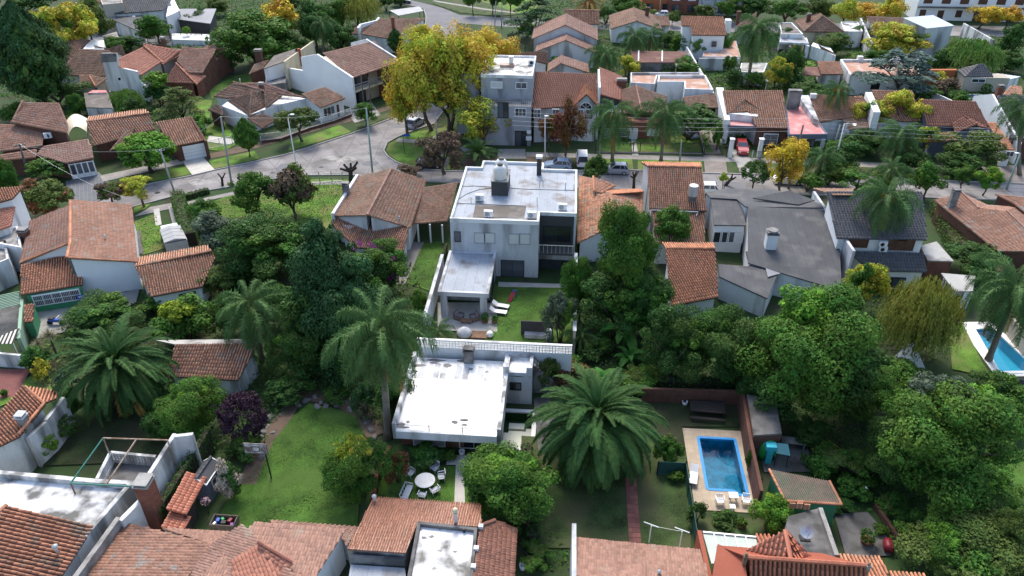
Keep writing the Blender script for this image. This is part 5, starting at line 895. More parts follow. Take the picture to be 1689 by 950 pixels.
h.flat([p[:2]for p in W2('b1',2.2,(330,525),(685,530),(640,380),(520,380),(500,480),(340,480))],2.2,terraceroof,lightgrey,.05,.1);h.done()
h=H('narrow brown roofed house beside the tall palm with a brick chimney',(1235,70));rp(h,'b1',[(650,260,3.4),(830,270,3.4),(830,130,4.6),(690,190,4.6)],'french','brown',oldwhite);h.chimney(W3('b1',(660,180,4.2))[0],3,5.6,.8,.7,brickd,brickd);h.flat([p[:2]for p in W2('b1',2.5,(670,670),(900,675),(935,590),(690,590))],2.5,fibre,white,.1);h.done()
h=H('long low building with a dark rust red sheet metal roof',(1090,105),'warehouse','shed');q=rp(h,'a8',[(1160,620,3.0),(1700,620,3.0),(1700,512,3.4),(1150,505,3.4)],None,'rusty sheet roofing',concd,.1)
for x in(1225,1460):a,b=W3('a8',(x,612,3.05),(x+2,508,3.45));MB().bar(a,b,.25).build('roof_batten',white,h.root)
h.done()
wall('pale grey boundary wall at the end of the pink yard','b1',[(300,540),(680,540)],2.4,lightgrey,.3);wall('white topped side wall running down to the flat terracotta terrace','b1',[(185,430),(430,860)],2.6,white,.3)
h=H('brown hipped house with dark windows behind two feathery palms',(1050,62));f=Fr(0,3.0,px('a8',(1010,290),(1455,285),(935,190),(1380,160)));h.gable(f,'v',3.0,4.8,'french','brown',wallmat=white);f6=Fr(0,3.0,px('a8',(1310,240),(1520,245),(1520,178)));h.shed(f6,'b',2.8,3.4,'french','brown',wallmat=oldwhite);h.chimney(f.p(f.W*.75,f.D*.7,3),3,5.4,.8,.6,brickd,brickd);h.win(f,'f',*px('a8',(1030,325),(1095,370)),kind='shutter');h.done()
h=H('grey house with two stepped front gables and brown roofs',(925,90));f=Fr(0,4.4,px('a8',(165,375),(822,380)));f=f.sub(0,0,f.W,9);h.gable(f,'v',4.2,7.0,'french','pink',wallmat=lightgrey,over=.35);f7=Fr(0,3.3,px('a8',(200,505),(800,500)));f7=f7.sub(0,.2,f7.W,5);h.gable(f7,'v',3.1,5.4,'french','pink',wallmat=lightgrey);f8=Fr(0,2.9,px('a8',(325,650),(735,725)));f8=f8.sub(0,.4,f8.W,5.5);h.gable(f8,'v',2.8,4.4,'french','pink',frac=.32,wallmat=lightgrey)
h.inset=.4;h.winuz(f,'f',1.4,2.6,.9,.8,'shutter');h.done()
h=H('tall brown barrel roofed house behind the grey gables',(955,50));f=Fr(0,4.4,px('a8',(490,235),(835,235)));f=f.sub(0,0,f.W,7);h.gable(f,'u',4.4,6.4,'barrel','mixed',wallmat=white);h.done()
h=H('small brown barrel roof strip behind the grey three storey block',(865,110),'annexe','annexe');rp(h,'a6',[(420,75,6.0),(755,118,6.0),(750,35,6.8),(420,30,6.8)],'barrel','brown',white);h.done()
# top row buildings
h=H('long white two storey terrace building with brown shutters',(1600,35),'terrace_building','building');h.inset=0;f=Fr(0,0,None,[P(1507,33),P(1507,33)+Vector((34,0,0))]);f=Fr(0,0,None,[f.o,f.o+Vector((38,9,0))]);h.flat(f.poly(),6.6,membsil,whiteclean,.3)
for i in range(9):
    h.winuz(f,'f',1.2+i*4.1,3.9,1.8,1.6,'brownshut');h.winuz(f,'f',1.0+i*4.1,.1 if i%2 else.9,1.2,2.1 if i%2 else 1.4,'brownshut');
MB().prism([tuple(f.p(a,b,0))[:2]for a,b in((0,-.9),(38,-.9),(38,-.01),(0,-.01))],3.0,3.2).build('canopy',concd,h.root);h.done()
for i,(x,y,wd,mt,lab)in enumerate(((1100,22,13,orangew,'terracotta fronted two storey house behind a pollarded street tree'),(1140,24,12,brick,'red brick two storey house with white shutters at the top of the street'),(1190,26,12,lightgrey,'pale house with a small balcony seen between far trees'),(1560,10,12,white,'white corner house with a grey roof behind the yellow trees'))):
    if i==3:continue
    h=H(lab,(x,y));f=Fr(0,0,None,[P(x,y)-Vector((wd/2,0,0)),P(x,y)+Vector((wd/2,8,0))]);h.gable(f,'u',5.2,6.6,'french','brown',wallmat=mt);h.inset=.3
    for k in range(3):h.winuz(f,'f',1+k*wd/3.2,3.2,1.6,1.3,'shutter');h.winuz(f,'f',1+k*wd/3.2,.6,1.7,1.5,'dark')
    h.done()
h=H('low house with brown roof and raised white parapet curve',(625,60));rp(h,'b8',[(290,300,3.0),(590,330,3.2),(640,260,3.6),(850,180,4.0),(840,160,4.4),(460,158,4.4)],'french','brown',white);rp(h,'b8',[(160,300,3.0),(270,290,3.0),(440,190,3.9),(280,215,3.9)],'french','brown',white);m=MB();q=W2('b8',3.6,(270,270),(290,240),(430,205),(450,180))
for a,b in zip(q[:-1],q[1:]):d=b-a;n=Vector((-d.y,d.x,0)).normalized()*.2;m.prism([(a+n)[:2],(b+n)[:2],(b-n)[:2],(a-n)[:2]],0,4.3)
m.build('parapet',whiteclean,h.root);h.chimney(W3('b8',(575,240,3.8))[0],3,5.6,.6,.6,brick,brick);h.done()
h=H('open carport with a dark sheet roof near the top street corner',(670,25),'carport','carport');q=rp(h,'b8',[(620,135,2.6),(838,95,2.6),(800,55,2.9),(540,90,2.9)],None,'grey sheet roofing')
for p in q:MB().box((p.x,p.y,0),(.12,.12,2.6)).build('post',iron,h.root)
h.done()
# top left block
h=H('dark tiled roof house with grey white walls top left',(235,50));rp(h,'q1',[(560,62,4.0),(800,55,4.0),(840,-10,5.8),(610,-20,5.8)],'slate','slate',white);rp(h,'q1',[(560,100,3),(700,160,3),(720,60,3.2),(560,60,3.2)],None,'dark grey roof felt',white,.1);h.flat([p[:2]for p in W2('q1',4.6,(812,80),(880,50),(850,-10),(830,-10))],4.4,white,white,.1);f=Fr(-10,0,None,[W2('q1',0,(600,155))[0],W2('q1',0,(720,160))[0]]);h.done()
h=H('black metal roofed bungalow beside the round street tree',(320,55));rp(h,'q1',[(820,90,3.0),(1030,112,3.0),(1060,45,4.2),(860,40,4.2)],None,'grey sheet roofing',darkwall,.4);h.wall(white,[p[:2]for p in W2('q1',2.4,(835,165),(1020,170),(1020,140),(835,135))],0,1.2);h.done()
h=H('brown fronted house with white doors in the top left corner',(170,45));rp(h,'q1',[(440,110,3.0),(570,95,3.0),(560,60,3.4),(440,65,3.4)],None,'grey sheet roofing',beige,.2);h.flat([p[:2]for p in W2('q1',6,(500,20),(600,10),(590,-40),(480,-40))],5.6,conc,beige,.3);h.flat([p[:2]for p in W2('q1',3.5,(500,160),(570,140),(560,110),(490,130))],1.6,conc,white,.0);rp(h,'q1',[(420,10,5.6),(500,12,5.6),(500,-30,6),(420,-30,6)],'french','brown',beige);h.done()
h=H('rambling brown tiled house with a small white gable behind the cedar',(150,140));rp(h,'a1',[(520,480,3.4),(740,440,3.4),(1010,160,6.0),(740,155,6.0)],'french','old',white);rp(h,'a1',[(730,570,3.2),(1190,580,3.2),(1220,290,5.6),(870,280,5.6)],'french','brown',white);rp(h,'a1',[(650,590,3.2),(740,560,3.2),(870,280,5.6),(740,440,4.4)],'french','brown')
h.flat([p[:2]for p in W2('a1',5.4,(930,270),(1165,275),(1160,175),(1015,170))],5.3,white,whiteclean,.05);rp(h,'a1',[(1060,285,5.0),(1400,310,5.0),(1370,275,5.2),(1205,220,6.2)],'french','brown',white);rp(h,'a1',[(885,690,2.6),(1060,690,2.6),(1000,575,3.3),(890,570,3.3)],'french','brown',beige);rp(h,'a1',[(1060,690,2.6),(1200,630,2.6),(1180,590,3.2),(1000,575,3.3)],'french','brown',beige);h.cap(*W3('a1',(1000,575,3.35),(1065,690,2.65)),'orange');h.done()
h=H('house with a huge white chimney wall and a red tiled upper floor',(245,140));h.inset=.35;rp(h,'a3',[(510,305,4.9),(690,215,4.9),(535,75,7.0),(320,190,6.4),(335,262,5.6)],'french','red',beige);rp(h,'a3',[(690,215,4.9),(850,130,4.9),(860,110,5.4),(540,75,7.0)],'french','red',beige);h.cap(*W3('a3',(535,75,7.05),(690,215,5.0)),'orange',.2)
a,b=W3('a3',(195,210,6.4),(590,470,2.2));pr=[];
A0,A2=W3('a3',(330,255,5.6),(512,310,4.9));A0.z=A2.z=0;d=(A2-A0).normalized();n=Vector((-d.y,d.x,0))*.35;A0=A0-n*.9
def wz(x,y): # height at which the photographed point meets the wall plane
    r=ray(*px('a3',(x,y))[0]);nr=Vector((-d.y,d.x,0));t=(A0-Vector((0,0,CAM_H))).dot(nr)/r.dot(nr);q=Vector((0,0,CAM_H))+r*t;return((q-A0).dot(d),q.z)
pts=[wz(*q)for q in((245,440),(185,145),(310,140),(325,255),(480,290),(490,360),(585,440),(600,545))];pts=[(u,max(z,0))for u,z in pts];k=len(pts);m=MB();m.add([A0+d*u+Vector((0,0,z))+n*s_ for s_ in(0,1)for u,z in pts],[tuple(range(k)),tuple(range(k,2*k))[::-1]]+[(i,i+k,(i+1)%k+k,(i+1)%k)for i in range(k)]);m.build('chimney_wall',white,h.root)
q=[A0+d*u+Vector((0,0,z))for u,z in(wz(183,215),wz(183,140),wz(310,140),wz(312,208))];qn=Vector((-d.y,d.x,0)).normalized();m=MB();m.add([v-qn*.06 for v in q]+[v+qn*.42 for v in q],[(0,1,2,3),(7,6,5,4)]+[(i,i+4,(i+1)%4+4,(i+1)%4)for i in range(4)]);m.build('chimney_cap',rubble,h.root);q=[A0+d*u+Vector((0,0,z))-qn*.02 for u,z in(wz(325,362),wz(325,340),wz(345,340),wz(345,362))];MB().add(q+[v+qn*.1 for v in q],[(0,1,2,3),(7,6,5,4)]+[(i,i+4,(i+1)%4+4,(i+1)%4)for i in range(4)]).build('window',glass,h.root);h.done()
h=H('brick house with a brown gable and a hipped porch roof',(340,145));rp(h,'a3',[(905,302,3.8),(1020,302,3.8),(1130,100,6.0),(850,95,6.0),(810,200,5.0)],'french','old',brickd);rp(h,'a3',[(1190,110,4.6),(1190,95,5.0),(1130,60,6.2),(1070,95,6.2)],'french','old');q=W3('a3',(1020,300,3.6),(1255,270,3.6),(1180,130,3.6),(1130,120,3.6));h.wall(brickd,[W2('a3',0,(1040,440))[0][:2],W2('a3',0,(1270,285))[0][:2],(W2('a3',0,(1270,285))[0]+Vector((-6,6,0)))[:2],(W2('a3',0,(1040,440))[0]+Vector((-6,6,0)))[:2]],0,3.6)
rp(h,'a3',[(710,380,2.8),(965,388,2.8),(800,220,4.8)],'barrel','red',brick);rp(h,'a3',[(965,388,2.8),(1050,335,3.0),(900,300,3.9),(800,220,4.8)],'french','red',brick);h.cap(*W3('a3',(800,220,4.85),(965,388,2.85)),'orange');a,b=W2('a3',0,(1040,440))[0],W2('a3',0,(1270,285))[0];d=(b-a).normalized();h.winat(a,d,Vector((d.y,-d.x,0)),3.2,4.6,1.0,2.2,'dark',frame_w);h.winat(a,d,Vector((d.y,-d.x,0)),.8,1.8,1.0,2.2,'dark',frame_w);h.chimney(W3('a3',(705,80,5.6))[0],4,7.,.7,.6,brickd,conc);h.done()
h=H('little flat grey roofed white outbuilding between garden trees',(165,185),'outbuilding','outbuilding');h.flat([p[:2]for p in W2('a3',3.0,(60,585),(280,590),(240,460),(40,465))],3.0,feltb,oldwhite,.0);h.flat([p[:2]for p in W2('a3',3.3,(70,465),(230,460),(225,440),(110,440))],3.25,pinkroof,white,.0);h.done()
# left front row
h=H('brick house with layered brown tile roofs and a white four panel garage',(70,265));rp(h,'a2',[(100,290,4.9),(580,350,4.9),(590,290,5.3),(520,130,6.0),(195,80,6.8)],'french','old',brickd,.4);rp(h,'a2',[(0,520,3.2),(370,480,3.2),(370,340,4.2),(130,300,4.4),(-40,290,4.6)],'french','old',brickd);rp(h,'a2',[(570,620,2.7),(815,580,2.7),(770,420,3.6),(380,475,3.6),(320,560,3.0)],'french','pink',brickd);rp(h,'a2',[(-40,610,2.6),(310,575,2.6),(315,510,3.0),(-40,560,3.0)],'french','old',brickd)
h.wall(cream,[p[:2]for p in W2('a2',4.5,(480,275),(540,285),(515,190),(500,160))],0,5.0);h.cap(*W3('a2',(100,285,4.95),(200,85,6.85)),'pink',.16)
a2,b2=W3('a2',(570,620,2.7),(815,580,2.7));d=(b2-a2);d.z=0;L=d.length;d.normalize();nr=Vector((d.y,-d.x,0));o=Vector((a2.x,a2.y,0))-nr*.28
gd=MB();
for k in range(5):
    x=L*.07+(L*.86)*k/4;gd.add([o+d*(x-.08)+nr*y+Vector((0,0,z))for z in(.05,2.25)for y in(-.02,.09)]+[o+d*(x+.08)+nr*y+Vector((0,0,z))for z in(.05,2.25)for y in(-.02,.09)],[(0,1,3,2),(5,4,6,7),(1,5,7,3),(4,0,2,6),(2,3,7,6),(0,4,5,1)])
for z in(.05,.55,2.15):gd.bar(o+d*L*.07+nr*.05+Vector((0,0,z)),o+d*L*.93+nr*.05+Vector((0,0,z)),.12)
go=gd.build('garage_door',frame_w,h.root)
for k in range(4):x0=L*.07+L*.86*k/4+.1;x1=L*.07+L*.86*(k+1)/4-.1;MB().add([o+d*x+nr*.03+Vector((0,0,z))for x,z in((x0,.62),(x1,.62),(x1,2.1),(x0,2.1))],[(0,1,2,3)]).build('pane',glass,go)
for k in range(4):x0=L*.07+L*.86*k/4+.1;x1=L*.07+L*.86*(k+1)/4-.1;MB().add([o+d*x+nr*.03+Vector((0,0,z))for x,z in((x0,.1),(x1,.1),(x1,.5),(x0,.5))],[(0,1,2,3)]).build('door_panel',frame_w,go)
p=W3('a2',(415,385,4.0))[0];c=MB().box((p.x,p.y,3.6),(1.0,.4,.75),.4).build('air_conditioner',plastic,h.root);q=Vector((p.x+.1,p.y-.23,3.98));MB().tube([q,q+Vector((.01,.03,0))],[.27,.27],12).build('fan_grille',blackp,c);h.done()
h=H('white arched fabric canopy between two tiled houses',(125,220),'canopy','canopy');q=W3('a2',(595,385,2.2),(755,355,2.2),(765,250,2.2),(570,285,2.2));m=MB();
for i in range(9):
    t=i/8;zz=2.2+1.1*math.sin(math.pi*t);m.v+=[tuple(q[0].lerp(q[1],t).to_2d())+(zz,),tuple(q[3].lerp(q[2],t).to_2d())+(zz+.15,)]
m.f=[(2*i,2*i+2,2*i+3,2*i+1)for i in range(8)];m.build('canopy_cloth',canvw,h.root)
for p in q:MB().bar((p.x,p.y,0),p,.08).build('post',frame_w,h.root)
h.done()
h=H('barrel tiled house with brick front and a white sectional garage door',(240,260));rp(h,'a3',[(120,895,2.9),(630,775,2.9),(580,632,4.4),(65,705,4.4)],'barrel','mixed',brickd);rp(h,'a3',[(545,602,3.6),(75,665,3.6),(65,705,4.4),(580,632,4.4)],'barrel','mixed');rp(h,'a3',[(785,905,2.6),(1035,858,2.6),(915,665,4.0),(630,710,4.0)],'barrel','mixed',brickd);h.cap(*W3('a3',(65,705,4.45),(580,632,4.45)),'mixed');rp(h,'a3',[(250,940,2.4),(420,880,2.6),(460,740,3.8),(380,800,3.3)],'french','brown')
a2,b2=W3('a3',(785,905,2.6),(1035,858,2.6));d=(b2-a2);d.z=0;L=d.length;d.normalize();nr=Vector((d.y,-d.x,0));o=Vector((a2.x,a2.y,0))-nr*.28;h.winat(o,d,nr,L*.27,L*.95,.05,2.1,'garage');a,b=W3('a3',(925,665,4.1),(1050,870,2.6));e=(b-a);e.z=0;n=Vector((-e.y,e.x,0)).normalized()*.15;MB().add([(a+n*s_).to_2d().to_3d()+Vector((0,0,z))for s_ in(-1,1)for z in(0,4.15)]+[(b+n*s_).to_2d().to_3d()+Vector((0,0,z))for s_ in(-1,1)for z in(0,2.75)],[(0,1,5,4),(2,6,7,3),(1,3,7,5),(0,2,3,1),(4,5,7,6)]).build('side_parapet',brickd,h.root);h.done()
# corner house and its big neighbour
h=H('white corner bungalow with several brown gables behind a white fence',(440,200));rp(h,'a4',[(350,652,3.0),(490,590,3.0),(625,490,3.0),(480,450,4.8),(375,465,4.8)],'french','brown',white);rp(h,'a4',[(60,495,3.0),(170,525,3.0),(380,465,4.8),(480,450,4.9),(225,375,4.9)],'french','brown',white);rp(h,'a4',[(175,530,3.0),(350,652,3.0),(375,465,4.8)],'barrel','brown',white);rp(h,'a4',[(850,510,3.2),(630,490,3.4),(225,372,5.0),(480,400,4.4),(740,460,4.0)],'french','pink');rp(h,'a4',[(490,595,3.0),(625,490,4.0),(480,450,4.8)],'french','brown')
h.wall(white,[p[:2]for p in W2('a4',3.0,(130,570),(340,650),(600,560),(820,510),(600,470),(250,480))],0,2.95);rp(h,'a4',[(340,685,2.4),(460,752,2.4),(590,690,2.4),(470,630,2.9)],'barrel','brown');rp(h,'a4',[(15,605,2.5),(140,655,2.5),(130,590,2.9),(90,560,2.9)],'barrel','brown',brickd)
q=rp(h,'a4',[(940,582,2.8),(1150,515,2.8),(980,410,4.0),(790,480,3.6)],'french','brown',white);d=(q[1]-q[0]);d.z=0;L=d.length;d.normalize();nr=Vector((d.y,-d.x,0));o=Vector((q[0].x,q[0].y,0))-nr*.28;h.winat(o,d,nr,L*.14,L*.55,.7,2.2,'glass',frame_w,3);h.winat(o,d,nr,L*.64,L*.74,.05,2.2,'wood',frame_w);h.chimney(W3('a4',(462,445,4.6))[0],4,5.6,.7,.6,brickd,conc);h.vent(W3('a4',(280,370,4.8))[0],4.7,.4);h.cap(*W3('a4',(225,375,5.),(480,452,4.95)),'pink')
q=W3('a4',(350,652,3.0),(175,545,3.0));d=(q[1]-q[0]);d.z=0;L=d.length;d.normalize();nr=Vector((-d.y,d.x,0));o=Vector((q[0].x,q[0].y,0))-nr*.26;h.winat(o,d,nr,L*.4,L*.75,.5,1.9,'shutter',frame_w);h.done()
h=H('big white gabled two storey house with a balcony and pale brown roof',(560,175));q=rp(h,'a4',[(1210,338,5.4),(1595,215,5.4),(1385,35,7.6),(965,140,7.6)],'french','pink');d=(q[1]-q[0]);d.z=0;L=d.length;d.normalize();n=Vector((-d.y,d.x,0));e=q[0];a=q[3];run=(Vector((a.x,a.y,0))-Vector((e.x,e.y,0))).dot(n);t=Vector((e.x,e.y,0))
m=MB();pr=[(-.1,0),(-.1,5.45),(run,7.75),(run*1.55,6.4),(run*1.55,4.0),(run*2.6,3.2),(run*2.6,0)];k=len(pr);m.add([t-d*s_+n*v+Vector((0,0,z))for s_ in(.25,-.1)for v,z in pr],[tuple(range(k)),tuple(range(k,2*k))[::-1]]+[(i,i+k,(i+1)%k+k,(i+1)%k)for i in range(k)]);m.build('gable_wall',whiteclean,h.root)
a=t+d*(L+.1);m=MB();m.add([a+d*s_+n*v+Vector((0,0,z))for s_ in(0,.3)for v,z in((-.3,0),(-.3,5.7),(run,8.0),(run*1.5,6.6),(run*1.5,0))],[(0,1,2,3,4),(9,8,7,6,5)]+[(i,i+5,(i+1)%5+5,(i+1)%5)for i in range(5)]);m.build('gable_wall',white,h.root)
h.winat(t+n*1.6,d,-n,.6,4.6,3.1,5.0,'dark',iron,3);h.winat(t+n*1.6,d,-n,.6,3.6,.1,2.3,'dark',iron,2);h.wall(beige,[tuple(t+n*1.62+d*.1)[:2],tuple(t+n*1.62+d*(L-.1))[:2],tuple(t+n*(run*1.5)+d*(L-.1))[:2],tuple(t+n*(run*1.5)+d*.1)[:2]],0,5.5);bf=MB().prism([tuple(t+n*.1+d*.1)[:2],tuple(t+n*.1+d*L*.62)[:2],tuple(t+n*1.6+d*L*.62)[:2],tuple(t+n*1.6+d*.1)[:2]],2.65,3.0);bf.build('balcony_floor',cream,h.root);m=MB();a,b=t+n*.15+d*.15+Vector((0,0,3.95)),t+n*.15+d*L*.62+Vector((0,0,3.95));m.bar(a,b,.06)
for i in range(30):p=a.lerp(b,i/29);m.bar(p-Vector((0,0,.95)),p,.03)
m.build('balcony_railing',lightgrey,h.root,kind='stuff');h.wall(brick,[tuple(t+n*-.2+d*L*.63)[:2],tuple(t+n*-.2+d*L*.8)[:2],tuple(t+n*1.7+d*L*.8)[:2],tuple(t+n*1.7+d*L*.63)[:2]],0,5.6);h.done()
h=H('pale annexe with a sloping felt roof and a cream party wall',(460,130),'annexe','annexe');rp(h,'a4',[(470,265,4.4),(640,210,4.6),(705,165,4.8),(740,100,4.8),(560,160,4.4)],None,'brown roof felt',white,.1);wa,wb=W2('a4',5.0,(645,215),(885,45));wallface(h,wa,wb,0,5.2,cream,.3).build('party_wall',cream,h.root);p=W3('a4',(770,150,4.6))[0];MB().box((p.x,p.y,2.5),(.5,.5,3.2)).build('red_flue',redw,h.root);p=W3('a4',(440,190,3.6))[0];h.chimney(p,0,5.2,1.2,.9,brickd,conc)
rp(h,'a4',[(350,310,2.8),(470,265,2.8),(520,190,3.4),(400,230,3.4)],'french','brown',brickd);h.wall(rubble,[p[:2]for p in W2('a4',2.0,(490,400),(660,380),(660,330),(490,350))],0,2.0);h.done()
# ------------------------------------------------------------------ nearest houses along the bottom of the view
h=H('house in front with glossy brown tiles around a dazzling white roof terrace',(720,880));q=rp(h,'c6',[(985,183,2.9),(235,125,2.9),(55,492,3.5),(460,525,3.5),(545,290,3.35),(985,330,3.35)],'ribbed','shiny',oldwhite,.25)
rp(h,'c6',[(1215,690,2.5),(1235,340,2.5),(1085,285,3.0),(980,325,3.3),(925,700,3.3)],'fine','shiny',oldwhite,.25);h.cap(*W3('c6',(1085,287,3.05),(985,325,3.35)),'shiny');tq=[p[:2]for p in W2('c6',3.35,(545,300),(960,345),(925,720),(470,700))];h.flat(tq,3.15,membold,rubble,.3,.22,capmat=concd)
sq=[p[:2]for p in W2('c6',2.6,(75,590),(455,615),(465,720),(55,720))];h.flat(sq,2.55,membsil,oldwhite,.0);a,b=W2('c6',3.3,(75,520),(455,545));wallface(h,a,b,0,3.1,rubble,.25).build('wall',rubble,h.root);
for(x,y)in((585,410),(700,500),(640,400),(800,505),(560,350),(700,350),(660,620)):
    p=W3('c6',(x,y,3.16))[0];pts=[(p.x+.25*random.uniform(.3,1)*math.cos(6.283*k/8),p.y+.18*random.uniform(.3,1)*math.sin(6.283*k/8))for k in range(8)];MB().prism(pts,3.12,3.157+random.random()*.002).build('roof_stain',conc,h.root)
h.vent(W3('c6',(245,150,3.0))[0],2.9,.5,.09);p=W3('c6',(810,300,3.3))[0];h.chimney(p,3.1,4.2,.2,.2,lightgrey,cream);MB().ball((p.x,p.y,4.5),.2,10,6).build('vent_cowl',cream,h.root,smooth=True);p=W3('c6',(868,365,3.2))[0];MB().tube([(p.x,p.y,3.1),(p.x,p.y,3.5)],[.1,.1],8).build('drain_pipe',blackp,h.root)
for(x,y)in((985,325),(952,478),(932,605)):p=W3('c6',(x,y,3.5))[0];MB().box((p.x,p.y,3.3),(.32,.3,.25)).build('coping_block',white,h.root)
h.done()
h=H('long house in front with mottled brown tiles and a pale tiled hip',(330,900));rp(h,'q9',[(575,690,2.7),(400,960,2.7),(850,1000,3.5),(1015,800,3.5)],'french','old',white,.2);rp(h,'q9',[(1015,800,3.5),(850,1000,3.5),(1500,1050,4.0),(1150,695,4.2)],'fine','pink');q=rp(h,'q10',[(430,730,3.4),(0,697,3.7),(-260,960,3.8),(265,990,3.4)],'fine','pink',white,.2)
rp(h,'q10',[(435,815,2.7),(410,760,2.8),(90,740,2.9),(75,687,2.6),(490,712,2.6)],'fine','pink',white,.2);rp(h,'q9',[(770,725,3.0),(1085,742,2.6),(1060,775,3.0),(1010,800,3.3)],'fine','pink',white,.1)
rp(h,'q10',[(180,890,3.9),(120,960,4.0),(15,792,5.0)],'french','red');rp(h,'q9',[(1100,890,4.0),(1230,790,5.0),(1340,960,4.0),(1110,970,3.9)],'french','red',white,.1);h.cap(*W3('q10',(15,790,5.05),(180,885,3.95)),'red');a,b=W2('q9',3.6,(560,665),(345,960));wallface(h,a,b,0,3.5,conc,.35).build('boundary_wall',conc,h.root);h.done()
h=H('house in the bottom left corner with big round clay barrel tiles',(40,900));rp(h,'q9',[(285,965,3.6),(440,715,3.6),(28,617,5.2),(-160,960,5.2)],'big','clay',lightgrey,.25,parts=1);h.cap(*W3('q9',(-40,680,5.25),(30,615,5.3)),'clay',.16);p=W3('q9',(270,830,4.4))[0];h.vent(p,4.2,.6,.1);h.done()
h=H('worn white roof terrace house with breeze block parapet and brick chimney',(120,800));poly=[p[:2]for p in W2('q9',3.1,(-60,470),(470,505),(640,520),(590,560),(640,545),(365,850),(-60,800))];poly=[p[:2]for p in W2('q9',3.1,(-80,462),(475,512),(650,520),(370,845),(-80,900))];h.flat(poly,3.1,membold,oldwhite,.5,.35)
low=[p[:2]for p in W2('q9',2.2,(480,505),(650,515),(735,420),(545,405))];h.wall(oldwhite,low,0,2.25);MB().prism(inset(low,.05),2.25,2.27).build('terrace_floor',concd,h.root)
bl=W2('q9',3.2,(462,490),(525,365),(740,385));
for a,b in zip(bl[:-1],bl[1:]):
    d=b-a;L=d.length;d.normalize();n=int(L/.24);wallface(h,a,b,0,2.5,oldwhite,.2).build('wall',oldwhite,h.root);wallface(h,a,b,3.2,3.3,oldwhite,.24).build('coping',oldwhite,h.root);ang=math.atan2(d.y,d.x)
    for r_ in range(3):
        for i in range(n):
            p=a+d*(i+.5)*L/n
            if 'BBM' not in globals():
                m=MB();s_=.235;m.box((0,0,0),(.235,.12,.03)).box((0,0,.2),(.235,.12,.033)).box((-.1,0,.03),(.03,.12,.17)).box((.1,0,.03),(.03,.12,.17)).box((0,0,.105),(.17,.1,.025));o=m.build('breeze_block',oldwhite,None,(0,0,0));o.parent=h.root;BBM=o.data;o.location=p-rootloc(h.root)+Vector((0,0,2.5-p.z+r_*.235));o.rotation_euler=(0,0,ang)
            else:link(BBM,'breeze_block',h.root,p-rootloc(h.root)+Vector((0,0,2.5-p.z+r_*.235)),ang)
a,b=W2('c8',4.3,(430,90),(130,560));a2=W2('c8',4.3,(590,72))[0];wallface(h,a+(a-b).normalized()*.2,b,0,4.3,oldwhite,.3).build('tall_side_wall',oldwhite,h.root);wallface(h,a,a2,0,4.25,oldwhite,.3).build('tall_end_wall',oldwhite,h.root);c=W2('c8',3.5,(-10,790))[0];wallface(h,b,c,0,3.5,oldwhite,.35).build('side_wall',oldwhite,h.root)
p=W3('c8',(205,560,4.))[0];h.chimney((p.x+.1,p.y),0,5.0,.95,1.1,brick,conc)
q=W3('q9',(465,505,3.5),(340,510,3.5));top=[P(*v)for v in px('q9',(490,295,5.0),(795,305,5.0),(640,525,4.2),(335,510,4.2))]
m=[(top[0],top[1]),(top[0],top[3]),(top[3],top[2]),(top[0].lerp(top[1],.52),top[3].lerp(top[2],.55))]
for i,(a,b)in enumerate(m):MB().bar(a,b,.09).build('pergola_beam',rust if i in(0,3)else greeniron,h.root)
for v in(top[0],top[3],top[1]):MB().bar((v.x,v.y,2.3),v,.08).build('pergola_post',rust,h.root)
h.done()
h=H('barrel tiled house with chimney and whitewashed side wall beyond the terrace',(30,720));rp(h,'q9',[(-120,420,3.8),(85,275,4.2),(215,130,4.2),(115,55,4.8),(-60,215,5.2)],'barrel','orange',oldwhite);rp(h,'q9',[(270,75,3.8),(118,52,4.8),(210,132,4.2),(270,105,3.9)],'barrel','orange');rp(h,'q9',[(-30,350,3.2),(90,278,3.4),(20,265,3.9),(-40,270,3.9)],'barrel','orange',oldwhite);h.cap(*W3('q9',(118,52,4.85),(210,132,4.25)),'orange');h.cap(*W3('q9',(210,132,4.25),(90,275,4.2)),'orange');h.cap(*W3('q9',(90,275,4.),(-20,350,3.4)),'orange')
p=W3('q9',(115,225,4.2))[0];h.chimney(p,3.4,4.9,.6,.6,rubble,lightgrey);a,b,c=W2('q9',3.3,(300,100),(215,210),(125,290));wallface(h,a,b,0,3.3,oldwhite,.3).build('side_wall',oldwhite,h.root);wallface(h,b,c,0,3.2,oldwhite,.3).build('side_wall',oldwhite,h.root);a,b=W2('q9',2.6,(125,290),(-20,390));wallface(h,a,b,0,2.9,oldwhite,.3).build('side_wall',oldwhite,h.root);h.done()
h=H('rose tiled house at the bottom with its roof edge towards the garden',(1050,910));rp(h,'q11',[(920,830,2.7),(315,768,2.7),(325,990,3.7),(960,1030,3.7)],'fine','pink',white,.2);rp(h,'q11',[(920,970,3.45),(700,925,3.45),(640,888,3.6),(640,1010,3.9),(930,1030,3.9)],'fine','pink');rp(h,'q11',[(340,940,3.5),(640,888,3.6),(640,1000,3.9),(340,1000,3.9)],'fine','pink');h.cap(*W3('q11',(643,886,3.65),(645,1000,4.)),'pink');a,b=W2('q11',3.6,(308,700),(308,990));wallface(h,a,b,0,3.6,lightgrey,.3).build('boundary_wall',lightgrey,h.root);h.vent(W3('q11',(710,945,3.5))[0],3.4,.4);h.done()
h=H('terracotta house at the bottom right with glazed orange tiles and a spiked ridge',(1330,930));rp(h,'c7',[(1395,640,4.0),(590,600,4.0),(570,380,5.6),(1390,432,5.6)],'big','terra',redw,.2,parts=1);rp(h,'c7',[(1080,350,4.6),(1385,430,5.6),(570,380,5.6),(350,290,4.6)],None,'brick red plaster',redw,.15)
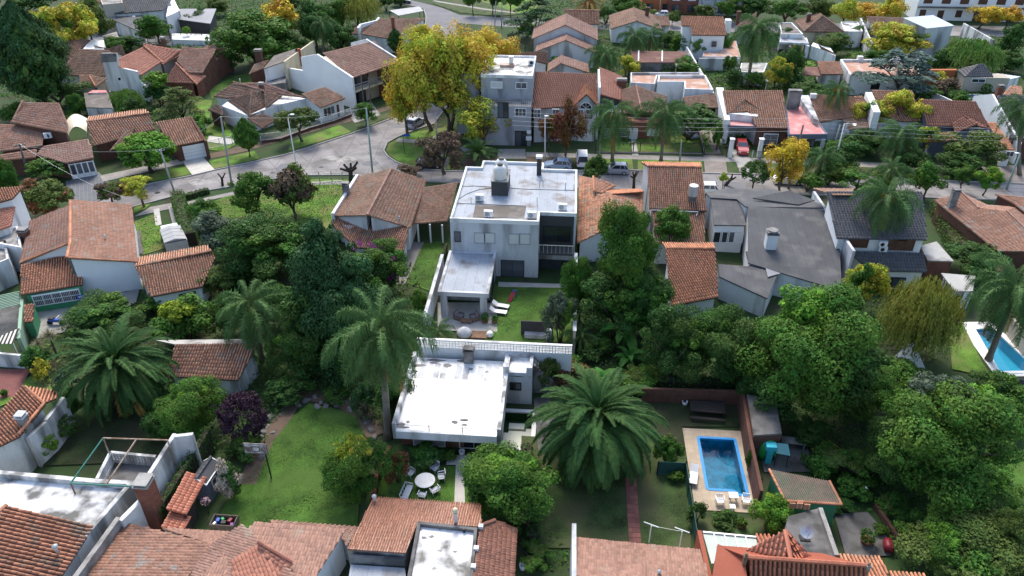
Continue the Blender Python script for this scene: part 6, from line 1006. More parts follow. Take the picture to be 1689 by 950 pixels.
rp(h,'c7',[(545,330,4.9),(830,385,5.6),(822,190,5.9)],'big','terra',parts=1);rp(h,'c7',[(880,388,5.6),(1000,370,4.9),(822,190,5.9)],'big','terra',parts=1);h.cap(*W3('c7',(822,192,5.95),(860,388,5.65)),'terra',.16);h.cap(*W3('c7',(565,378,5.68),(1395,435,5.68)),'terra',.16)
for x,y in((548,375),(1402,440)):p=W3('c7',(x,y,5.7))[0];MB().box((p.x,p.y,4.2),(.22,.22,1.5)).box((p.x,p.y,5.7),(.28,.28,.14)).ball((p.x,p.y,5.95),.11,8,6).build('ridge_finial',rust,h.root)
rp(h,'c7',[(350,290,4.6),(540,350,5.2),(570,640,4.8),(300,620,4.4)],None,'brick red plaster',redw,.05);a,b=W2('c7',3.0,(225,195),(305,560));wallface(h,a,b,0,3.1,redw,.3).build('side_wall',redw,h.root)
q=W3('c7',(250,205,2.7),(620,240,2.7),(660,400,2.9),(310,420,2.9));MB().add([tuple(v)for v in q]+[tuple(v-Vector((0,0,.06)))for v in q],[(3,2,1,0),(4,5,6,7),(0,1,5,4),(1,2,6,5),(2,3,7,6),(3,0,4,7)]).build('translucent_roof',M('clouded roof glazing',(.42,.48,.43),.35,.1),h.root)
for k in range(4):t=.2+k*.2;MB().bar(q[0].lerp(q[1],t)+Vector((0,0,.05)),q[3].lerp(q[2],t)+Vector((0,0,.05)),.07).build('glazing_bar',frame_w,h.root)
MB().bar(q[0]+Vector((0,0,.05)),q[1]+Vector((0,0,.05)),.12).build('gutter',galv,h.root);q=[tuple(v)for v in W3('c7',(620,222,2.9),(720,228,2.9),(700,290,3.1),(635,290,3.1))];rp(h,'c7',[(720,228,2.7),(620,222,2.7),(645,300,3.2),(760,300,3.2)],'barrel','terra')
rp(h,'c7',[(1490,380,2.9),(1200,362,2.9),(1250,540,3.4),(1560,540,3.4)],'barrel','orange',rubble,.2);rp(h,'c7',[(1800,500,2.9),(1550,480,2.9),(1560,560,3.2),(1800,560,3.2)],'barrel','orange',rubble,.2);h.done()
h=H('green walled shed with a mossy corrugated roof edged in tiles',(1330,830),'shed','shed');q=rp(h,'q12',[(368,612,2.4),(100,595,2.4),(25,445,2.6),(310,500,2.6)],None,'worn corrugated sheet' if 0 else 'fibre cement sheet',greenw,.15);h.slabmat=h.force=M('mossy corrugated sheet',(.20,.15,.115),.85,.2,.8,10,stain=(.13,.14,.1),stain_amt=.6)
n=26
for i in range(n):a=q[1].lerp(q[0],(i+.5)/n)+Vector((0,0,.02));b=q[2].lerp(q[3],(i+.5)/n)+Vector((0,0,.02));MB().tube([a,b],[.055,.055],6).build('corrugation',h.slabmat,h.root)
for a,b in((q[1],q[2]),(q[3],q[0]),(q[0],q[1])):h.cap(a,b,'orange',.1)
h.done()
h=H('concrete flat roof with a satellite dish beside the orange tiled ridge',(1290,890),'flat_roof_shed','outbuilding');pl=[p[:2]for p in W2('c7',2.6,(1180,370),(1070,30),(840,90),(830,180),(1000,370))];h.flat(pl,2.6,concd,rubble,.0);a,b=W2('c7',3.0,(1070,30),(1185,360));wallface(h,a,b,0,3.0,conc,.3).build('parapet',conc,h.root);h.done()
h=H('weathered brick outbuilding with a flat dark roof behind the green playhouse',(1260,690),'outbuilding','shed');h.flat([p[:2]for p in W2('p',2.6,(1243,718),(1290,715),(1280,660),(1232,650))],2.6,concd,brickd,.0);h.done()
h=H('grey garden shed with a dark gabled roof trimmed in white',(330,800),'garden_shed','shed');q=W3('c8',(605,395,2.1),(700,490,2.1),(820,310,2.1),(690,290,2.1));f=Fr(math.degrees(math.atan2((q[2]-q[1]).y,(q[2]-q[1]).x)),2.0,None,[q[0],q[1],q[2]]);h.gable(f,'u',1.95,2.5,None,'slate',wallmat=bluegrey,over=.08);h.slabmat=h.force=felt
for a,b in((f.p(f.W,0,1.95),f.p(f.W,f.D/2,2.5)),(f.p(f.W,f.D/2,2.5),f.p(f.W,f.D,1.95)),(f.p(0,0,1.97),f.p(f.W,0,1.97)),(f.p(0,0,1.95),f.p(0,f.D/2,2.5)),(f.p(0,f.D/2,2.5),f.p(0,f.D,1.95))):MB().bar(a,b,.08).build('trim',frame_w,h.root)
h.inset=.08;h.winuz(f,'f',f.W*.3,1.0,.5,.6,'dark',fm=frame_w,panes=1);h.done()
h=H('terracotta tiled lean-to shelter against the ivy covered wall',(300,830),'lean_to','lean-to');q=rp(h,'c8',[(535,740,2.2),(700,435,2.2),(540,395,2.7),(372,695,2.7)],'french','terra');q2=rp(h,'c8',[(515,865,1.7),(572,760,1.7),(400,722,2.1),(330,845,2.1)],'french','terra',woodd,.1)
for p in q[:2]:MB().box((p.x-.1,p.y,0),(.12,.12,2.2)).build('post',woodd,h.root)
MB().prism([tuple(v)[:2]for v in(q[0]+Vector((-.2,.2,0)),q[0].lerp(q[1],.45)+Vector((-.2,0,0)),q[3].lerp(q[2],.45),q[3]+Vector((0,.2,0)))],0,2.0).build('timber_box',woodd,h.root);h.done()
# ------------------------------------------------------------------ palms
def up_from(base,top): # height of the point seen at `top` above the ground point seen at `base`
    b=P(*base);fb=-b.x*SY_+b.y*CY_;lo,hi=0.,30.
    for _ in range(40):
        m=(lo+hi)/2;q=P(top[0],top[1],m);f=-q.x*SY_+q.y*CY_
        lo,hi=(m,hi)if f>fb else(lo,m)
    return lo
palm('huge dark green date palm with arching fronds over the right hand lawn',985,692,4.6,5.9,'phoenix',185,elev=(84,-66),r0=.5)
palm('huge date palm with orange fruit stalks beside the barrel tiled outhouse',194,602,4.2,5.7,'phoenix',115,elev=(84,-55),r0=.5,fruit=True)
def qp(label,base,top,L,n=26,**k):palm(label,top[0],top[1],up_from(base,top),L,'queen',n,base=base,**k)
qp('tall feathery palm standing left of the bright pool house roof',(640,722),(627,543),5.8,46,elev=(82,-72),r0=.24)
qp('feathery palm behind the barrel tiled outhouse',(432,592),(414,505),5.2,36,elev=(82,-65),r0=.2)
qp('leaning feathery palm overhanging the turquoise pool',(1630,594),(1678,474),5.6,36,elev=(75,-60),r0=.22)
qp('tall leaning palm in front of the black tiled house',(1425,443),(1465,325),4.7,30,elev=(75,-48),r0=.24,fruit=True)
qp('left of two palms on the verge outside the black railings',(1010,266),(1013,186),5.2,30,elev=(78,-62),r0=.19)
qp('right of two palms on the verge outside the black railings',(1090,266),(1098,186),5.2,28,elev=(78,-60),r0=.19)
qp('tall palm with a dense hanging crown behind the pink yard',(1232,143),(1248,50),6.0,40,elev=(80,-70),r0=.25)
palm('bushy palm in front of the grey stepped gables',999,90,5.5,4.6,'queen',30,elev=(75,-55));palm('palm left of a pair before the brown hipped house',1046,60,5.5,4.2,'queen',26,elev=(75,-55));palm('palm right of a pair before the brown hipped house',1073,58,5.,4.0,'queen',24,elev=(75,-50))
palm('yellowing date palm at the top of the view',971,4,5.,4.6,'phoenix',40,lf='palmold',elev=(80,-30),r0=.4);qp('slender palm by the cream party wall',(534,92),(531,38),4.2,26,elev=(75,-62),r0=.18)
palm('young bright date palm behind the white flat roofed house',789,256,1.2,3.6,'date',26,elev=(84,12),r0=.25);qp('palm with bare fruit stalks by the small gabled porch',(1375,222),(1384,148),3.4,22,elev=(70,-50),r0=.2,fruit=True)
palm('low fluffy palm by the kerb right of the yellow tree',1356,262,3.4,3.7,'queen',26,elev=(82,-30));palm('silvery feathery palm in front of the thin yellow tree',1487,222,4.6,4.4,'queen',30,elev=(80,-50));palm('low bright palm by the kerb behind the leaning palm',1470,282,3.2,3.6,'queen',22,elev=(80,-30))
qp('palm at the right edge before the dark concrete tiled roof',(1682,288),(1688,180),4.4,28,elev=(75,-60),r0=.2);palm('yellow green clump palm beside the patio wing wall',722,548,1.5,2.2,'queen',20,elev=(82,0),r0=.12,lf='palmq');palm('small feathery palm at the end of the breeze block wall',958,556,1.6,2.4,'queen',20,elev=(82,-10),r0=.12)
for i,(x,y,z,L,lab)in enumerate(((1031,545,2.4,2.9,'tall banana plant with long upright leaves among dark trees'),(1036,590,.8,2.0,'shorter banana plant below the tall one'),(992,626,.8,1.9,'banana plant with broad drooping leaves behind the great date palm'))):
    c=P(x,y,z);root=thing('banana_plant',lab,'plant',(c.x,c.y,0));MB().tube([(c.x,c.y,-.05),(c.x+.1,c.y,z)],[.16,.11],8).build('stem',LF['banana'],root,smooth=True)
    if 'BAN' not in globals():
        V=[];n_=9
        for e0 in(70,40,10):
            VV=[];p=np.zeros(3);a=R(e0)
            for s in range(n_):
                d=np.array([math.cos(a),0,math.sin(a)]);q=p+d/n_;w0=.17*math.sin(math.pi*(s+.15)/n_)**.6 if s else.04;w1=.17*math.sin(math.pi*min(.995,(s+1.15)/n_))**.6;nn=np.array([-math.sin(a),0,math.cos(a)])
                for sd_ in(-1,1):VV.append([p,p+np.array([0,sd_*w0,0])+nn*.05,q+np.array([0,sd_*w1,0])+nn*.05,q])
                p=q;a-=R(7+s*1.6)
            V.append(quads_mesh('leaf',np.array(VV),LF['banana']))
        BAN=V
    rr=random.Random(i)
    for k in range(11):o=link(BAN[0 if k<3 else 1 if k<8 else 2],'leaf',root,(.05,0,z-.1),k*2.4+rr.uniform(-.3,.3),(L*rr.uniform(.8,1.1),)*3)
def spiky(label,x,y,z,L,n,leaf='agave',r=.05):
    c=P(x,y,z);root=thing('spiky_plant',label,'plant',(c.x,c.y,0));MB().tube([(c.x,c.y,-.05),(c.x,c.y,z)],[.1,.07],7).build('stem',bark,root);rr=np.random.default_rng(int(x));V=[]
    for i in range(n):u=unit(1,rr)[0];u[2]=abs(u[2])*.9-.1;sd_=np.cross(u,[0,0,1.]);sd_/=np.linalg.norm(sd_)+1e-6;l=L*rr.uniform(.7,1.1);V.append([-sd_*r,sd_*r,u*l+sd_*.004-np.array([0,0,.12*l]),u*l-sd_*.004-np.array([0,0,.12*l])])
    link(quads_mesh('leaves',np.array(V),LF[leaf]),'leaves',root,(0,0,z),kind='stuff')
spiky('bronze spiky cabbage tree above the ivy covered wall at left',80,552,2.6,1.1,90);spiky('second bronze cabbage tree head close to the striped awning',62,566,1.9,.8,60);spiky('pale spiky yucca by the grey wall below the yellow tree',866,78,1.0,1.6,50,'grey');spiky('dark spiky plant on the rough patio at bottom right',1478,862,.3,.9,60,'palm')
# ------------------------------------------------------------------ trees: nearest gardens first
T=tree
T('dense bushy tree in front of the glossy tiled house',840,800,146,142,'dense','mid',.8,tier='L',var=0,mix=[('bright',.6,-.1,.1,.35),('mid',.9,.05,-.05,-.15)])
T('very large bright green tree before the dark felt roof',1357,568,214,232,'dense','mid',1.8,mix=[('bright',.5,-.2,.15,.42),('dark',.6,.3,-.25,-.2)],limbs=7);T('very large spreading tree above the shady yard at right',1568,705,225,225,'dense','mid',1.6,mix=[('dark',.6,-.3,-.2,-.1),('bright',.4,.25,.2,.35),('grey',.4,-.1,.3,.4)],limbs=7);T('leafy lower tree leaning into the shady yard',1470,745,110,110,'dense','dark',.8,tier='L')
T('dark round tree behind the picnic table, nearer the banana plants',1112,568,112,140,'dense','dark',.8,tier='L');T('dark round tree behind the picnic table, nearer the big bright tree',1196,562,118,135,'dense','dark',.8,tier='L',mix=[('mid',.55,-.1,.1,.35)]);T('dark understorey tree below the big bright tree',1275,640,95,100,'dense','dark',.6)
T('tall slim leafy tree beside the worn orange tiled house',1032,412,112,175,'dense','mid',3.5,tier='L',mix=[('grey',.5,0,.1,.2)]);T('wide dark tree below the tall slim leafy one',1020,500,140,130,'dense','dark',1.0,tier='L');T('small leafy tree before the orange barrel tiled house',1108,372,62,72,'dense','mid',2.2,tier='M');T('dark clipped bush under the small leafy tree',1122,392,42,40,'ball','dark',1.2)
T('olive green weeping tree near the turquoise pool',1520,522,122,140,'willow','willowold',.6,tier='L');T('yellow green bush between the felt roof and the palm trunk',1428,470,62,92,'shrub','yg',.3,shrubby=True,tier='L',name='shrub',cat='shrub');T('dark leafy bush by the dark brick house',1605,425,92,62,'dense','dark',.4,tier='M');T('loose olive shrub filling the bottom right corner',1600,895,205,140,'loose','olive',.2,shrubby=True,name='shrub',cat='shrub',tier='L');T('second loose shrub mass at the bottom right',1545,880,110,110,'loose','mid',.2,shrubby=True,name='shrub',cat='shrub',tier='L');T('grey green branches of a bush at the right edge',1672,880,80,120,'loose','olive',.2,shrubby=True,name='shrub',cat='shrub',tier='L')
T('glossy round orange tree beside the plastic chairs',1270,845,62,68,'dense','bright',.5,tier='M');shrub('mid green shrub between the date palm and the pool deck',1102,742,46,55,'mid');shrub('small flower bed shrub at the foot of the pool deck',1200,858,42,26,'dark');shrub('dark shrub at the corner of the green fence',1150,845,32,40,'dark');shrub('vine clump on top of the green fence',1115,780,36,30,'mid');shrub('leafy bush against the brick wall by the pool',1238,760,16,70,'mid')
T('young bushy tree with a pale yellow crown beside the lawn',592,772,104,116,'dense','mid',.3,tier='L',mix=[('lime',.6,-.25,.2,.35),('yg',.5,.1,.1,.5)]);shrub('low flowering shrub by the terrace lawn',655,772,42,56,'rust');shrub('low green border plant below the pool house window',700,752,60,24,'dark');shrub('potted bush beside the pool house door',742,750,22,22,'mid')
T('bright leafy tree beside the purple tree',318,668,105,108,'dense','mid',.8,tier='L',mix=[('bright',.6,0,.1,.3)]);T('dark purple leaved plum tree',399,688,84,92,'ball','purple',.8,tier='L',mix=[]);shrub('clipped round bush in front of the whitewashed wall',72,732,44,46,'bright','ball',name='topiary',tier='M');shrub('darker clipped round bush under the left date palm',101,704,50,48,'dark','ball',name='topiary',tier='M');shrub('cream blossomed shrub beside the grey shed',379,786,44,66,'pinkflower',mix=[('dark',.85,.12,-.1,-.1)]);shrub('dark shrub at the edge of the earth path',405,735,60,40,'dark')
T('tall ragged dark conifer in the middle of the left gardens',545,500,150,200,'dense','conifer',.5,tier='L',name='conifer',trunk=barkd,mix=[('conifer',.74,.05,.1,.55),('conifer',.4,-.1,.2,1.05),('dark',.75,-.3,-.2,-.2)]);T('round dark evergreen left of the tall conifer',432,408,150,122,'dense','dark',1.2,tier='L');T('grey green olive tree on the edge of the bright lawn',370,376,98,76,'shrub','grey',.8,tier='L');T('small brownish green tree behind the barrel tiled garage',358,457,66,56,'loose','olive',1.,tier='M');shrub('bright lime shrub left of the feathery palm',300,530,98,88,'mid',tier='L',mix=[('lime',.6,-.1,.1,.4)]);T('wide dark bush behind the left date palm',165,524,118,82,'dense','dark',.3,tier='L',mix=[('mid',.7,0,.1,.3)])  # wide dark bush: its lit top is put in as lighter leaves
b_=T('bougainvillea with magenta blossom against the barrel tiled veranda',612,440,112,112,'loose','mid',.5,tier='L',name='flowering_tree',mix=[('dark',.8,0,0,-.1)])
V=[];rr=np.random.default_rng(5);c=b_.children[1].location;s_=b_.children[1].scale
for u in((-.75,.5,.6),(-.45,.6,.75),(-.1,.55,.7),(.3,.5,.6),(.75,.2,.35),(.8,-.1,-.05),(.65,-.2,-.25),(.1,.3,.75),(-.6,.2,.7)):
    q=unit(70,rr)*rr.uniform(.1,.5,(70,1))+np.array([c.x+u[0]*s_.x,c.y+u[1]*s_.y,c.z+u[2]*s_.z]);V.append(leaves(q,unit(70,rr),.16,.8))
link(quads_mesh('blossom',np.concatenate(V),LF['magenta']),'blossom',b_)
shrub('shrub with russet twigs below the end of the breeze block wall',928,606,82,62,'rust',mix=[('mid',.7,.1,.1,.1)]);shrub('dark leafy shrub right of the breeze block wall',985,575,60,50,'dark');T('pale feathery bush on the right side of the middle garden',925,520,56,100,'loose','grey',.2,tier='M',shrubby=True,name='shrub',cat='shrub');shrub('climber on the garden wall right of the white house',944,470,14,80,'mid')
for i,(x,y,w_,h_,lf)in enumerate(((478,640,70,46,'dark'),(560,650,50,36,'dark'),(600,655,40,60,'conifer'),(250,500,60,40,'mid'),(240,640,50,50,'dark'),(70,610,30,40,'yg'),(110,625,42,48,'grey'),(50,590,50,50,'vine'),(505,600,60,60,'dark'),(700,700,20,30,'dark'))):shrub(['dark shady shrub left of the stone bordered path','low dark shrub above the lawn tip','dark upright shrub beside the tall palm trunk','mid green bush behind the wide dark bush','dark bush in the shade of the left date palm','yellow leaved shrub by the red patio','white flecked shrub between patio and date palm','ivy bush spilling over the left wall','dark bush at the foot of the tall conifer','small dark bush against the pool house wall'][i],x,y,w_,h_,lf)
# bright lawn and street edge
T('left of two rounded trees on the bright corner lawn',418,314,80,84,'loose','mid',.9,tier='M');T('right of two rounded trees on the bright corner lawn',477,314,78,92,'shrub','olive',.6,tier='M',mix=[('twig',.9,0,0,.1)]);T('wide brownish shrub by the left street',74,322,78,66,'shrub','olive',.4,tier='L',shrubby=True,name='shrub',cat='shrub',mix=[('rust',.95,0,0,.05)])
T('young twiggy street tree near the grey paved forecourt',181,313,46,38,'loose','twig',1.8,tier='M',base=(186,335),mix=[('olive',.9,0,0,-.05)]);T('young street tree with thin yellowing crown',226,306,52,44,'loose','yg',2.,tier='M',base=(238,342));T('bright round street tree hiding a brick porch',240,248,98,66,'ball','bright',.9,tier='L',trunk=barkd,mix=[('mid',.85,0,0,-.1)])
for i,(x,y,w_,h_,k,lf,zb,lab)in enumerate((
 (75,277,62,34,'dense','mid',1.2,'small tree in front of the layered brown roofs'),(10,292,40,66,'dense','mid',.6,'green tree at the left edge by the utility pole'),(18,184,52,36,'dense','mid',1.2,'green bush at the left edge behind the layered roofs'),(127,172,32,40,'dense','mid',.4,'bright bush beside the white canopy'),(92,150,86,56,'loose','dark',.6,'dark tangled tree under the great cedar'),
 (100,46,104,112,'loose','yg',2.5,'olive leafed tree just right of the great cedar'),(142,28,66,72,'dense','olive',2.,'mid green tree behind the olive leafed one'),(208,166,54,40,'willow','willow',.5,'drooping light green bush by the white outbuilding'),(296,170,86,58,'cedar','olive',1.5,'flat topped spreading tree behind the brick garage'),(255,131,36,30,'dense','bright',3.,'bright tree beside the white chimney wall'),(262,152,42,34,'shrub','dark',.5,'dark bush between white chimney wall and flat topped tree'),(222,182,40,40,'shrub','dark',.3,'dark undergrowth beside the drooping bush'),
 (257,43,52,46,'dense','mid',1.5,'round tree before the dark roofed house at top left'),(410,62,122,90,'dense','mid',.8,'very big round evergreen behind the brick house'),(455,28,82,62,'autumn','yellow',1.5,'golden tree behind the big round evergreen'),(307,50,15,14,'ball','bright',1.5,'small lollipop topiary by the black roofed bungalow'),(212,69,54,26,'dense','dark',.3,'low spreading dark shrub by the lamp post'),(516,36,70,78,'dense','dark',1.,'dark broad tree behind the slender palm'),(590,12,76,52,'willow','willowold',1.,'weeping willow at the top left of the street corner'),(652,66,30,38,'cypress','dark',.3,'dark pointed shrub behind the big gabled house'),
 (405,220,46,54,'cypress','mid',1.2,'young conical street tree outside the corner bungalow'),(492,196,66,54,'loose','olive',2.2,'thin leafed street tree behind the curved lamp post'),(602,186,38,36,'dense','mid',1.2,'small round street tree by the balcony house'),(675,279,40,24,'shrub','twig',.2,'low dark rounded shrub on the traffic island kerb'),(730,244,72,72,'loose','twig',1.6,'bare brown twiggy tree at the street corner'),(796,195,86,74,'autumn','yg',1.5,'yellowing tree beside the grey three storey block'),
 (937,208,62,92,'autumn','rust',1.2,'russet autumn tree in front of the arched window'),(906,212,44,62,'loose','rust',1.6,'thin reddish tree left of the russet one'),(1122,108,60,36,'dense','mid',.4,'dense round bush before the rust red metal roof'),(985,280,42,46,'shrub','dark',.3,'dark shrub at the kerb between parked cars'),(1126,70,34,36,'dense','mid',.4,'green bush left of the white orange roofed house'),(1150,76,36,40,'loose','willow',.5,'pale airy tree beside the white orange roofed house'),(1280,118,42,52,'dense','yg',.3,'yellow green upright tree behind the brown barrel roof'),(1306,104,42,62,'dense','dark',.3,'dark upright tree next to the yellow green one'),(1215,128,30,36,'dense','dark',.2,'dark round bush at the foot of the tall palm'),(1206,106,26,40,'loose','mid',1.,'sparse small tree by the pale grey boundary wall'),(1245,130,34,30,'shrub','mid',.2,'undergrowth right of the tall palm trunk'),(1320,132,30,28,'shrub','dark',.2,'dark bush by the brick outhouse'),
 (1246,285,48,46,'ball','dark',1.0,'clipped round street tree left of the yellow tree'),(1297,264,72,84,'autumn','yellow',1.6,'brilliant yellow street tree'),(1335,298,44,34,'shrub','mid',.3,'low bush at the kerb right of the yellow tree'),(1418,296,84,42,'loose','mid',.4,'grey green bush by the kerb left of the leaning palm'),(1392,250,66,50,'dense','dark',.5,'dark tree behind the triple pole'),(1440,186,60,60,'loose','yg',2.,'thin yellow tree before the brown tiled houses'),(1490,178,70,70,'loose','yg',2.2,'second thin yellow tree before the brown tiled houses'),(1530,225,34,50,'loose','yg',1.,'yellow green bush at the end of the red porch roof'),
 (1606,240,98,66,'loose','olive',1.2,'wide dark olive tree before the rose red tiled house'),(1556,212,50,36,'loose','olive',1.4,'small olive tree left of the blue grey gable'),(1535,293,52,60,'dense','mid',1.3,'round street tree at the kerb near the leaning palm'),(1590,288,42,44,'loose','mid',1.6,'airy street tree nearer the driveway'),(1632,292,40,44,'loose','bright',1.6,'airy bright street tree beside the driveway'),(1490,118,150,78,'cedar','cedar',2.,'blue grey layered cedar over the terracotta flat roof'),(1490,64,90,62,'dense','yg',1.5,'yellow green tree before the pale cube house'),(1604,90,92,56,'willow','willow',.8,'bright weeping willow behind the beige garden house'),
 (1395,14,48,46,'autumn','yg',1.5,'yellow green tree at the far street'),(1440,18,54,32,'autumn','yellow',1.5,'golden tree at the far street'),(1478,14,50,50,'autumn','ochre',1.5,'ochre tree at the far street'),(1622,22,60,32,'autumn','yellow',1.5,'golden tree before the long white terrace'),(1664,24,46,30,'autumn','yellow',1.5,'smaller golden tree right before the long white terrace'),(1377,70,56,36,'dense','olive',1.,'dark olive tree behind the white annexe'),(1562,142,40,30,'shrub','twig',.3,'purple brown shrub beside the terracotta wall'),(1580,160,34,26,'shrub','mid',.2,'green shrubs along the white slanting wall'),(1550,130,26,30,'loose','yg',.5,'yellow leafed sapling at the terracotta wall'),(1628,146,18,18,'ball','dark',.1,'round clipped bush by the small blue pool'),(1676,62,44,62,'loose','dark',2.,'dark slim tree at the right edge'),(1520,152,54,30,'dense','dark',.3,'dark greenery between cedar and white slanting wall'),(1428,108,40,30,'shrub','dark',.3,'dark greenery behind the terracotta flat roof'),
 (882,26,100,70,'cedar','conifer',1.,'huge dark conifer at the top of the view'),(870,46,30,26,'shrub','bright',.2,'bright shrub below the huge dark conifer'),(1032,6,56,36,'dense','mid',1.,'green tree behind the yellowing date palm'),(1000,22,34,30,'shrub','dark',.3,'dark bush behind the tall brown barrel roof'),(1068,18,34,22,'shrub','olive',.3,'olive bush near the terracotta fronted house'),(1110,26,26,22,'dense','olive',1.2,'pollarded olive tree near the white car'),(1165,18,34,24,'dense','olive',1.,'clipped olive tree before the red brick house'),(1250,10,60,46,'dense','dark',1.,'dark tree group before the far street, left end'),(1298,14,60,46,'loose','mid',1.,'grey green tree at the far street'),(1345,10,54,44,'dense','olive',1.,'olive tree at the far street'),(1205,8,44,40,'palmy' if 0 else 'loose','mid',1.5,'airy tree before the pale balcony house'),
 (780,-6,26,40,'dense','mid',2.5,'park tree left at the top corner'),(812,-8,30,40,'dense','dark',2.5,'park tree in the middle at the top corner'),(842,-8,34,46,'dense','mid',2.5,'park tree right at the top corner'),(660,-4,30,24,'shrub','mid',.3,'street corner bush at the top'),(636,4,24,24,'shrub','dark',.3,'dark hedge bush by the dark carport'),(30,-10,110,60,'dense','dark',1.,'dark tree mass at the top left corner'),(350,10,40,30,'dense','olive',.5,'olive bush behind the black roofed bungalow'),(480,4,40,30,'dense','dark',.5,'dark tree behind the golden one'),(700,60,44,50,'dense','ochre',1.,'ochre shrub behind the great yellow tree'),(1110,186,30,30,'shrub','mid',.3,'bush beneath the terracotta terrace'),(1140,192,92,36,'shrub','dark',1.6,'climber smothering the brown carport roof'),(1072,205,40,26,'shrub','mid',.3,'bush below the right street palm'),(1185,225,16,60,'shrub','mid',.1,'hedge plants along the white side wall'),(1075,137,36,22,'shrub','olive',.5,'ivy bush by the terrace parapet'))):
    T(lab,x,y,w_,h_,k,lf,zb,shrubby=(k=='shrub'),name='shrub' if k=='shrub' else 'tree',cat='shrub' if k=='shrub' else 'tree',tier=('M' if max(w_,h_)>36 else 'S'))
T('great dark cedar filling the top left corner',42,84,132,160,'cypress','conifer',2.,tier='L',name='conifer',trunk=barkd,mix=[('dark',.8,.2,-.2,-.1)])
T('great yellow and green street tree, nearest the balcony house',690,126,116,150,'autumn','yg',3.,tier='L',mix=[('ochre',.7,-.25,-.1,.1),('yg',.85,.2,.1,.25)],limbs=7,base=(712,214),var=1);T('golden street tree behind the grey three storey block',808,84,104,88,'autumn','yellow',3.,tier='L',mix=[('ochre',.9,-.05,0,-.1)],base=(785,150));T('yellow street tree leaning over the road corner',664,162,62,80,'autumn','yellow',2.5,tier='M',base=(672,222),mix=[('yg',.8,.1,0,-.2)])
T('broad yellow green street tree between the two golden ones',752,112,126,140,'autumn','ochre',3.,tier='L',base=(744,212),mix=[('yg',.9,-.3,-.1,.1),('ochre',.7,.25,.1,.2)],limbs=7);T('thick leafed green tree among the yellow ones',736,158,76,70,'loose','yg',3.,tier='M',base=(740,224));T('airy yellow tree filling the middle of the street trees',722,84,84,84,'autumn','ochre',4.,tier='M',base=(728,170),mix=[('yg',.8,0,0,-.1)])
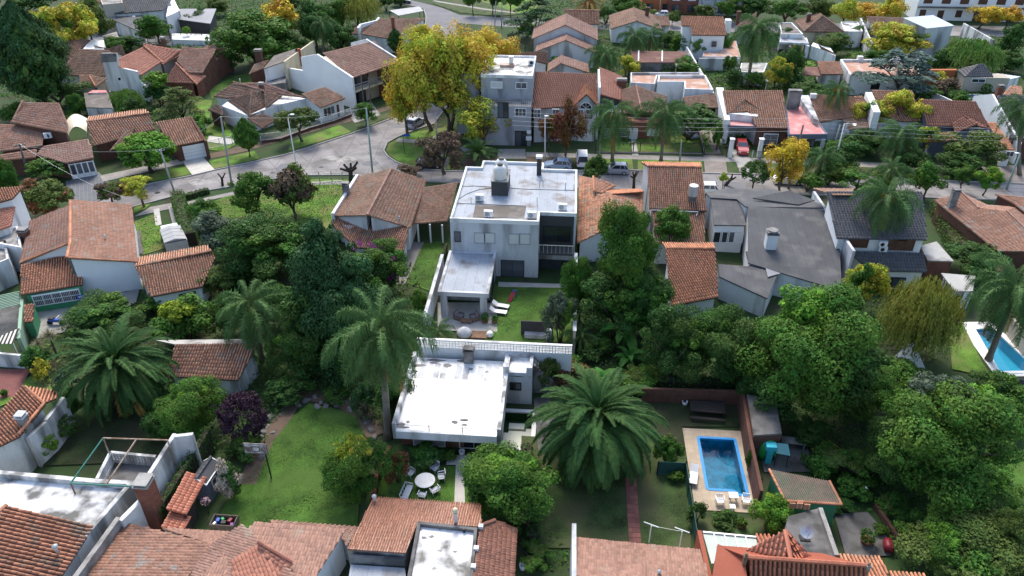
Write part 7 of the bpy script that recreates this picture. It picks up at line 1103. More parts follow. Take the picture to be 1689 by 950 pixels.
for i,(x,y,w_,h_,k,lf,zb,lab)in enumerate((
 (480,400,70,84,'dense','dark',.4,'dark tree joining the round evergreen and the conifer'),(405,452,90,60,'dense','dark',.3,'dark low tree behind the left feathery palm'),(335,350,50,50,'dense','mid',.2,'green bush between clipped hedge and olive tree'),(488,565,92,110,'dense','dark',.5,'dark leafy tree between the two feathery palms'),(575,600,76,96,'dense','conifer',.4,'dark evergreen behind the tall palm trunk'),(470,500,70,80,'dense','dark',.5,'dark tree touching the tall conifer on its left'),(690,500,34,60,'loose','mid',.2,'light leafed bush along the white garden wall'),(365,520,60,70,'dense','mid',.4,'green tree between lime shrub and feathery palm'),(655,650,60,80,'dense','dark',.3,'dark bush in the shade beside the pool house wall'),
 (960,470,56,120,'dense','mid',.6,'leafy tree right behind the tall garden wall'),(1062,500,90,120,'dense','dark',.5,'dark tree between the tall slim tree and the orange roof'),(1225,600,92,110,'dense','dark',.5,'dark tree left of the very large bright tree'),(1062,625,70,50,'dense','mid',.2,'green bush behind the date palm crown'),(905,610,50,60,'loose','olive',.2,'olive bush beside the pool tower stair'),
 (1425,640,120,110,'dense','mid',.6,'mid green tree joining the two very large trees'),(1490,620,80,66,'loose','mid',.4,'leafy bush below the weeping tree'),(1655,650,90,80,'dense','mid',.5,'bushy tree by the turquoise pool at the right edge'),(1335,705,70,52,'dense','dark',.2,'dark shrub left in the shady yard'),(1395,765,96,62,'loose','mid',.2,'leafy bush in the middle of the shady yard'),(1640,790,90,70,'dense','mid',.4,'lower boughs over the right hand lawn'),(1300,560,80,90,'dense','mid',.6,'left bough tree of the very large bright tree'),
 (1290,60,40,34,'dense','dark',.2,'dark shrubs between the brown hipped roof and the tall palm'),(1452,95,44,30,'dense','mid',.2,'green shrubs left of the layered cedar'),(1560,100,40,40,'dense','dark',.2,'dark tree beneath the pale metal roofed cube'),(1660,100,44,34,'dense','dark',.3,'dark shrubs right of the bright weeping willow'),(1100,62,34,26,'dense','dark',.2,'dark shrubs beside the brown hipped house'),(1185,48,26,24,'dense','mid',.2,'small green bush behind the white annexe wall'),(1228,200,30,24,'dense','dark',.1,'small dark bush by the red car drive'),(1420,232,60,44,'dense','dark',.3,'dark shrubs before the brown tiled gable house'),(1370,285,50,44,'dense','mid',.2,'leafy bush below the lit lamp'),(1505,262,54,40,'dense','dark',.2,'dark shrubs under the silvery palm'),(1600,268,80,30,'dense','dark',.1,'dark front garden shrubs before the blue grey wall'),(1655,195,30,40,'dense','dark',.2,'dark tree behind the right edge palm'),(180,75,44,30,'dense','mid',.3,'bush before the white door house at top left'),(380,100,40,30,'dense','dark',.2,'dark bush between brick house and big evergreen'),(480,70,60,50,'dense','dark',.6,'dark tree behind the cream party wall'),(590,85,30,24,'dense','dark',.2,'dark bush behind the big gabled roof'),(610,110,24,20,'shrub','mid',.1,'green shrub by the gabled house rear wall'),(330,28,50,34,'dense','dark',.4,'dark tree behind the black roofed bungalow'),(560,20,50,50,'dense','mid',.5,'green tree left of the weeping willow'),
 (560,62,50,50,'dense','dark',.6,'dark tree right of the slender palm'),(1036,108,40,40,'loose','yg',.4,'yellow green bush under the grey gable palms'),(60,205,60,30,'dense','dark',.3,'dark bush behind the layered roofs'),(330,205,44,34,'shrub','mid',.1,'green shrub below the flat topped tree'),(1190,70,40,40,'dense','mid',.3,'green tree right of the pale airy one'),(1420,55,40,30,'loose','mid',.5,'bush behind the bright white flat roof'),(1335,150,60,34,'dense','dark',.2,'dark garden shrubs before the brick outhouse'),(1455,165,60,34,'dense','dark',.2,'dark garden shrubs before the terracotta flat roof'),(1398,175,60,34,'dense','mid',.3,'garden bush behind the small gabled porch'),(925,105,40,26,'dense','mid',.2,'bush beneath the grey gables'),(20,230,40,34,'dense','dark',.3,'dark bush at the left edge under the roofs'),(110,660,40,50,'dense','dark',.2,'dark shrub under the left date palm fronds'),(270,700,60,60,'dense','dark',.2,'dark shrub between date palm and bright leafy tree'),(870,840,50,90,'loose','mid',.2,'leafy border bush below the dense bushy tree'),(880,920,60,50,'loose','mid',.1,'leafy border bush above the bottom edge'))):
    T(lab,x,y,w_,h_,k,lf,zb,shrubby=(h_<60),name='shrub' if h_<60 else 'tree',cat='shrub' if h_<60 else 'tree',tier='L' if max(w_,h_)>100 else 'M')
# clipped hedges and climbers
def hedge(label,fr,pts,wdt,h_,leaf='hedge',z0=0.,name='hedge',n_per=160,size=.2,group=None):
    q=W2(fr,0 if z0==0 else z0,*pts);C=[];N=[];c0=cen(q);root=thing(name,label,'hedge',(c0.x,c0.y,0),group);rr=np.random.default_rng(int(q[0].x*10)%1000);m=MB()
    for a,b in zip(q[:-1],q[1:]):
        d=b-a;L=d.length;d.normalize();nn=Vector((-d.y,d.x,0));n=int(n_per*L*(h_+wdt)/2);t=rr.uniform(0,L,n);f=rr.random(n);s=rr.choice([-1,1],n);top=f<wdt/(wdt+2*h_)
        o=np.where(top,rr.uniform(-.5,.5,n)*wdt,s*wdt/2*rr.uniform(.75,1.12,n));z=np.where(top,h_*rr.uniform(.93,1.06,n),rr.uniform(.02,1,n)*h_)+z0*0;z+=.06*np.sin(t*3)
        C.append(np.stack([a.x+d.x*t+nn.x*o,a.y+d.y*t+nn.y*o,z],1));N.append(np.where(top[:,None],[[0,0,1.]],np.stack([nn.x*s,nn.y*s,np.full(n,.3)],1)))
        e=nn*wdt*.38;m.prism([(a+e)[:2],(b+e)[:2],(b-e)[:2],(a-e)[:2]],0,h_*.9)
    m.build('inner_branches',barkd,root);link(quads_mesh('foliage',leaves(np.concatenate(C),np.concatenate(N),size,.62,.5,rr)-np.array([c0.x,c0.y,0]),LF[leaf]),'foliage',root)
hedge('tall clipped hedge beside the covered trailer driveway','p',[(296,335),(305,372),(318,405)],1.6,1.9);hedge('ivy clad wall running down behind the grey shed','p',[(352,742),(318,800),(268,880)],.6,2.6,'vine',size=.16);hedge('dark hedge between the black roof and the dark brick house','p',[(1545,350),(1580,420)],2.2,1.6,'olive');hedge('thin green hedge on the trellis left of the white house wall','p',[(737,415),(712,490)],.3,1.2,'mid',size=.14);hedge('low hedge row by the covered trailer and street','p',[(300,330),(345,318)],.8,.7)
hedge('dark hedge behind the picnic table under the trees','p',[(1075,642),(1225,642)],1.,1.3,'dark');hedge('creeper covered left boundary of the tired lawn','p',[(868,745),(880,900)],.9,1.1,'dark');hedge('planting strip at the foot of the white slanting wall','b2',[(830,800),(1010,900)],.5,.7,'mid')
# ground cover and grass
def cover(name,polys,leaf,dens,size,h_,seed,mat=None):
    rr=np.random.default_rng(seed);C=[];N=[]
    for fr,pts in polys:
        q=np.array([tuple(p)[:2]for p in W2(fr,0,*pts)]);lo,hi=q.min(0),q.max(0);n=int((hi-lo).prod()*dens);s=rr.uniform(lo,hi,(n,2));ins=np.zeros(n,bool);k=len(q)
        for i in range(k):
            a,b=q[i],q[(i+1)%k];c_=((a[1]>s[:,1])!=(b[1]>s[:,1]));ins^=c_&(s[:,0]<(b[0]-a[0])*(s[:,1]-a[1])/(b[1]-a[1]+1e-9)+a[0])
        s=s[ins];cl=np.sin(s[:,0]*1.9+seed)*np.cos(s[:,1]*1.6)+np.sin(s[:,0]*.7-s[:,1]*.9);hh=h_*np.clip(.5+.45*cl,.06,1.4);C.append(np.column_stack([s,rr.uniform(.1,1,len(s))*hh+(.075 if name=='grass' else 0)]));N.append(np.tile([0,-.1,1.],(len(s),1)))
    C=np.concatenate(C);c0=C.mean(0);c0[2]=0;V=leaves(C,np.concatenate(N),size,.6,.7,rr)-c0;tag(link(quads_mesh(name,V,LF[leaf]),name,None,tuple(c0)),kind='stuff')
cover('ground_cover',[('p',[(440,600),(640,600),(650,700),(600,700),(560,665),(490,650),(440,640)]),('p',[(240,600),(440,600),(480,660),(430,740),(340,760),(330,700),(240,690)])],'dark',30,.24,.7,1)
cover('ground_cover',[('p',[(950,570),(1240,570),(1240,660),(1070,655),(950,640)]),('p',[(1290,660),(1500,660),(1600,800),(1500,830),(1380,780),(1340,720)]),('p',[(965,420),(1085,420),(1090,560),(955,560)])],'dark',26,.24,.8,2)
cover('ground_cover',[('p',[(330,420),(480,420),(480,600),(330,600)]),('p',[(60,560),(150,500),(330,500),(330,600),(60,640)]),('p',[(560,440),(690,440),(700,560),(560,600)]),('p',[(1400,440),(1600,470),(1560,600),(1420,600)])],'olive',16,.26,.6,3)
cover('ground_cover',[('p',[(860,880),(940,880),(940,940),(860,950)]),('p',[(1375,780),(1500,760),(1500,845),(1375,845)]),('p',[(1440,840),(1500,835),(1520,920),(1475,920)]),('p',[(1490,820),(1620,800),(1689,950),(1480,950)]),('p',[(1600,640),(1689,650),(1689,760),(1590,760)])],'mid',26,.2,.4,4)
cover('ground_cover',[('p',[(870,0),(1260,0),(1260,20),(880,60)]),('p',[(880,60),(1180,60),(1180,240),(985,240),(880,130)]),('p',[(1180,60),(1689,60),(1689,250),(1180,245)]),('p',[(200,-10),(560,-10),(660,60),(520,120),(300,90),(200,60)]),('p',[(0,100),(140,100),(330,190),(330,215),(140,200),(0,160)]),('p',[(1180,100),(1420,110),(1420,150),(1180,150)]),('p',[(1540,120),(1600,150),(1590,175),(1510,160)])],'mid',5,.4,.7,5)
LF['grass']=leafm('grass blades',(.066,.138,.024),.02,.15,.5);LF['grassdry']=leafm('dry grass blades',(.08,.11,.034),.025,.12,.5)
cover('grass',[('p',[(510,669),(559,678),(590,692),(598,712),(588,868),(352,876),(372,832),(400,800),(436,752),(452,724),(480,692)]),('p',[(634,772),(735,772),(745,845),(617,848)]),('p',[(802,476),(945,476),(944,560),(802,560)]),('p',[(693,406),(733,400),(712,480),(674,467)])],'grass',170,.075,.04,6)
cover('grass',[('p',[(862,722),(1128,736),(1136,900),(862,900)]),('p',[(1070,662),(1130,662),(1128,755),(1082,748)]),('p',[(142,692),(328,692),(308,758),(70,768),(80,722)])],'grassdry',110,.075,.04,7)
cover('grass',[('p',[(320,350),(370,327),(470,305),(575,300),(560,330),(545,365),(440,398),(400,370),(337,360)]),('p',[(1592,772),(1689,745),(1689,855),(1602,848)]),('p',[(225,367),(257,354),(270,408),(238,419)])],'grass',70,.1,.05,8)

cover('fallen_leaves',[('p',[(640,258),(640,235),(665,195),(760,190),(760,280),(690,275)]),('p',[(1255,318),(1260,288),(1340,292),(1340,322)]),('p',[(1400,300),(1400,270),(1540,280),(1540,300)])],'ochre',5,.2,.03,9)
cover('fallen_leaves',[('p',[(440,800),(600,700),(620,860),(480,870)]),('p',[(860,730),(1120,740),(1130,890),(870,890)]),('p',[(480,650),(600,680),(620,720),(500,700)])],'ochre',.4,.1,.02,10)

for i,(x,y,w_,h_,lf,lab)in enumerate(((1412,800,60,40,'mid','leafy weeds at the back of the rough patio'),(1480,835,54,40,'mid','weedy shrub on the right side of the rough patio'),(1390,835,36,30,'dark','dark weedy clump beside the green shed'),(1450,872,26,22,'mid','small green clump growing out of the rough patio'),(1345,760,50,34,'dark','dark weedy clump behind the green shed'))):shrub(lab,x,y,w_,h_,lf)
# ------------------------------------------------------------------ cars
def carpaint(name,c):m=M(name,c,.28,.03,spec=.6);m.node_tree.nodes['Principled BSDF'].inputs['Coat Weight'].default_value=.6;return m
PAINT=dict(silver=carpaint('silver car paint',(.27,.30,.36)),white=carpaint('white car paint',(.75,.76,.78)),red=carpaint('red car paint',(.35,.02,.025)),black=carpaint('black car paint',(.015,.015,.018)),blue=carpaint('pale blue car paint',(.26,.35,.47)))
headl=M('headlamp glass',(.7,.7,.7),.15);taill=M('tail lamp glass',(.4,.02,.02),.2);hub=M('alloy wheel',(.4,.4,.42),.35,metal=.6)
def car(label,x,y,rz,paint,L=4.0,Wd=1.7,Hh=1.48,van=False,group='parked cars in the streets and driveways'):
    p=P(x,y);root=thing('parked_car',label,'car',(p.x,p.y,.02),group,0.);m4=Matrix.Translation((p.x,p.y,.02))@Matrix.Rotation(R(rz),4,'Z');pm=PAINT[paint]
    def add(mb,vs,fs):mb.add([m4@Vector(v)for v in vs],fs)
    h=L/2;belt=.92;prof=[(-h,.35,.86),(-h+.04,.62,.94),(-h+.12,.86,.96),(-h*.55,.93,1.),(h*.28,.94,1.),(h*.52,.90,.99),(h*.86,.78,.95),(h-.03,.66,.90),(h,.4,.84)] # x, top height, width share (front at +x)
    b=MB();vs=[];fs=[]
    for(q,z,ws)in prof:
        w_=Wd/2*ws;vs+=[(q,-w_*.96,.2),(q,-w_,min(.5,z)),(q,-w_*.93,z),(q,w_*.93,z),(q,w_,min(.5,z)),(q,w_*.96,.2)]
    for i in range(len(prof)-1):
        for k in range(6):a=i*6+k;d=i*6+(k+1)%6;fs.append((a,d,d+6,a+6))
    fs+=[tuple(range(6))[::-1],tuple(range((len(prof)-1)*6,len(prof)*6))];add(b,vs,fs);body=b.build('body',pm,root,smooth=False)
    g=MB();x0,x1,t0,t1=-h*.92,h*.36,-h*.72,h*.02
    if van:t0,t1=-h*.93,h*.22;x0=-h*.97
    wb,wt=Wd*.455,Wd*.37;zt=Hh-.05;add(g,[(x0,-wb,belt-.02),(x1,-wb,belt-.02),(x1,wb,belt-.02),(x0,wb,belt-.02),(t0,-wt,zt),(t1,-wt,zt),(t1,wt,zt),(t0,wt,zt)],[(0,1,5,4),(1,2,6,5),(2,3,7,6),(3,0,4,7),(4,5,6,7)]);g.build('windows',glass,root)
    rf=MB();e=.05;add(rf,[(t0-e,-wt-.03,zt-.02),(t1+e,-wt-.03,zt-.02),(t1+e,wt+.03,zt-.02),(t0-e,wt+.03,zt-.02),(t0+.1,-wt+.1,Hh),(t1-.1,-wt+.1,Hh),(t1-.1,wt-.1,Hh),(t0+.1,wt-.1,Hh)],[(0,1,5,4),(1,2,6,5),(2,3,7,6),(3,0,4,7),(4,5,6,7),(3,2,1,0)]);rf.build('roof_panel',pm,root)
    pl=MB()
    for s in(-1,1):
        for a,c in(((x0,s*wb,belt),(t0,s*wt,zt)),((x1,s*wb,belt),(t1,s*wt,zt)),(((x0+x1)/2-.05,s*(wb+.005),belt),((t0+t1)/2,s*(wt+.005),zt)),((x0+.45,s*(wb+.003),belt),(t0+.25,s*(wt+.003),zt))):pl.bar(m4@Vector(a),m4@Vector(c),.075)
    pl.build('pillars',pm,root)
    for sx in(-h*.62,h*.62):
        for s in(-1,1):
            a,c=m4@Vector((sx,s*(Wd/2-.17),.3)),m4@Vector((sx,s*(Wd/2+.01),.3));wh=MB().tube([a,c],[.31,.31],16).build('wheel',rubber,root);MB().tube([c,m4@Vector((sx,s*(Wd/2+.025),.3))],[.19,.17],12).build('rim',hub,wh)
    for s in(-1,1):
        f=MB();add(f,[(h-.06,s*.45,.55),(h+.012,s*.45,.55),(h-.02,s*.76,.55),(h-.2,s*.76,.55),(h-.08,s*.45,.68),(h-.012,s*.45,.68),(h-.06,s*.74,.68),(h-.22,s*.74,.68)],[(3,2,1,0),(4,5,6,7),(0,1,5,4),(1,2,6,5),(2,3,7,6),(3,0,4,7)]);f.build('headlight',headl,root)
        f=MB();add(f,[(-h-.015,s*.5,.66),(-h+.1,s*.5,.66),(-h+.1,s*.79,.66),(-h+.0,s*.77,.66),(-h+.02,s*.5,.86),(-h+.12,s*.5,.86),(-h+.14,s*.77,.86),(-h+.06,s*.76,.86)],[(3,2,1,0),(4,5,6,7),(0,1,5,4),(1,2,6,5),(2,3,7,6),(3,0,4,7)]);f.build('taillight',taill,root)
        mr=MB();q=m4@Vector((x1-.1,s*(Wd/2+.06),1.0));mr.ball((q.x,q.y,q.z),(.08,.08,.07),8,5);mr.build('wing_mirror',pm,root)
    n=MB();add(n,[(-h-.012,-.25,.5),(-h-.012,.25,.5),(-h-.002,.25,.62),(-h-.002,-.25,.62)],[(0,3,2,1)]);n.build('number_plate',plastic,root)
    return root
car('pale blue hatchback parked behind the white flat roofed house',920,278,180,'blue');car('silver hatchback parked in front of the black railings',1014,285,180,'silver');car('white van parked behind the pale blue hatchback',960,268,92,'white',4.3,1.75,1.85,van=True);car('white car half hidden behind the tall barrel tiled house',1160,318,180,'white');car('red car under the pink canopy',1223,249,-92,'red');car('silver estate car in the driveway beside the vine covered carport',1133,222,118,'silver',4.4);car('silver car at the street corner under the great yellow tree',686,207,70,'silver');car('black car on the corner beside the twiggy tree',708,276,10,'black',3.8);car('white car under the brilliant yellow tree',1299,302,180,'white');car('white car on the far street by the terracotta fronted house',1090,28,180,'white');car('dark car at the very top street corner',664,5,0,'black',4.4)
# covered trailer with white cab
f=Fr(30,1.9,px('q5',(765,235),(890,295),(850,205),(780,315)));c=f.p(f.W/2,f.D/2,0);q=W3('q5',(780,290,1.9),(888,270,1.9),(855,205,1.9),(758,225,1.9));root=thing('covered_truck','small truck with a grey ribbed canvas cover standing on the grass drive','truck',(c.x,c.y,0))
o,e,d=q[0],(q[1]-q[0]),(q[3]-q[0]);m=MB();m.prism([tuple(v)[:2]for v in q],.55,1.75);m.build('cargo_box',canvas,root)
for k in range(4):
    a,b=q[3].lerp(q[0],k/4+.01),q[3].lerp(q[0],(k+1)/4-.01);a2,b2=q[2].lerp(q[1],k/4+.01),q[2].lerp(q[1],(k+1)/4-.01);mid=Vector((0,0,.28));MB().add([a,b,b2,a2,a.lerp(a2,.5)+mid,b.lerp(b2,.5)+mid],[(0,1,5,4),(4,5,2,3),(0,4,3),(1,2,5),(0,3,2,1)]).build('canvas_panel',canvas,root)
MB().prism([tuple(q[3].lerp(q[2],.05)+d*.02)[:2],tuple(q[3].lerp(q[2],.95)+d*.02)[:2],tuple(q[3].lerp(q[2],.9)+d*.42)[:2],tuple(q[3].lerp(q[2],.1)+d*.42)[:2]],.4,1.55).build('cab',plastic,root);nn=d.normalized()
MB().prism([tuple(q[3].lerp(q[2],.12)+d*.425)[:2],tuple(q[3].lerp(q[2],.88)+d*.425)[:2],tuple(q[3].lerp(q[2],.85)+d*.45)[:2],tuple(q[3].lerp(q[2],.15)+d*.45)[:2]],.95,1.45).build('windscreen',glass,root)
for t in(.15,1.25):
    for s in(.02,.98):p=q[0].lerp(q[1],s)+d*t;p.z=.35;ee=e.normalized()*.1;MB().tube([p-ee,p+ee],[.35,.35],14).build('wheel',rubber,root)
# ------------------------------------------------------------------ poles, lamps, signs, wires
def pole(label,base,top,mat,r=.1,name='utility_pole',cat='pole',arms=(),lamp=None,group=None):
    b=P(*base);z=up_from(base,top);t=P(top[0],top[1],z);root=thing(name,label,cat,(b.x,b.y,0),group);MB().tube([(b.x,b.y,-.1),b.lerp(t,.5),t],[r*1.15,r,r*.75],10).build('pole',mat,root,smooth=True)
    for(f_,L,a)in arms:p=b.lerp(t,f_);dv=Vector((math.cos(a)*L/2,math.sin(a)*L/2,0));am=MB().bar(p-dv,p+dv,.09).build('cross_arm',woodpole,root);[MB().lathe((p+dv*k)+Vector((0,0,.04)),[(.02,0),(.05,.02),(.04,.12),(.01,.16)],8).build('insulator',plastic,am)for k in(-.9,-.3,.3,.9)]
    if lamp:
        dv=Vector(lamp[:3]);e=t+dv;MB().tube([t-Vector((0,0,.1)),t+Vector((dv.x*.3,dv.y*.3,dv.z*.8)),e],[.04,.035,.03],6).build('lamp_arm',mat,root,smooth=True);hd=MB();n=dv.copy();n.z=0;n=n.normalized()if n.length>.01 else Vector((1,0,0));hd.ball((e.x+n.x*.25,e.y+n.y*.25,e.z),(.34,.22,.1),10,6);hd.build('lamp_head',lamp[3],root,smooth=True)
        mm=lamp[4]if len(lamp)>4 else lampglass;MB().ball((e.x+n.x*.28,e.y+n.y*.28,e.z-.06),(.2,.14,.07),10,6).build('lamp_glass',mm,root,smooth=True)
    return root,t
POLES={}
POLES['a']=pole('timber utility pole at the left in front of the layered brown roofs',(49,297),(32,237),woodpole,.14,arms=((.96,1.4,.5),))[1];POLES['b']=pole('concrete utility pole on the left verge beside the round tree',(290,324),(264,246),cpole,.12,arms=((.96,1.,.7),))[1];POLES['c']=pole('concrete utility pole near the white side fence',(382,303),(364,192),cpole,.13)[1];POLES['d']=pole('tall sage green pole at the left street bend',(615,290),(604,178),greenpole,.13)[1]
pole('curved white street lamp outside the corner bungalow',(491,286),(475,196),frame_w,.08,'street_lamp','lamp',lamp=(.5,-.1,.7,frame_w));POLES['e']=pole('slim white street lamp before the red tiled house',(899,266),(899,194),frame_w,.08,'street_lamp','lamp',lamp=(.1,-.2,.4,frame_w))[1];pole('white street lamp near the dark tiled house at top left',(217,62),(212,32),frame_w,.08,'street_lamp','lamp',lamp=(1.0,.2,.6,frame_w))
POLES['f']=pole('sage green pole with a white box at the right end of the street',(1660,313),(1683,253),greenpole,.13,lamp=(-.3,-.1,.1,frame_w))[1];lit=bpy.data.materials.new('lit lamp glass');lit.use_nodes=True;lb=lit.node_tree.nodes['Principled BSDF'];lb.inputs['Emission Color'].default_value=(1,.72,.35,1);lb.inputs['Emission Strength'].default_value=9
pole('street lamp alight on a white pole among three poles',(1373,282),(1393,204),frame_w,.09,'street_lamp','lamp',lamp=(1.0,-.3,.1,frame_w,lit));pole('leaning pole left of the lit lamp',(1371,256),(1386,206),cpole,.12);POLES['g']=pole('concrete pole right of the lit lamp',(1383,252),(1399,202),cpole,.13)[1];POLES['h']=pole('dark leaning timber pole beside the brilliant yellow tree',(1300,311),(1325,206),woodpole,.14)[1]
POLES['i']=pole('slim grey pole on the verge left of the garden path',(988,262),(991,222),cpole,.09)[1];POLES['j']=pole('short concrete pole by the black gate post',(1121,267),(1124,232),cpole,.13)[1];pole('timber pole before the balcony, left one',(602,188),(595,122),woodpole,.11,arms=((.6,1.2,.9),));pole('timber pole before the balcony, right one',(613,192),(608,128),woodpole,.11);pole('slim pole at the top street corner',(827,46),(828,4),cpole,.12);pole('second slim pole at the top street corner',(816,44),(818,2),cpole,.1);pole('slim pole before the white orange roofed houses',(1088,24),(1090,-10),cpole,.12)
pole('timber pole before the long white terrace, left end',(1485,30),(1492,0),woodpole,.13);pole('timber pole before the long white terrace, middle',(1575,34),(1585,2),woodpole,.13);pole('grey pole between the two yellow trees on the left street',(722,250),(718,185),cpole,.12)
def wire(label,a,b,sag=.4,r=.012):
    m=MB();a,b=Vector(a),Vector(b);pts=[]
    for i in range(13):t=i/12;p=a.lerp(b,t);p.z-=sag*4*t*(1-t);pts.append(p)
    m.tube(pts,[r]*13,4);tag(m.build('overhead_wire',galv,None,a.lerp(b,.5)),label,'wire','overhead wires along the streets')
yw=P(1050,268).y;WL=['lowest','second lowest','second highest','highest']
for k in range(4):
    z=5.2+k*.55;wire(f'{WL[k]} of four wires crossing in front of the street palms',(P(845,262).x,yw+.3*k,z),(P(1325,290).x,yw+.2*k,z+.4),.5)
    wire(f'{WL[k]} of four wires over the right part of the street',(P(1325,290).x,yw+.2*k,z+.4),(P(1790,290).x,yw,z+.2),.6)
wire('cable slanting from the left timber pole to the grey forecourt',POLES['a'],P(205,325,3.),.8);wire('cable between the two left utility poles',POLES['a']-Vector((0,0,.3)),POLES['b'],.6);wire('cable between the left poles by the round tree',POLES['b'],POLES['c'],.5);wire('cable from the white fence pole to the sage green pole',POLES['c'],POLES['d'],.7)
# street name sign
b=P(667,252);root=thing('street_sign','blue street name plates on a thin post at the corner island','street sign',(b.x,b.y,0));zt=up_from((667,252),(667,222));MB().tube([(b.x,b.y,0),(b.x,b.y,zt)],[.04,.04],8).build('post',iron,root)
for a,z in((.2,zt-.15),(1.7,zt-.5)):pl=MB().box((b.x+math.cos(a)*.5,b.y+math.sin(a)*.5,z-.15),(1.1,.04,.32),a).build('name_plate',bluep,root)
# pollarded stumps
def stump(label,base,fork,tips,r,mat=barkd,tuft=None):
    b=P(*base);zf=up_from(base,fork);q=P(fork[0],fork[1],zf);root=thing('pollarded_tree',label,'tree',(b.x,b.y,0));m=MB();m.tube([(b.x,b.y,-.1),b.lerp(q,.5),q],[r*1.2,r,r*.95],9)
    for i,t in enumerate(tips):
        z=up_from(base,t);e=P(t[0],t[1],z)+Vector((0,(i%3-1)*.5,0));m.tube([q-Vector((0,0,.15)),q.lerp(e,.55)-Vector((0,0,.1)),e],[r*.75,r*.6,r*.45],7);m.ball(tuple(e),r*.6,7,5)
    m.build('trunk',mat,root,smooth=True);return root
stump('bare pollarded trunk with knuckled branches by the wire fence',(579,303),(578,281),[(564,276),(568,272),(577,273),(588,274),(589,268),(585,280)],.3);stump('bare pollarded street tree between car and tiled roof',(1045,312),(1046,292),[(1040,288),(1044,284),(1053,286),(1049,281)],.2);stump('leaning pollarded street tree with a tuft of new leaves',(1196,306),(1206,295),[(1212,290),(1208,288)],.22);shrub('tuft of new leaves sprouting from the leaning pollarded tree',1196,292,18,16,'lime',zb=1.6)
stump('pollarded dead trunk by the twiggy tree',(367,306),(366,293),[(362,284),(371,286)],.16)
# ------------------------------------------------------------------ fences and railings
def fence(label,fr,pts,h_,post_mat,bar_mat,step=2.,pitch=.16,base=None,name='railing',r=.016,solid=None,baseh=.4):
    q=W2(fr,0,*pts);c=cen(q);root=thing(name,label,'fence',(c.x,c.y,0));bars=MB()
    for a,b in zip(q[:-1],q[1:]):
        d=b-a;L=d.length;d.normalize();n=max(1,int(round(L/step)))
        for i in range(n+1):p=a+d*L*i/n;MB().box((p.x,p.y,0),(.1,.1,h_+.08),math.atan2(d.y,d.x)).build('post',post_mat,root)
        z0=baseh if base else.12
        for z in(z0+.06,h_-.05):MB().bar(a+Vector((0,0,z)),b+Vector((0,0,z)),.045).build('rail',bar_mat,root)
        if solid:
            for i in range(n):p0=a+d*(L*i/n+.06);p1=a+d*(L*(i+1)/n-.06);nn=Vector((-d.y,d.x,0))*.02;MB().prism([(p0+nn)[:2],(p1+nn)[:2],(p1-nn)[:2],(p0-nn)[:2]],.05,h_-.02).build('panel',solid,root)
        else:
            for i in range(int(L/pitch)):p=a+d*(i+.5)*pitch;bars.bar(p+Vector((0,0,z0)),p+Vector((0,0,h_)),r*2)
        if base:nn=Vector((-d.y,d.x,0))*.12;MB().prism([(a+nn)[:2],(b+nn)[:2],(b-nn)[:2],(a-nn)[:2]],0,baseh).build('base_wall',base,root)
    if bars.v:bars.build('bars',bar_mat,root,kind='stuff')
    return root
fence('white metal fence on a low brick base round the corner bungalow','a4',[(455,880),(620,860),(850,775),(1055,715),(1200,660)],1.5,frame_w,frame_w,2.6,.18,brickd);fence('white side fence between the brick garage and the corner bungalow','a4',[(10,935),(220,890)],1.4,frame_w,frame_w,2.,.18);fence('black iron railings with dark gates along the two street palms','a7',[(10,760),(320,765),(375,765),(890,770)],1.7,iron,iron,3.,.15,walk,baseh=.2);fence('black sliding gate across the grass strip driveway','a7',[(905,778),(1090,780)],1.6,iron,iron,2.4,.15);fence('dark green metal sheet fence between two back gardens','q11',[(700,470),(830,475),(880,800)],1.5,iron,greeniron,2.2,.2,None,'sheet_fence',solid=M('dark green sheet',(.02,.07,.06),.6,.1))
fence('rusty wire and post fence along the street side of the bright lawn','p',[(505,304),(528,302),(548,300),(566,300)],1.5,rust,galv,1.6,.5,r=.006,name='wire_fence');fence('dark fence before the black roofed bungalow','p',[(245,72),(300,66),(352,68)],1.6,iron,iron,2.5,.2);fence('low railing on the street front of the brilliant yellow tree house','p',[(1240,262),(1330,264)],1.2,lightgrey,iron,3.,.18)
wall('white slanting garden wall leading down from the cedar','b2',[(785,790),(1040,905)],1.9,whiteclean,.25);wall('red brick garden wall beside the blue pool','q11',[(1105,45),(1145,290),(1200,545)],2.2,brickd,.25);wall('rough brick wall behind the picnic table','p',[(1060,640),(1235,645)],1.6,brickd,.25);wall('rubble wall by the end of the tall palm trunk','q10',[(640,330),(575,470),(560,580)],.7,brick,.35);wall('dark stained boundary wall at the right edge','p',[(1655,620),(1700,628)],1.8,concd,.25);wall('pale boundary wall behind the turquoise pool','p',[(1672,525),(1700,560)],2.0,beige,.25);wall('white boundary wall along the middle house garden, left','c2',[(235,0),(95,490)],2.6,white,.25,cap=lightgrey);wall('tall boundary wall along the middle house garden, right','c2',[(1283,-10),(1272,600)],2.9,beige,.25,cap=white);wall('low brick wall of the worn patio at bottom right','p',[(1445,830),(1498,908)],.5,brickd,.25);wall('grey block side wall under the brown hipped roofs far right','p',[(1590,38),(1640,66)],3.2,oldwhite,.3)
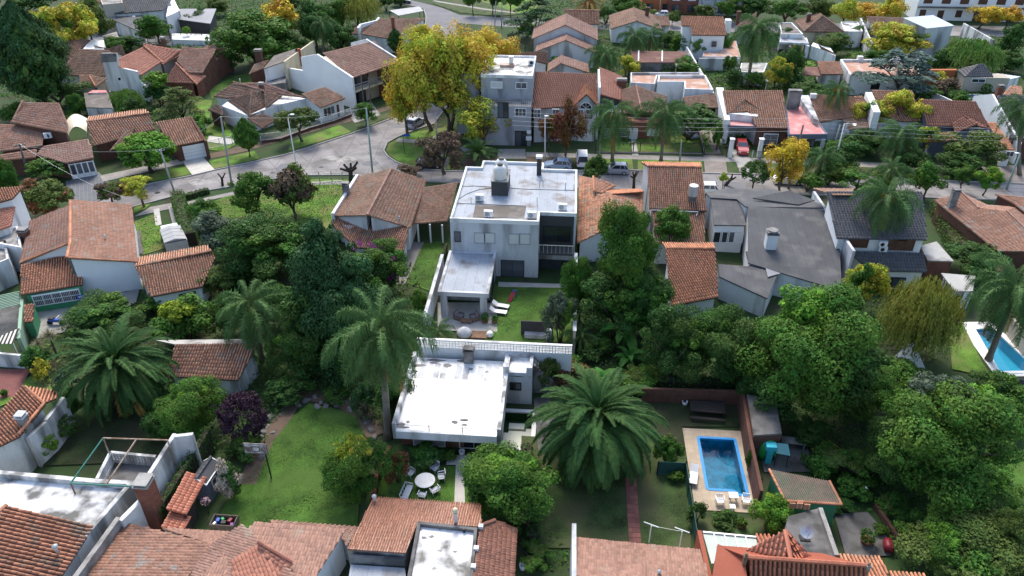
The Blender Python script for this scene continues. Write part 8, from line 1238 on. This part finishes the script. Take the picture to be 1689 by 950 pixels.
# breeze block wall at the end of the middle garden
yb=P(760,591,2.9).y+.55
def zat(x,y,Y):r=ray(x,y);t=Y/r.y;return CAM_H+r.z*t,r.x*t
zt,x0=zat(688,559,yb);zt2,x1=zat(944,568,yb);zt=(zt+zt2)/2;root=thing('breeze_block_wall','long white wall topped with pierced breeze blocks behind the pool house','wall',((x0+x1)/2,yb,0));MB().prism([(x0,yb-.12),(x1,yb-.12),(x1,yb+.12),(x0,yb+.12)],0,zt-.95).build('wall',white,root);MB().prism([(x0,yb-.13),(x1,yb-.13),(x1,yb+.13),(x0,yb+.13)],zt-.08,zt).build('coping',white,root)
n=int((x1-x0)/.29);bm_=MB();s_=.288;bm_.box((0,0,0),(s_,.14,.03)).box((0,0,s_-.03),(s_,.14,.03)).box((-s_/2+.018,0,.031),(.034,.14,s_-.062)).box((s_/2-.018,0,.031),(.034,.14,s_-.062)).box((0,0,.031),(.03,.12,s_-.062)).box((-.062,0,s_/2-.015),(.09,.11,.03)).box((.062,0,s_/2-.015),(.09,.11,.03));bo=bm_.build('breeze_block',whiteclean,None,(0,0,0));bo.parent=root;bd=bo.data;bo.location=(-(x1-x0)/2+.15,0,zt-.945)
for r_ in range(3):
    for i in range(n):
        if r_ or i:link(bd,'breeze_block',root,(-(x1-x0)/2+.15+i*(x1-x0-.3)/(n-1),0,zt-.945+r_*s_))
# ------------------------------------------------------------------ roof equipment on the middle house
def thing1(name,label,cat,mb,mat,loc,smooth=False,group=None):return tag(mb.build(name,mat,None,loc,smooth),label,cat,group)
sp=W3('c1',(470,415,6.85),(470,330,6.85));cx_,cy_=sp[0].x,sp[0].y+.8;root=thing('tank_stand','dark block tank stand rising from the white roof','stand',(cx_,cy_,ZW));MB().prism([(cx_-.95,cy_-.75),(cx_+.95,cy_-.75),(cx_+.95,cy_+2.6),(cx_-.95,cy_+2.6)],ZW+.03,ZW+1.75).build('block',darkwall,root);MB().prism([(cx_-1.15,cy_-.95),(cx_+1.15,cy_-.95),(cx_+1.15,cy_+2.8),(cx_-1.15,cy_+2.8)],ZW+.004,ZW+.028).build('plinth',membsil,root);MB().prism([(cx_-1.0,cy_-.8),(cx_+1.,cy_-.8),(cx_+1.,cy_+2.65),(cx_-1.,cy_+2.65)],ZW+1.752,ZW+1.85).build('top_slab',conc,root)
for dy,lab in((.1,'front white water tank on the dark stand'),(1.75,'rear white water tank on the dark stand')):
    root=thing('water_tank',lab,'water tank',(cx_,cy_+dy,ZW+1.855),'white water tanks on the middle roof');MB().lathe((cx_,cy_+dy,ZW+1.855),[(.72,0),(.76,.08),(.72,.4),(.76,.46),(.72,.8),(.76,.86),(.70,1.25),(.5,1.5),(.34,1.6)],20).build('tank',M('ivory tank plastic',(.68,.67,.63),.5,.04),root,smooth=True);MB().lathe((cx_,cy_+dy,ZW+3.455),[(.33,0),(.33,.1),(.26,.14),(.26,.2)],14).build('lid',concd,root)
p=W3('c1',(795,240,ZW))[0];root=thing('chimney_stack','slim black chimney with white cap on the far edge of the roof','chimney',(p.x,p.y,ZW));MB().box((p.x,p.y,ZW+.003),(.55,.55,2.2)).build('stack',darkwall,root);MB().box((p.x,p.y,ZW+2.21),(.75,.75,.25)).build('cap',white,root)
for x,y,lab in((302,468,'air conditioner left of the tanks on the middle roof'),(376,602,'air conditioner at the front edge of the middle roof'),(733,612,'air conditioner beside the roof step of the middle house'),(988,545,'air conditioner above the balcony of the middle house')):
    p=W3('c1',(x,y,ZW))[0];root=thing('air_conditioner',lab,'air conditioner',(p.x,p.y+.3,ZW),'air conditioners on the middle roof');MB().box((p.x,p.y+.3,ZW+.1),(.95,.38,.72)).build('casing',plastic,root);MB().tube([(p.x-.12,p.y+.105,ZW+.46),(p.x-.12,p.y+.08,ZW+.46)],[.28,.28],14).build('fan_grille',greypl,root);MB().box((p.x-.35,p.y+.3,ZW+.003),(.08,.4,.1)).box((p.x+.35,p.y+.3,ZW+.003),(.08,.4,.1)).build('feet',galv,root)
for i,(x,y,hh)in enumerate(((800,340,.9),(828,335,.9),(1013,360,.9),(780,495,1.1),(1083,355,.6),(235,465,.7))):
    p=W3('c1',(x,y,ZW))[0];thing1('vent_pipe',['bent vent pipe near the far chimney','straight vent pipe near the far chimney','thin vent pipe over the right of the roof','vent pipe on the roof step','short vent at the right parapet','vent pipe by the left air conditioner'][i],'pipe',MB().tube([(p.x,p.y,ZW),(p.x,p.y,ZW+hh)]+([(p.x-.3,p.y,ZW+hh+.1)]if i==0 else[]),[.05]*(3 if i==0 else 2),7),galv,(p.x,p.y,ZW),group='vent pipes on the middle roof')
for pts,lab in((((140,340),(260,335),(420,345),(700,362),(1100,372)),'thin cable lying across the middle roof'),(((130,445),(200,400),(300,365),(410,352)),'curved cable lying left of the tank stand'),(((110,478),(300,485),(690,500)),'dark cable lying above the grey roof patch')):
    q=[v+Vector((0,0,.03))for v in W3('c1',*[(a,b,ZW)for a,b in pts])];thing1('roof_cable',lab,'cable',MB().tube(q,[.03]*len(q),5),concd,cen(q,ZW),group='cables on the middle roof')
# ------------------------------------------------------------------ garden furniture and small things
def lounger(label,x,y,rz,mat=plastic,z=0.):
    p=P(x,y);root=thing('sun_lounger',label,'sun lounger',(p.x,p.y,z),None,R(rz));
    def bb(nm,c,s,tilt=0.,m=mat):
        mb=MB();mm=Matrix.Translation(c)@Matrix.Rotation(tilt,4,'Y');a,b_,h=s[0]/2,s[1]/2,s[2];mb.add([mm@Vector(q)for q in((-a,-b_,0),(a,-b_,0),(a,b_,0),(-a,b_,0),(-a,-b_,h),(a,-b_,h),(a,b_,h),(-a,b_,h))],[(3,2,1,0),(4,5,6,7),(0,1,5,4),(1,2,6,5),(2,3,7,6),(3,0,4,7)]);me=mb.build(nm,m,None,(0,0,0));me.parent=root;return me
    bb('seat',(.25,0,.32),(1.3,.62,.07));bb('backrest',(-.62,0,.5),(.72,.62,.06),.6)
    for sx in(-.3,.8):
        for sy in(-.26,.26):bb('leg',(sx,sy,0),(.05,.05,.32))
lounger('white sun lounger on the middle lawn, nearer the white house',826,508,-12);lounger('white sun lounger on the middle lawn, nearer the patio',822,518,-8);lounger('white lounger leaning at the left edge of the pool deck',1143,790,-100,z=.06)
def armchair(label,x,y,rz,mat=plastic,z=0.,w_=.62,arms=True,name='garden_chair',group=None,seat=.42,back=.85,cat='chair'):
    p=P(x,y);root=thing(name,label,cat,(p.x,p.y,z),group,R(rz))
    def pt(nm,mb):o=mb.build(nm,mat,None,(0,0,0));o.parent=root
    pt('seat',MB().box((0,0,seat-.04),(w_,.5,.05)));b=MB()
    for k in range(5):xx=-w_/2+.05+k*(w_-.1)/4;b.bar((xx,.24,seat),(xx*.95,.34,back-.03*(k-2)**2*.5),.032)
    b.bar((-w_/2+.03,.34,back-.08),(w_/2-.03,.34,back-.08),.06);pt('backrest',b)
    for sx in(-1,1):
        for sy in(-.22,.24):pt('leg',MB().bar((sx*w_/2*.92,sy,0),(sx*w_/2*.9,sy,seat-.03),.045))
        if arms:pt('armrest',MB().bar((sx*w_/2,-.22,seat+.2),(sx*w_/2,.3,seat+.24),.055).bar((sx*w_/2,-.22,seat),(sx*w_/2,-.22,seat+.2),.04))
    return root
tp=P(701,792,.72);root=thing('round_table','round white garden table on the small terrace lawn','table',(tp.x,tp.y,0));MB().lathe((tp.x,tp.y,.69),[(.02,0),(.78,0),(.8,.02),(.78,.045),(.02,.05)],28).build('tabletop',M('white stone tabletop',(.66,.66,.66),.5,.08,2,12),root);MB().lathe((tp.x,tp.y,0),[(.35,0),(.3,.06),(.08,.12),(.07,.6),(.2,.69)],14).build('pedestal',white,root)
wi=M('white wrought iron',(.5,.52,.56),.5,.08)
for x,y,a,lab in((678,786,62,'high backed white iron chair left of the round table'),(696,772,5,'high backed white iron chair behind the round table'),(717,778,-38,'white iron chair at the far right of the round table'),(728,792,-75,'white iron chair right of the round table')):armchair(lab,x,y,a,wi,seat=.45,back=1.05,group='white iron chairs round the garden table')
armchair('white slatted bench left in front of the round table',672,818,82,wi,w_=1.5,name='garden_bench',cat='bench');armchair('small white iron chair nearest the tiled roof',697,822,170,wi,w_=.6);armchair('small white iron chair front right of the round table',718,814,-140,wi,w_=.7)
for x,lab in((1186,'left white plastic armchair at the pool end'),(1229,'right white plastic armchair at the pool end')):armchair(lab,x,832,4 if x<1200 else-6,plastic,.06,.62,group='white plastic armchairs by the blue pool')
def table(label,x,y,rz,L,Wd,h_,mat,z=0.,name='table',legm=None,slats=0,benches=0):
    p=P(x,y);root=thing(name,label,'table',(p.x,p.y,z),None,R(rz))
    def pt(nm,mb,m=mat):o=mb.build(nm,m,None,(0,0,0));o.parent=root
    if slats:
        for k in range(slats):pt('slat',MB().box((0,-Wd/2+(k+.5)*Wd/slats,h_-.05),(L,Wd/slats-.015,.05)))
    else:pt('tabletop',MB().box((0,0,h_-.05),(L,Wd,.05)))
    for sx in(-1,1):
        for sy in(-1,1):pt('leg',MB().box((sx*(L/2-.12),sy*(Wd/2-.1),0),(.08,.08,h_-.05)),legm or mat)
    for s in(range(-1,2,2)if benches else()):
        pt('bench_seat',MB().box((0,s*(Wd/2+.45),.42),(L,.3,.05)));[pt('bench_leg',MB().box((sx*(L/2-.2),s*(Wd/2+.45),0),(.08,.26,.42)))for sx in(-1,1)]
    return root
table('small square white plastic table between the two armchairs',1208,826,0,.7,.6,.6,plastic,.06);table('low white stool in front of the plastic table',1207,842,0,.42,.42,.42,plastic,.06,'stool');table('long dark timber picnic table with benches under the trees',1165,682,-3,3.0,1.4,.78,woodd,0,'picnic_table',slats=7,benches=1);table('pale concrete work table beside the green playhouse',1306,738,-6,1.9,.8,.8,conc,0,'work_table')
# sofas and bits under the patio wing
for x,y,a,lab in((757,526,70,'brown wicker armchair with mauve cushions on the patio, left'),(783,528,-60,'brown wicker armchair with mauve cushions on the patio, right')):
    p=P(x,y);root=thing('patio_armchair',lab,'armchair',(p.x,p.y,0),None,R(a))
    for nm,c,s,m in(('base',(0,0,0),(.9,.8,.32),wicker),('seat_cushion',(0,-.03,.321),(.7,.66,.14),cushion),('backrest',(0,.36,.32),(.9,.14,.5),wicker),('back_cushion',(0,.25,.47),(.68,.1,.4),cushion)):o=MB().box(c,s).build(nm,m,None,(0,0,0));o.parent=root
    for s in(-1,1):o=MB().box((s*.4,-.06,.32),(.1,.7,.28)).build('arm',wicker,None,(0,0,0));o.parent=root
table('low slatted coffee table before the patio armchairs',769,533,0,1.2,.6,.4,deckw,0,'coffee_table',slats=5)
p=P(766,553);thing1('beanbag','grey white teardrop beanbag on the timber deck','beanbag',MB().lathe((p.x,p.y,.02),[(.3,0),(.7,.1),(.78,.3),(.6,.6),(.3,.85),(.05,.98)],18),M('beanbag cloth',(.5,.51,.54),.9,.12,3,9),(p.x,p.y,0),True);p=P(808,556);thing1('globe_lamp','white globe lamp at the end of the timber deck','lamp',MB().ball((p.x,p.y,.36),.36,18,10),plastic,(p.x,p.y,0),True)
dk_=Fr(0,0,px('c2',(370,600),(595,665)));root=thing('timber_deck','brown timber deck strip between patio and breeze block wall','deck',dk_.p(dk_.W/2,dk_.D/2,0))
for k in range(10):a=k*dk_.D/10;MB().prism([tuple(dk_.p(u,v,0))[:2]for u,v in((0,a+.01),(dk_.W,a+.01),(dk_.W,a+dk_.D/10-.01),(0,a+dk_.D/10-.01))],.0,.17).build('board',deckw,root)
p=P(846,494);root=thing('toy_slide','little red and blue plastic toy on the middle lawn','toy',(p.x,p.y,0));m=MB();m.add([(p.x-.6,p.y-.6,.05),(p.x-.2,p.y-.75,.05),(p.x+.3,p.y+.2,.8),(p.x-.1,p.y+.35,.8),(p.x-.6,p.y-.6,.12),(p.x-.2,p.y-.75,.12),(p.x+.3,p.y+.2,.87),(p.x-.1,p.y+.35,.87)],[(3,2,1,0),(4,5,6,7),(0,1,5,4),(1,2,6,5),(2,3,7,6),(3,0,4,7)]);m.build('slide',redp,root);m=MB();m.bar((p.x-.05,p.y+.4,0),(p.x,p.y+.3,.95),.08).bar((p.x+.35,p.y+.25,0),(p.x+.3,p.y+.2,.95),.08).bar((p.x-.05,p.y+.4,.95),(p.x+.35,p.y+.25,.95),.08);m.build('ladder',bluep,root)
for x,y,z_,hh,lab in((1113,128,3.9,2.4,'thin television antenna on the flat terracotta roof'),(1262,150,5.5,1.8,'thin television antenna on the ridge behind the pink canopy'),(1300,95,3.6,2.2,'thin television antenna on the stepped grey roofs')):
    p=P(x,y,z_);root=thing('television_antenna',lab,'antenna',(p.x,p.y,z_));MB().tube([(p.x,p.y,z_-.1),(p.x,p.y,z_+hh)],[.03,.025],6).build('mast',galv,root);m=MB()
    for k in range(5):m.bar((p.x-.3+.04*k,p.y-.4+.2*k,z_+hh-.1),(p.x+.3-.04*k,p.y-.4+.2*k,z_+hh-.1),.02)
    m.bar((p.x,p.y-.45,z_+hh-.1),(p.x,p.y+.45,z_+hh-.1),.025);m.build('aerial',galv,root)
b=W2('c2',0,(845,670),(1100,680));x0_,x1_=b[0].x,b[1].x;root=thing('planter_bench','long dark screen with a pale bench at the near end of the middle lawn','bench',((x0_+x1_)/2,b[0].y+.4,0));MB().prism([(x0_,b[0].y+.9),(x1_,b[0].y+.9),(x1_,b[0].y+1.),(x0_,b[0].y+1.)],0,1.7).build('screen',darkwall,root);MB().prism([(x0_+.4,b[0].y+.25),(x1_-.4,b[0].y+.25),(x1_-.4,b[0].y+.85),(x0_+.4,b[0].y+.85)],0,.5).build('seat',lightgrey,root)
p=P(905,566);thing1('water_heater','upright white cylinder beside the pale bench','cylinder',MB().lathe((p.x,p.y,0),[(.3,0),(.3,1.5),(.2,1.68),(.05,1.75)],16),plastic,(p.x,p.y,0),True)
# potted plants
def potted(label,x,y,r,h_,leaf='mid',n=260,pot=None,size=.16):
    p=P(x,y);root=thing('potted_plant',label,'plant',(p.x,p.y,0));MB().lathe((p.x,p.y,0),[(r*.55,0),(r*.75,h_*.4),(r*.8,h_*.42),(r*.6,h_*.43)],12).build('pot',pot or M('clay pot',(.3,.13,.08),.85),root,smooth=True);rr=np.random.default_rng(int(x*3));q=unit(n,rr)*r*rr.uniform(.5,1,(n,1));q[:,2]=q[:,2]*1.0+h_*.42+r*.7;link(quads_mesh('foliage',leaves(q,unit(n,rr),size),LF[leaf]),'foliage',root)
potted('potted plant by the patio column',800,532,.5,.9);potted('potted plant in a clay pot at the lawn edge of the patio',816,533,.38,.7);potted('clay potted plant on the red tiled patio at left',9,654,.32,.6);potted('hanging fern by the pool house door',745,735,.35,1.6,'bright');potted('plants growing in an old wheelbarrow pot on the rough patio',1428,896,.6,.9,'mid',420);potted('row of leafy pots by the pool deck corner',1222,870,.4,.6,'mid')
# basketball hoop
b=P(448,790);zt=up_from((448,790),(442,750));root=thing('basketball_hoop','basketball hoop with a worn white backboard on the lawn','basketball hoop',(b.x,b.y,0));MB().tube([(b.x,b.y,0),(b.x,b.y,3.4)],[.06,.05],8).build('pole',iron,root);y_=b.y-.15;MB().box((b.x-.6,y_,2.95),(1.8,.06,1.0)).build('backboard',M('worn white board',(.6,.6,.6),.7,.1,2,9,stain=(.16,.1,.09),stain_amt=.6,stain_scale=1.6),root);fr_=MB();
for a in((-1.5,2.95),(-1.5,3.9),(.3,2.95),(.3,3.9)):pass
for p0,p1 in(((-1.5,2.95),(.3,2.95)),((-1.5,3.95),(.3,3.95)),((-1.5,2.95),(-1.5,3.95)),((.3,2.95),(.3,3.95)),((-.9,3.2),(-.3,3.2)),((-.9,3.65),(-.3,3.65)),((-.9,3.2),(-.9,3.65)),((-.3,3.2),(-.3,3.65))):fr_.bar((b.x+p0[0],y_-.04,p0[1]),(b.x+p1[0],y_-.04,p1[1]),.05)
fr_.build('board_frame',concd,root);rg=MB();rg.tube([(b.x-.6+.23*math.cos(6.283*i/14),y_-.3+.23*math.sin(6.283*i/14),3.1)for i in range(15)],[.015]*15,5);rg.build('rim',redp,root)
# stones bordering the path
gs=W2('p',0,(505,662),(530,665),(555,669),(580,676),(600,690),(612,706),(618,722),(500,640),(478,645),(462,652),(470,662),(452,668),(488,632),(468,636),(455,640),(440,705),(430,722),(420,740),(414,756),(446,690),(520,655),(545,658),(570,664),(482,655),(460,660),(448,650));rr=random.Random(4);root=thing('stone_border','grey field stones edging the earth path at the lawn tip','stones',cen(gs));sm=None
for i,g_ in enumerate(gs+[v+Vector((rr.uniform(-1,1),rr.uniform(-.8,.8),0))for v in gs]):
    if sm is None:m=MB().ball((0,0,0),1,8,5);m.v=[tuple(Vector(v)*rr.uniform(.75,1.1))for v in m.v];o=m.build('stone',stone,None,(0,0,0));o.parent=root;sm=o.data
    else:o=link(sm,'stone',root)
    o.location=g_-root.location+Vector((0,0,.08));o.rotation_euler=(0,0,rr.uniform(0,6));k=rr.uniform(.18,.42);o.scale=(k*1.3,k,k*.6)
# bricks of the garden path, each one laid
q=W2('p',0,(1040,790),(1048,905));d=(q[1]-q[0]);L=d.length;d.normalize();nn=Vector((-d.y,d.x,0));root=thing('brick_path','narrow red brick path running through the tired lawn','path',q[0].lerp(q[1],.5));bo=None;nr_=int(L/.42)
for i in range(nr_):
    for k in range(3):
        loc=q[0]+d*(i+.5)*L/nr_+nn*(k-1)*.29-root.location+Vector((0,0,.055+rr.uniform(0,.02)))
        if bo is None:o=MB().box((0,0,0),(.40,.275,.06)).build('brick',paver,None,(0,0,0));o.parent=root;bo=o.data
        else:o=link(bo,'brick',root)
        o.location=loc;o.rotation_euler=(0,0,math.atan2(d.y,d.x)+rr.uniform(-.03,.03))
# bits and pieces at lower right
p=P(1262,752);root=thing('playhouse','bright green plastic playhouse with a rounded front','playhouse',(p.x,p.y,0));MB().lathe((p.x,p.y,0),[(.7,0),(.8,.6),(.74,1.3),(.5,1.75),(.1,1.95)],18).build('body',greenp,root,smooth=True);MB().tube([(p.x+.1,p.y-.82,.55),(p.x+.1,p.y-.7,.55)],[.42,.42],14).build('doorway',iron,root)
p=P(1272,735,1.9);thing1('water_cistern','cyan plastic cistern above the green playhouse','tank',MB().box((p.x,p.y,0),(.5,.45,1.6)).box((p.x,p.y,1.602),(.8,.6,.4)),cyanp,(p.x,p.y,0));p=P(1290,742,1.6);root=thing('awning_sheet','sloping teal sheet over the work table','sheet',(p.x,p.y,0));MB().add([(p.x-.5,p.y-.3,1.5),(p.x+.6,p.y-.4,1.4),(p.x+.5,p.y+.4,1.9),(p.x-.5,p.y+.4,1.95),(p.x-.5,p.y-.3,1.46),(p.x+.6,p.y-.4,1.36),(p.x+.5,p.y+.4,1.86),(p.x-.5,p.y+.4,1.91)],[(0,1,2,3),(7,6,5,4),(0,4,5,1),(1,5,6,2),(2,6,7,3),(3,7,4,0)]).build('sheet',M('teal sheet',(.12,.3,.3),.6,.1),root);[MB().bar((p.x+a,p.y-.4,0),(p.x+a,p.y-.3,1.42),.06).build('post',woodd,root)for a in(-.45,.5)]
p=P(1463,905);root=thing('plastic_barrel','red plastic barrel lying on the rough patio','barrel',(p.x,p.y,0));MB().tube([(p.x-.1,p.y-.45,.35),(p.x-.03,p.y-.2,.36),(p.x+.03,p.y+.2,.36),(p.x+.1,p.y+.45,.35)],[.3,.35,.35,.3],16).build('drum',redp,root,smooth=True)
p=P(1327,888,2.6);root=thing('satellite_dish','grey satellite dish standing on the concrete flat roof','satellite dish',(p.x,p.y,2.6));m=MB();n_=16;c=Vector((p.x,p.y-.05,3.35));ax=Vector((.1,-.75,.75)).normalized();u=ax.cross(Vector((1,0,0))).normalized();v=ax.cross(u);vs=[c-ax*.12]
for r_ in(.25,.48):vs+=[c+u*r_*math.cos(6.283*k/n_)+v*r_*math.sin(6.283*k/n_)-ax*.12*(1-(r_/.48)**2)for k in range(n_)]
m.add(vs,[(0,1+k,1+(k+1)%n_)for k in range(n_)]+[(1+k,1+n_+k,1+n_+(k+1)%n_,1+(k+1)%n_)for k in range(n_)]);m.build('dish',galv,root,smooth=True);MB().bar((p.x,p.y,2.6),tuple(c-ax*.12),.06).box((p.x,p.y,2.6),(.7,.5,.08)).build('mount',iron,root);MB().bar(tuple(c-u*.4-ax*.05),tuple(c+ax*.5),.03).build('feed_arm',galv,root)
p=P(1285,838,2.6)
for i,(x,y,lab)in enumerate(((1306,838,'stack of old roof tiles by the shed wall, left'),(1318,838,'stack of old roof tiles by the shed wall, middle'),(1330,840,'stack of old roof tiles by the shed wall, right'))):
    p=P(x,y,2.6);root=thing('tile_stack',lab,'tiles',(p.x,p.y,2.6),'stacks of spare roof tiles')
    for k in range(4):MB().tube([(p.x-.16+k*.1,p.y,2.6),(p.x-.16+k*.1,p.y+.06,3.05)],[.085,.07],7).build('tile',TIL['mixed'],root)
p=P(1410,820);root=thing('scooter','dark moped parked by the edge of the rough patio','moped',(p.x,p.y,0));MB().box((p.x,p.y,.45),(1.1,.25,.3)).box((p.x-.3,p.y,.76),(.6,.28,.1)).build('body',blackp,root);[MB().tube([(p.x+a,p.y-.06,.28),(p.x+a,p.y+.06,.28)],[.28,.28],14).build('wheel',rubber,root)for a in(-.6,.65)];MB().bar((p.x+.6,p.y,.4),(p.x+.5,p.y,1.05),.06).bar((p.x+.48,p.y-.3,1.05),(p.x+.48,p.y+.3,1.05),.05).build('handlebar',galv,root);MB().box((p.x+.6,p.y,.8),(.1,.24,.3)).build('headlight',plastic,root)
p=P(93,536);root=thing('scooter','blue and white moped parked on the patio before the green wall','moped',(p.x,p.y,0));MB().box((p.x,p.y,.45),(1.1,.3,.3)).build('body',bluep,root);MB().box((p.x-.3,p.y,.76),(.6,.3,.1)).build('seat',blackp,root);[MB().tube([(p.x+a,p.y-.06,.28),(p.x+a,p.y+.06,.28)],[.28,.28],14).build('wheel',rubber,root)for a in(-.6,.65)];MB().bar((p.x+.6,p.y,.4),(p.x+.5,p.y,1.05),.06).bar((p.x+.48,p.y-.3,1.05),(p.x+.48,p.y+.3,1.05),.05).build('handlebar',plastic,root)
p=P(345,848);root=thing('flower_stand','thin stand holding pink flowers beside the lean-to','plant stand',(p.x,p.y,0));MB().tube([(p.x,p.y,0),(p.x,p.y,1.3)],[.03,.03],6).build('stand',iron,root);rg_=np.random.default_rng(8);q=unit(90,rg_)*.32;q[:,2]+=1.4;link(quads_mesh('blossom',leaves(q,unit(90,rg_),.14,.8),leafm('pale pink petals',(.6,.4,.45))),'blossom',root)
p=P(372,868);root=thing('toy_box','open wooden toy box full of coloured things at the lawn edge','box',(p.x,p.y,0));m=MB();ring(m,[(p.x-.9,p.y-.5),(p.x+.9,p.y-.5),(p.x+.9,p.y+.5),(p.x-.9,p.y+.5)],.05,0,.7);m.build('crate',wood,root)
for dx,dy,c_,s in((-.5,.1,bluep,.4),(0,-.1,blackp,.45),(.4,.15,redp,.4),(.65,-.2,purplep,.3),(-.2,.25,greenp,.3),(-.65,-.2,plastic,.3)):MB().box((p.x+dx,p.y+dy,.1),(s*.8,s*.6,.35+s*.4),dx*3).build('toy',c_,root)
for x,y,lab in((862,938,'pale bucket on the grass between two roofs'),(1129,668,'white jug on the ground left of the picnic table'),(762,750,'grey gas bottle beside the glass door')):p=P(x,y);thing1('bucket',lab,'bucket',MB().lathe((p.x,p.y,0),[(.2,0),(.26,.45),(.22,.45),(.18,.1)],14),plastic,(p.x,p.y,0),True)
for x,y,lab,pts in((1362,742,'yellow bent stick frame lying in the shady yard',((-1.2,0,.05),(0,.1,.25),(1.4,-.1,.05),(.3,.6,.5))),):p=P(x,y);thing1('stick_frame',lab,'frame',MB().tube([Vector(v)+p for v in pts],[.05]*4,6),yellowp,(p.x,p.y,0))
p=P(1300,85);
for x,y,c_,lab in((1276,84,pinkp,'pink washing hung on a line by the yellow side wall'),(1287,86,blackp,'dark washing hung on a line by the yellow side wall')):p=P(x,y,1.2);thing1('washing',lab,'clothes',MB().box((p.x,p.y,.9),(.9,.05,.9)),c_,(p.x,p.y,.9))
ct=W2('p',0,(1070,896),(1120,905));root=thing('clothes_line','white clothes line frame above the rose tiled roof edge','clothes line',cen(ct))
for v in ct:MB().bar((v.x,v.y,0),(v.x,v.y,1.9),.06).bar((v.x-.5,v.y+.3,1.9),(v.x+.5,v.y-.1,1.9),.05).build('post',frame_w,root)
MB().bar((ct[0].x,ct[0].y,1.88),(ct[1].x,ct[1].y,1.88),.012).build('line',galv,root)
for x,y,lab in((1575,582,'small blue and white garden tent, left one'),(1600,590,'blue gabled playhouse roof behind the spreading tree')):
    p=P(x-75,y+2);
p=W2('q8',0,(690,860))[0];root=thing('play_tent','small white and dark blue play tent under the weeping tree','tent',(p.x,p.y,0));a=Vector((p.x-1.2,p.y-.8,0));MB().add([a,a+Vector((1.2,0,2)),a+Vector((2.4,0,0)),a+Vector((0,1.6,0)),a+Vector((1.2,1.6,2)),a+Vector((2.4,1.6,0))],[(0,2,1),(3,4,5),(0,1,4,3)]).build('white_cloth',plastic,root);MB().add([a+Vector((1.2,0,2)),a+Vector((2.4,0,0)),a+Vector((2.4,1.6,0)),a+Vector((1.2,1.6,2))],[(0,1,2,3)]).build('blue_cloth',M('navy cloth',(.015,.02,.12),.8),root)
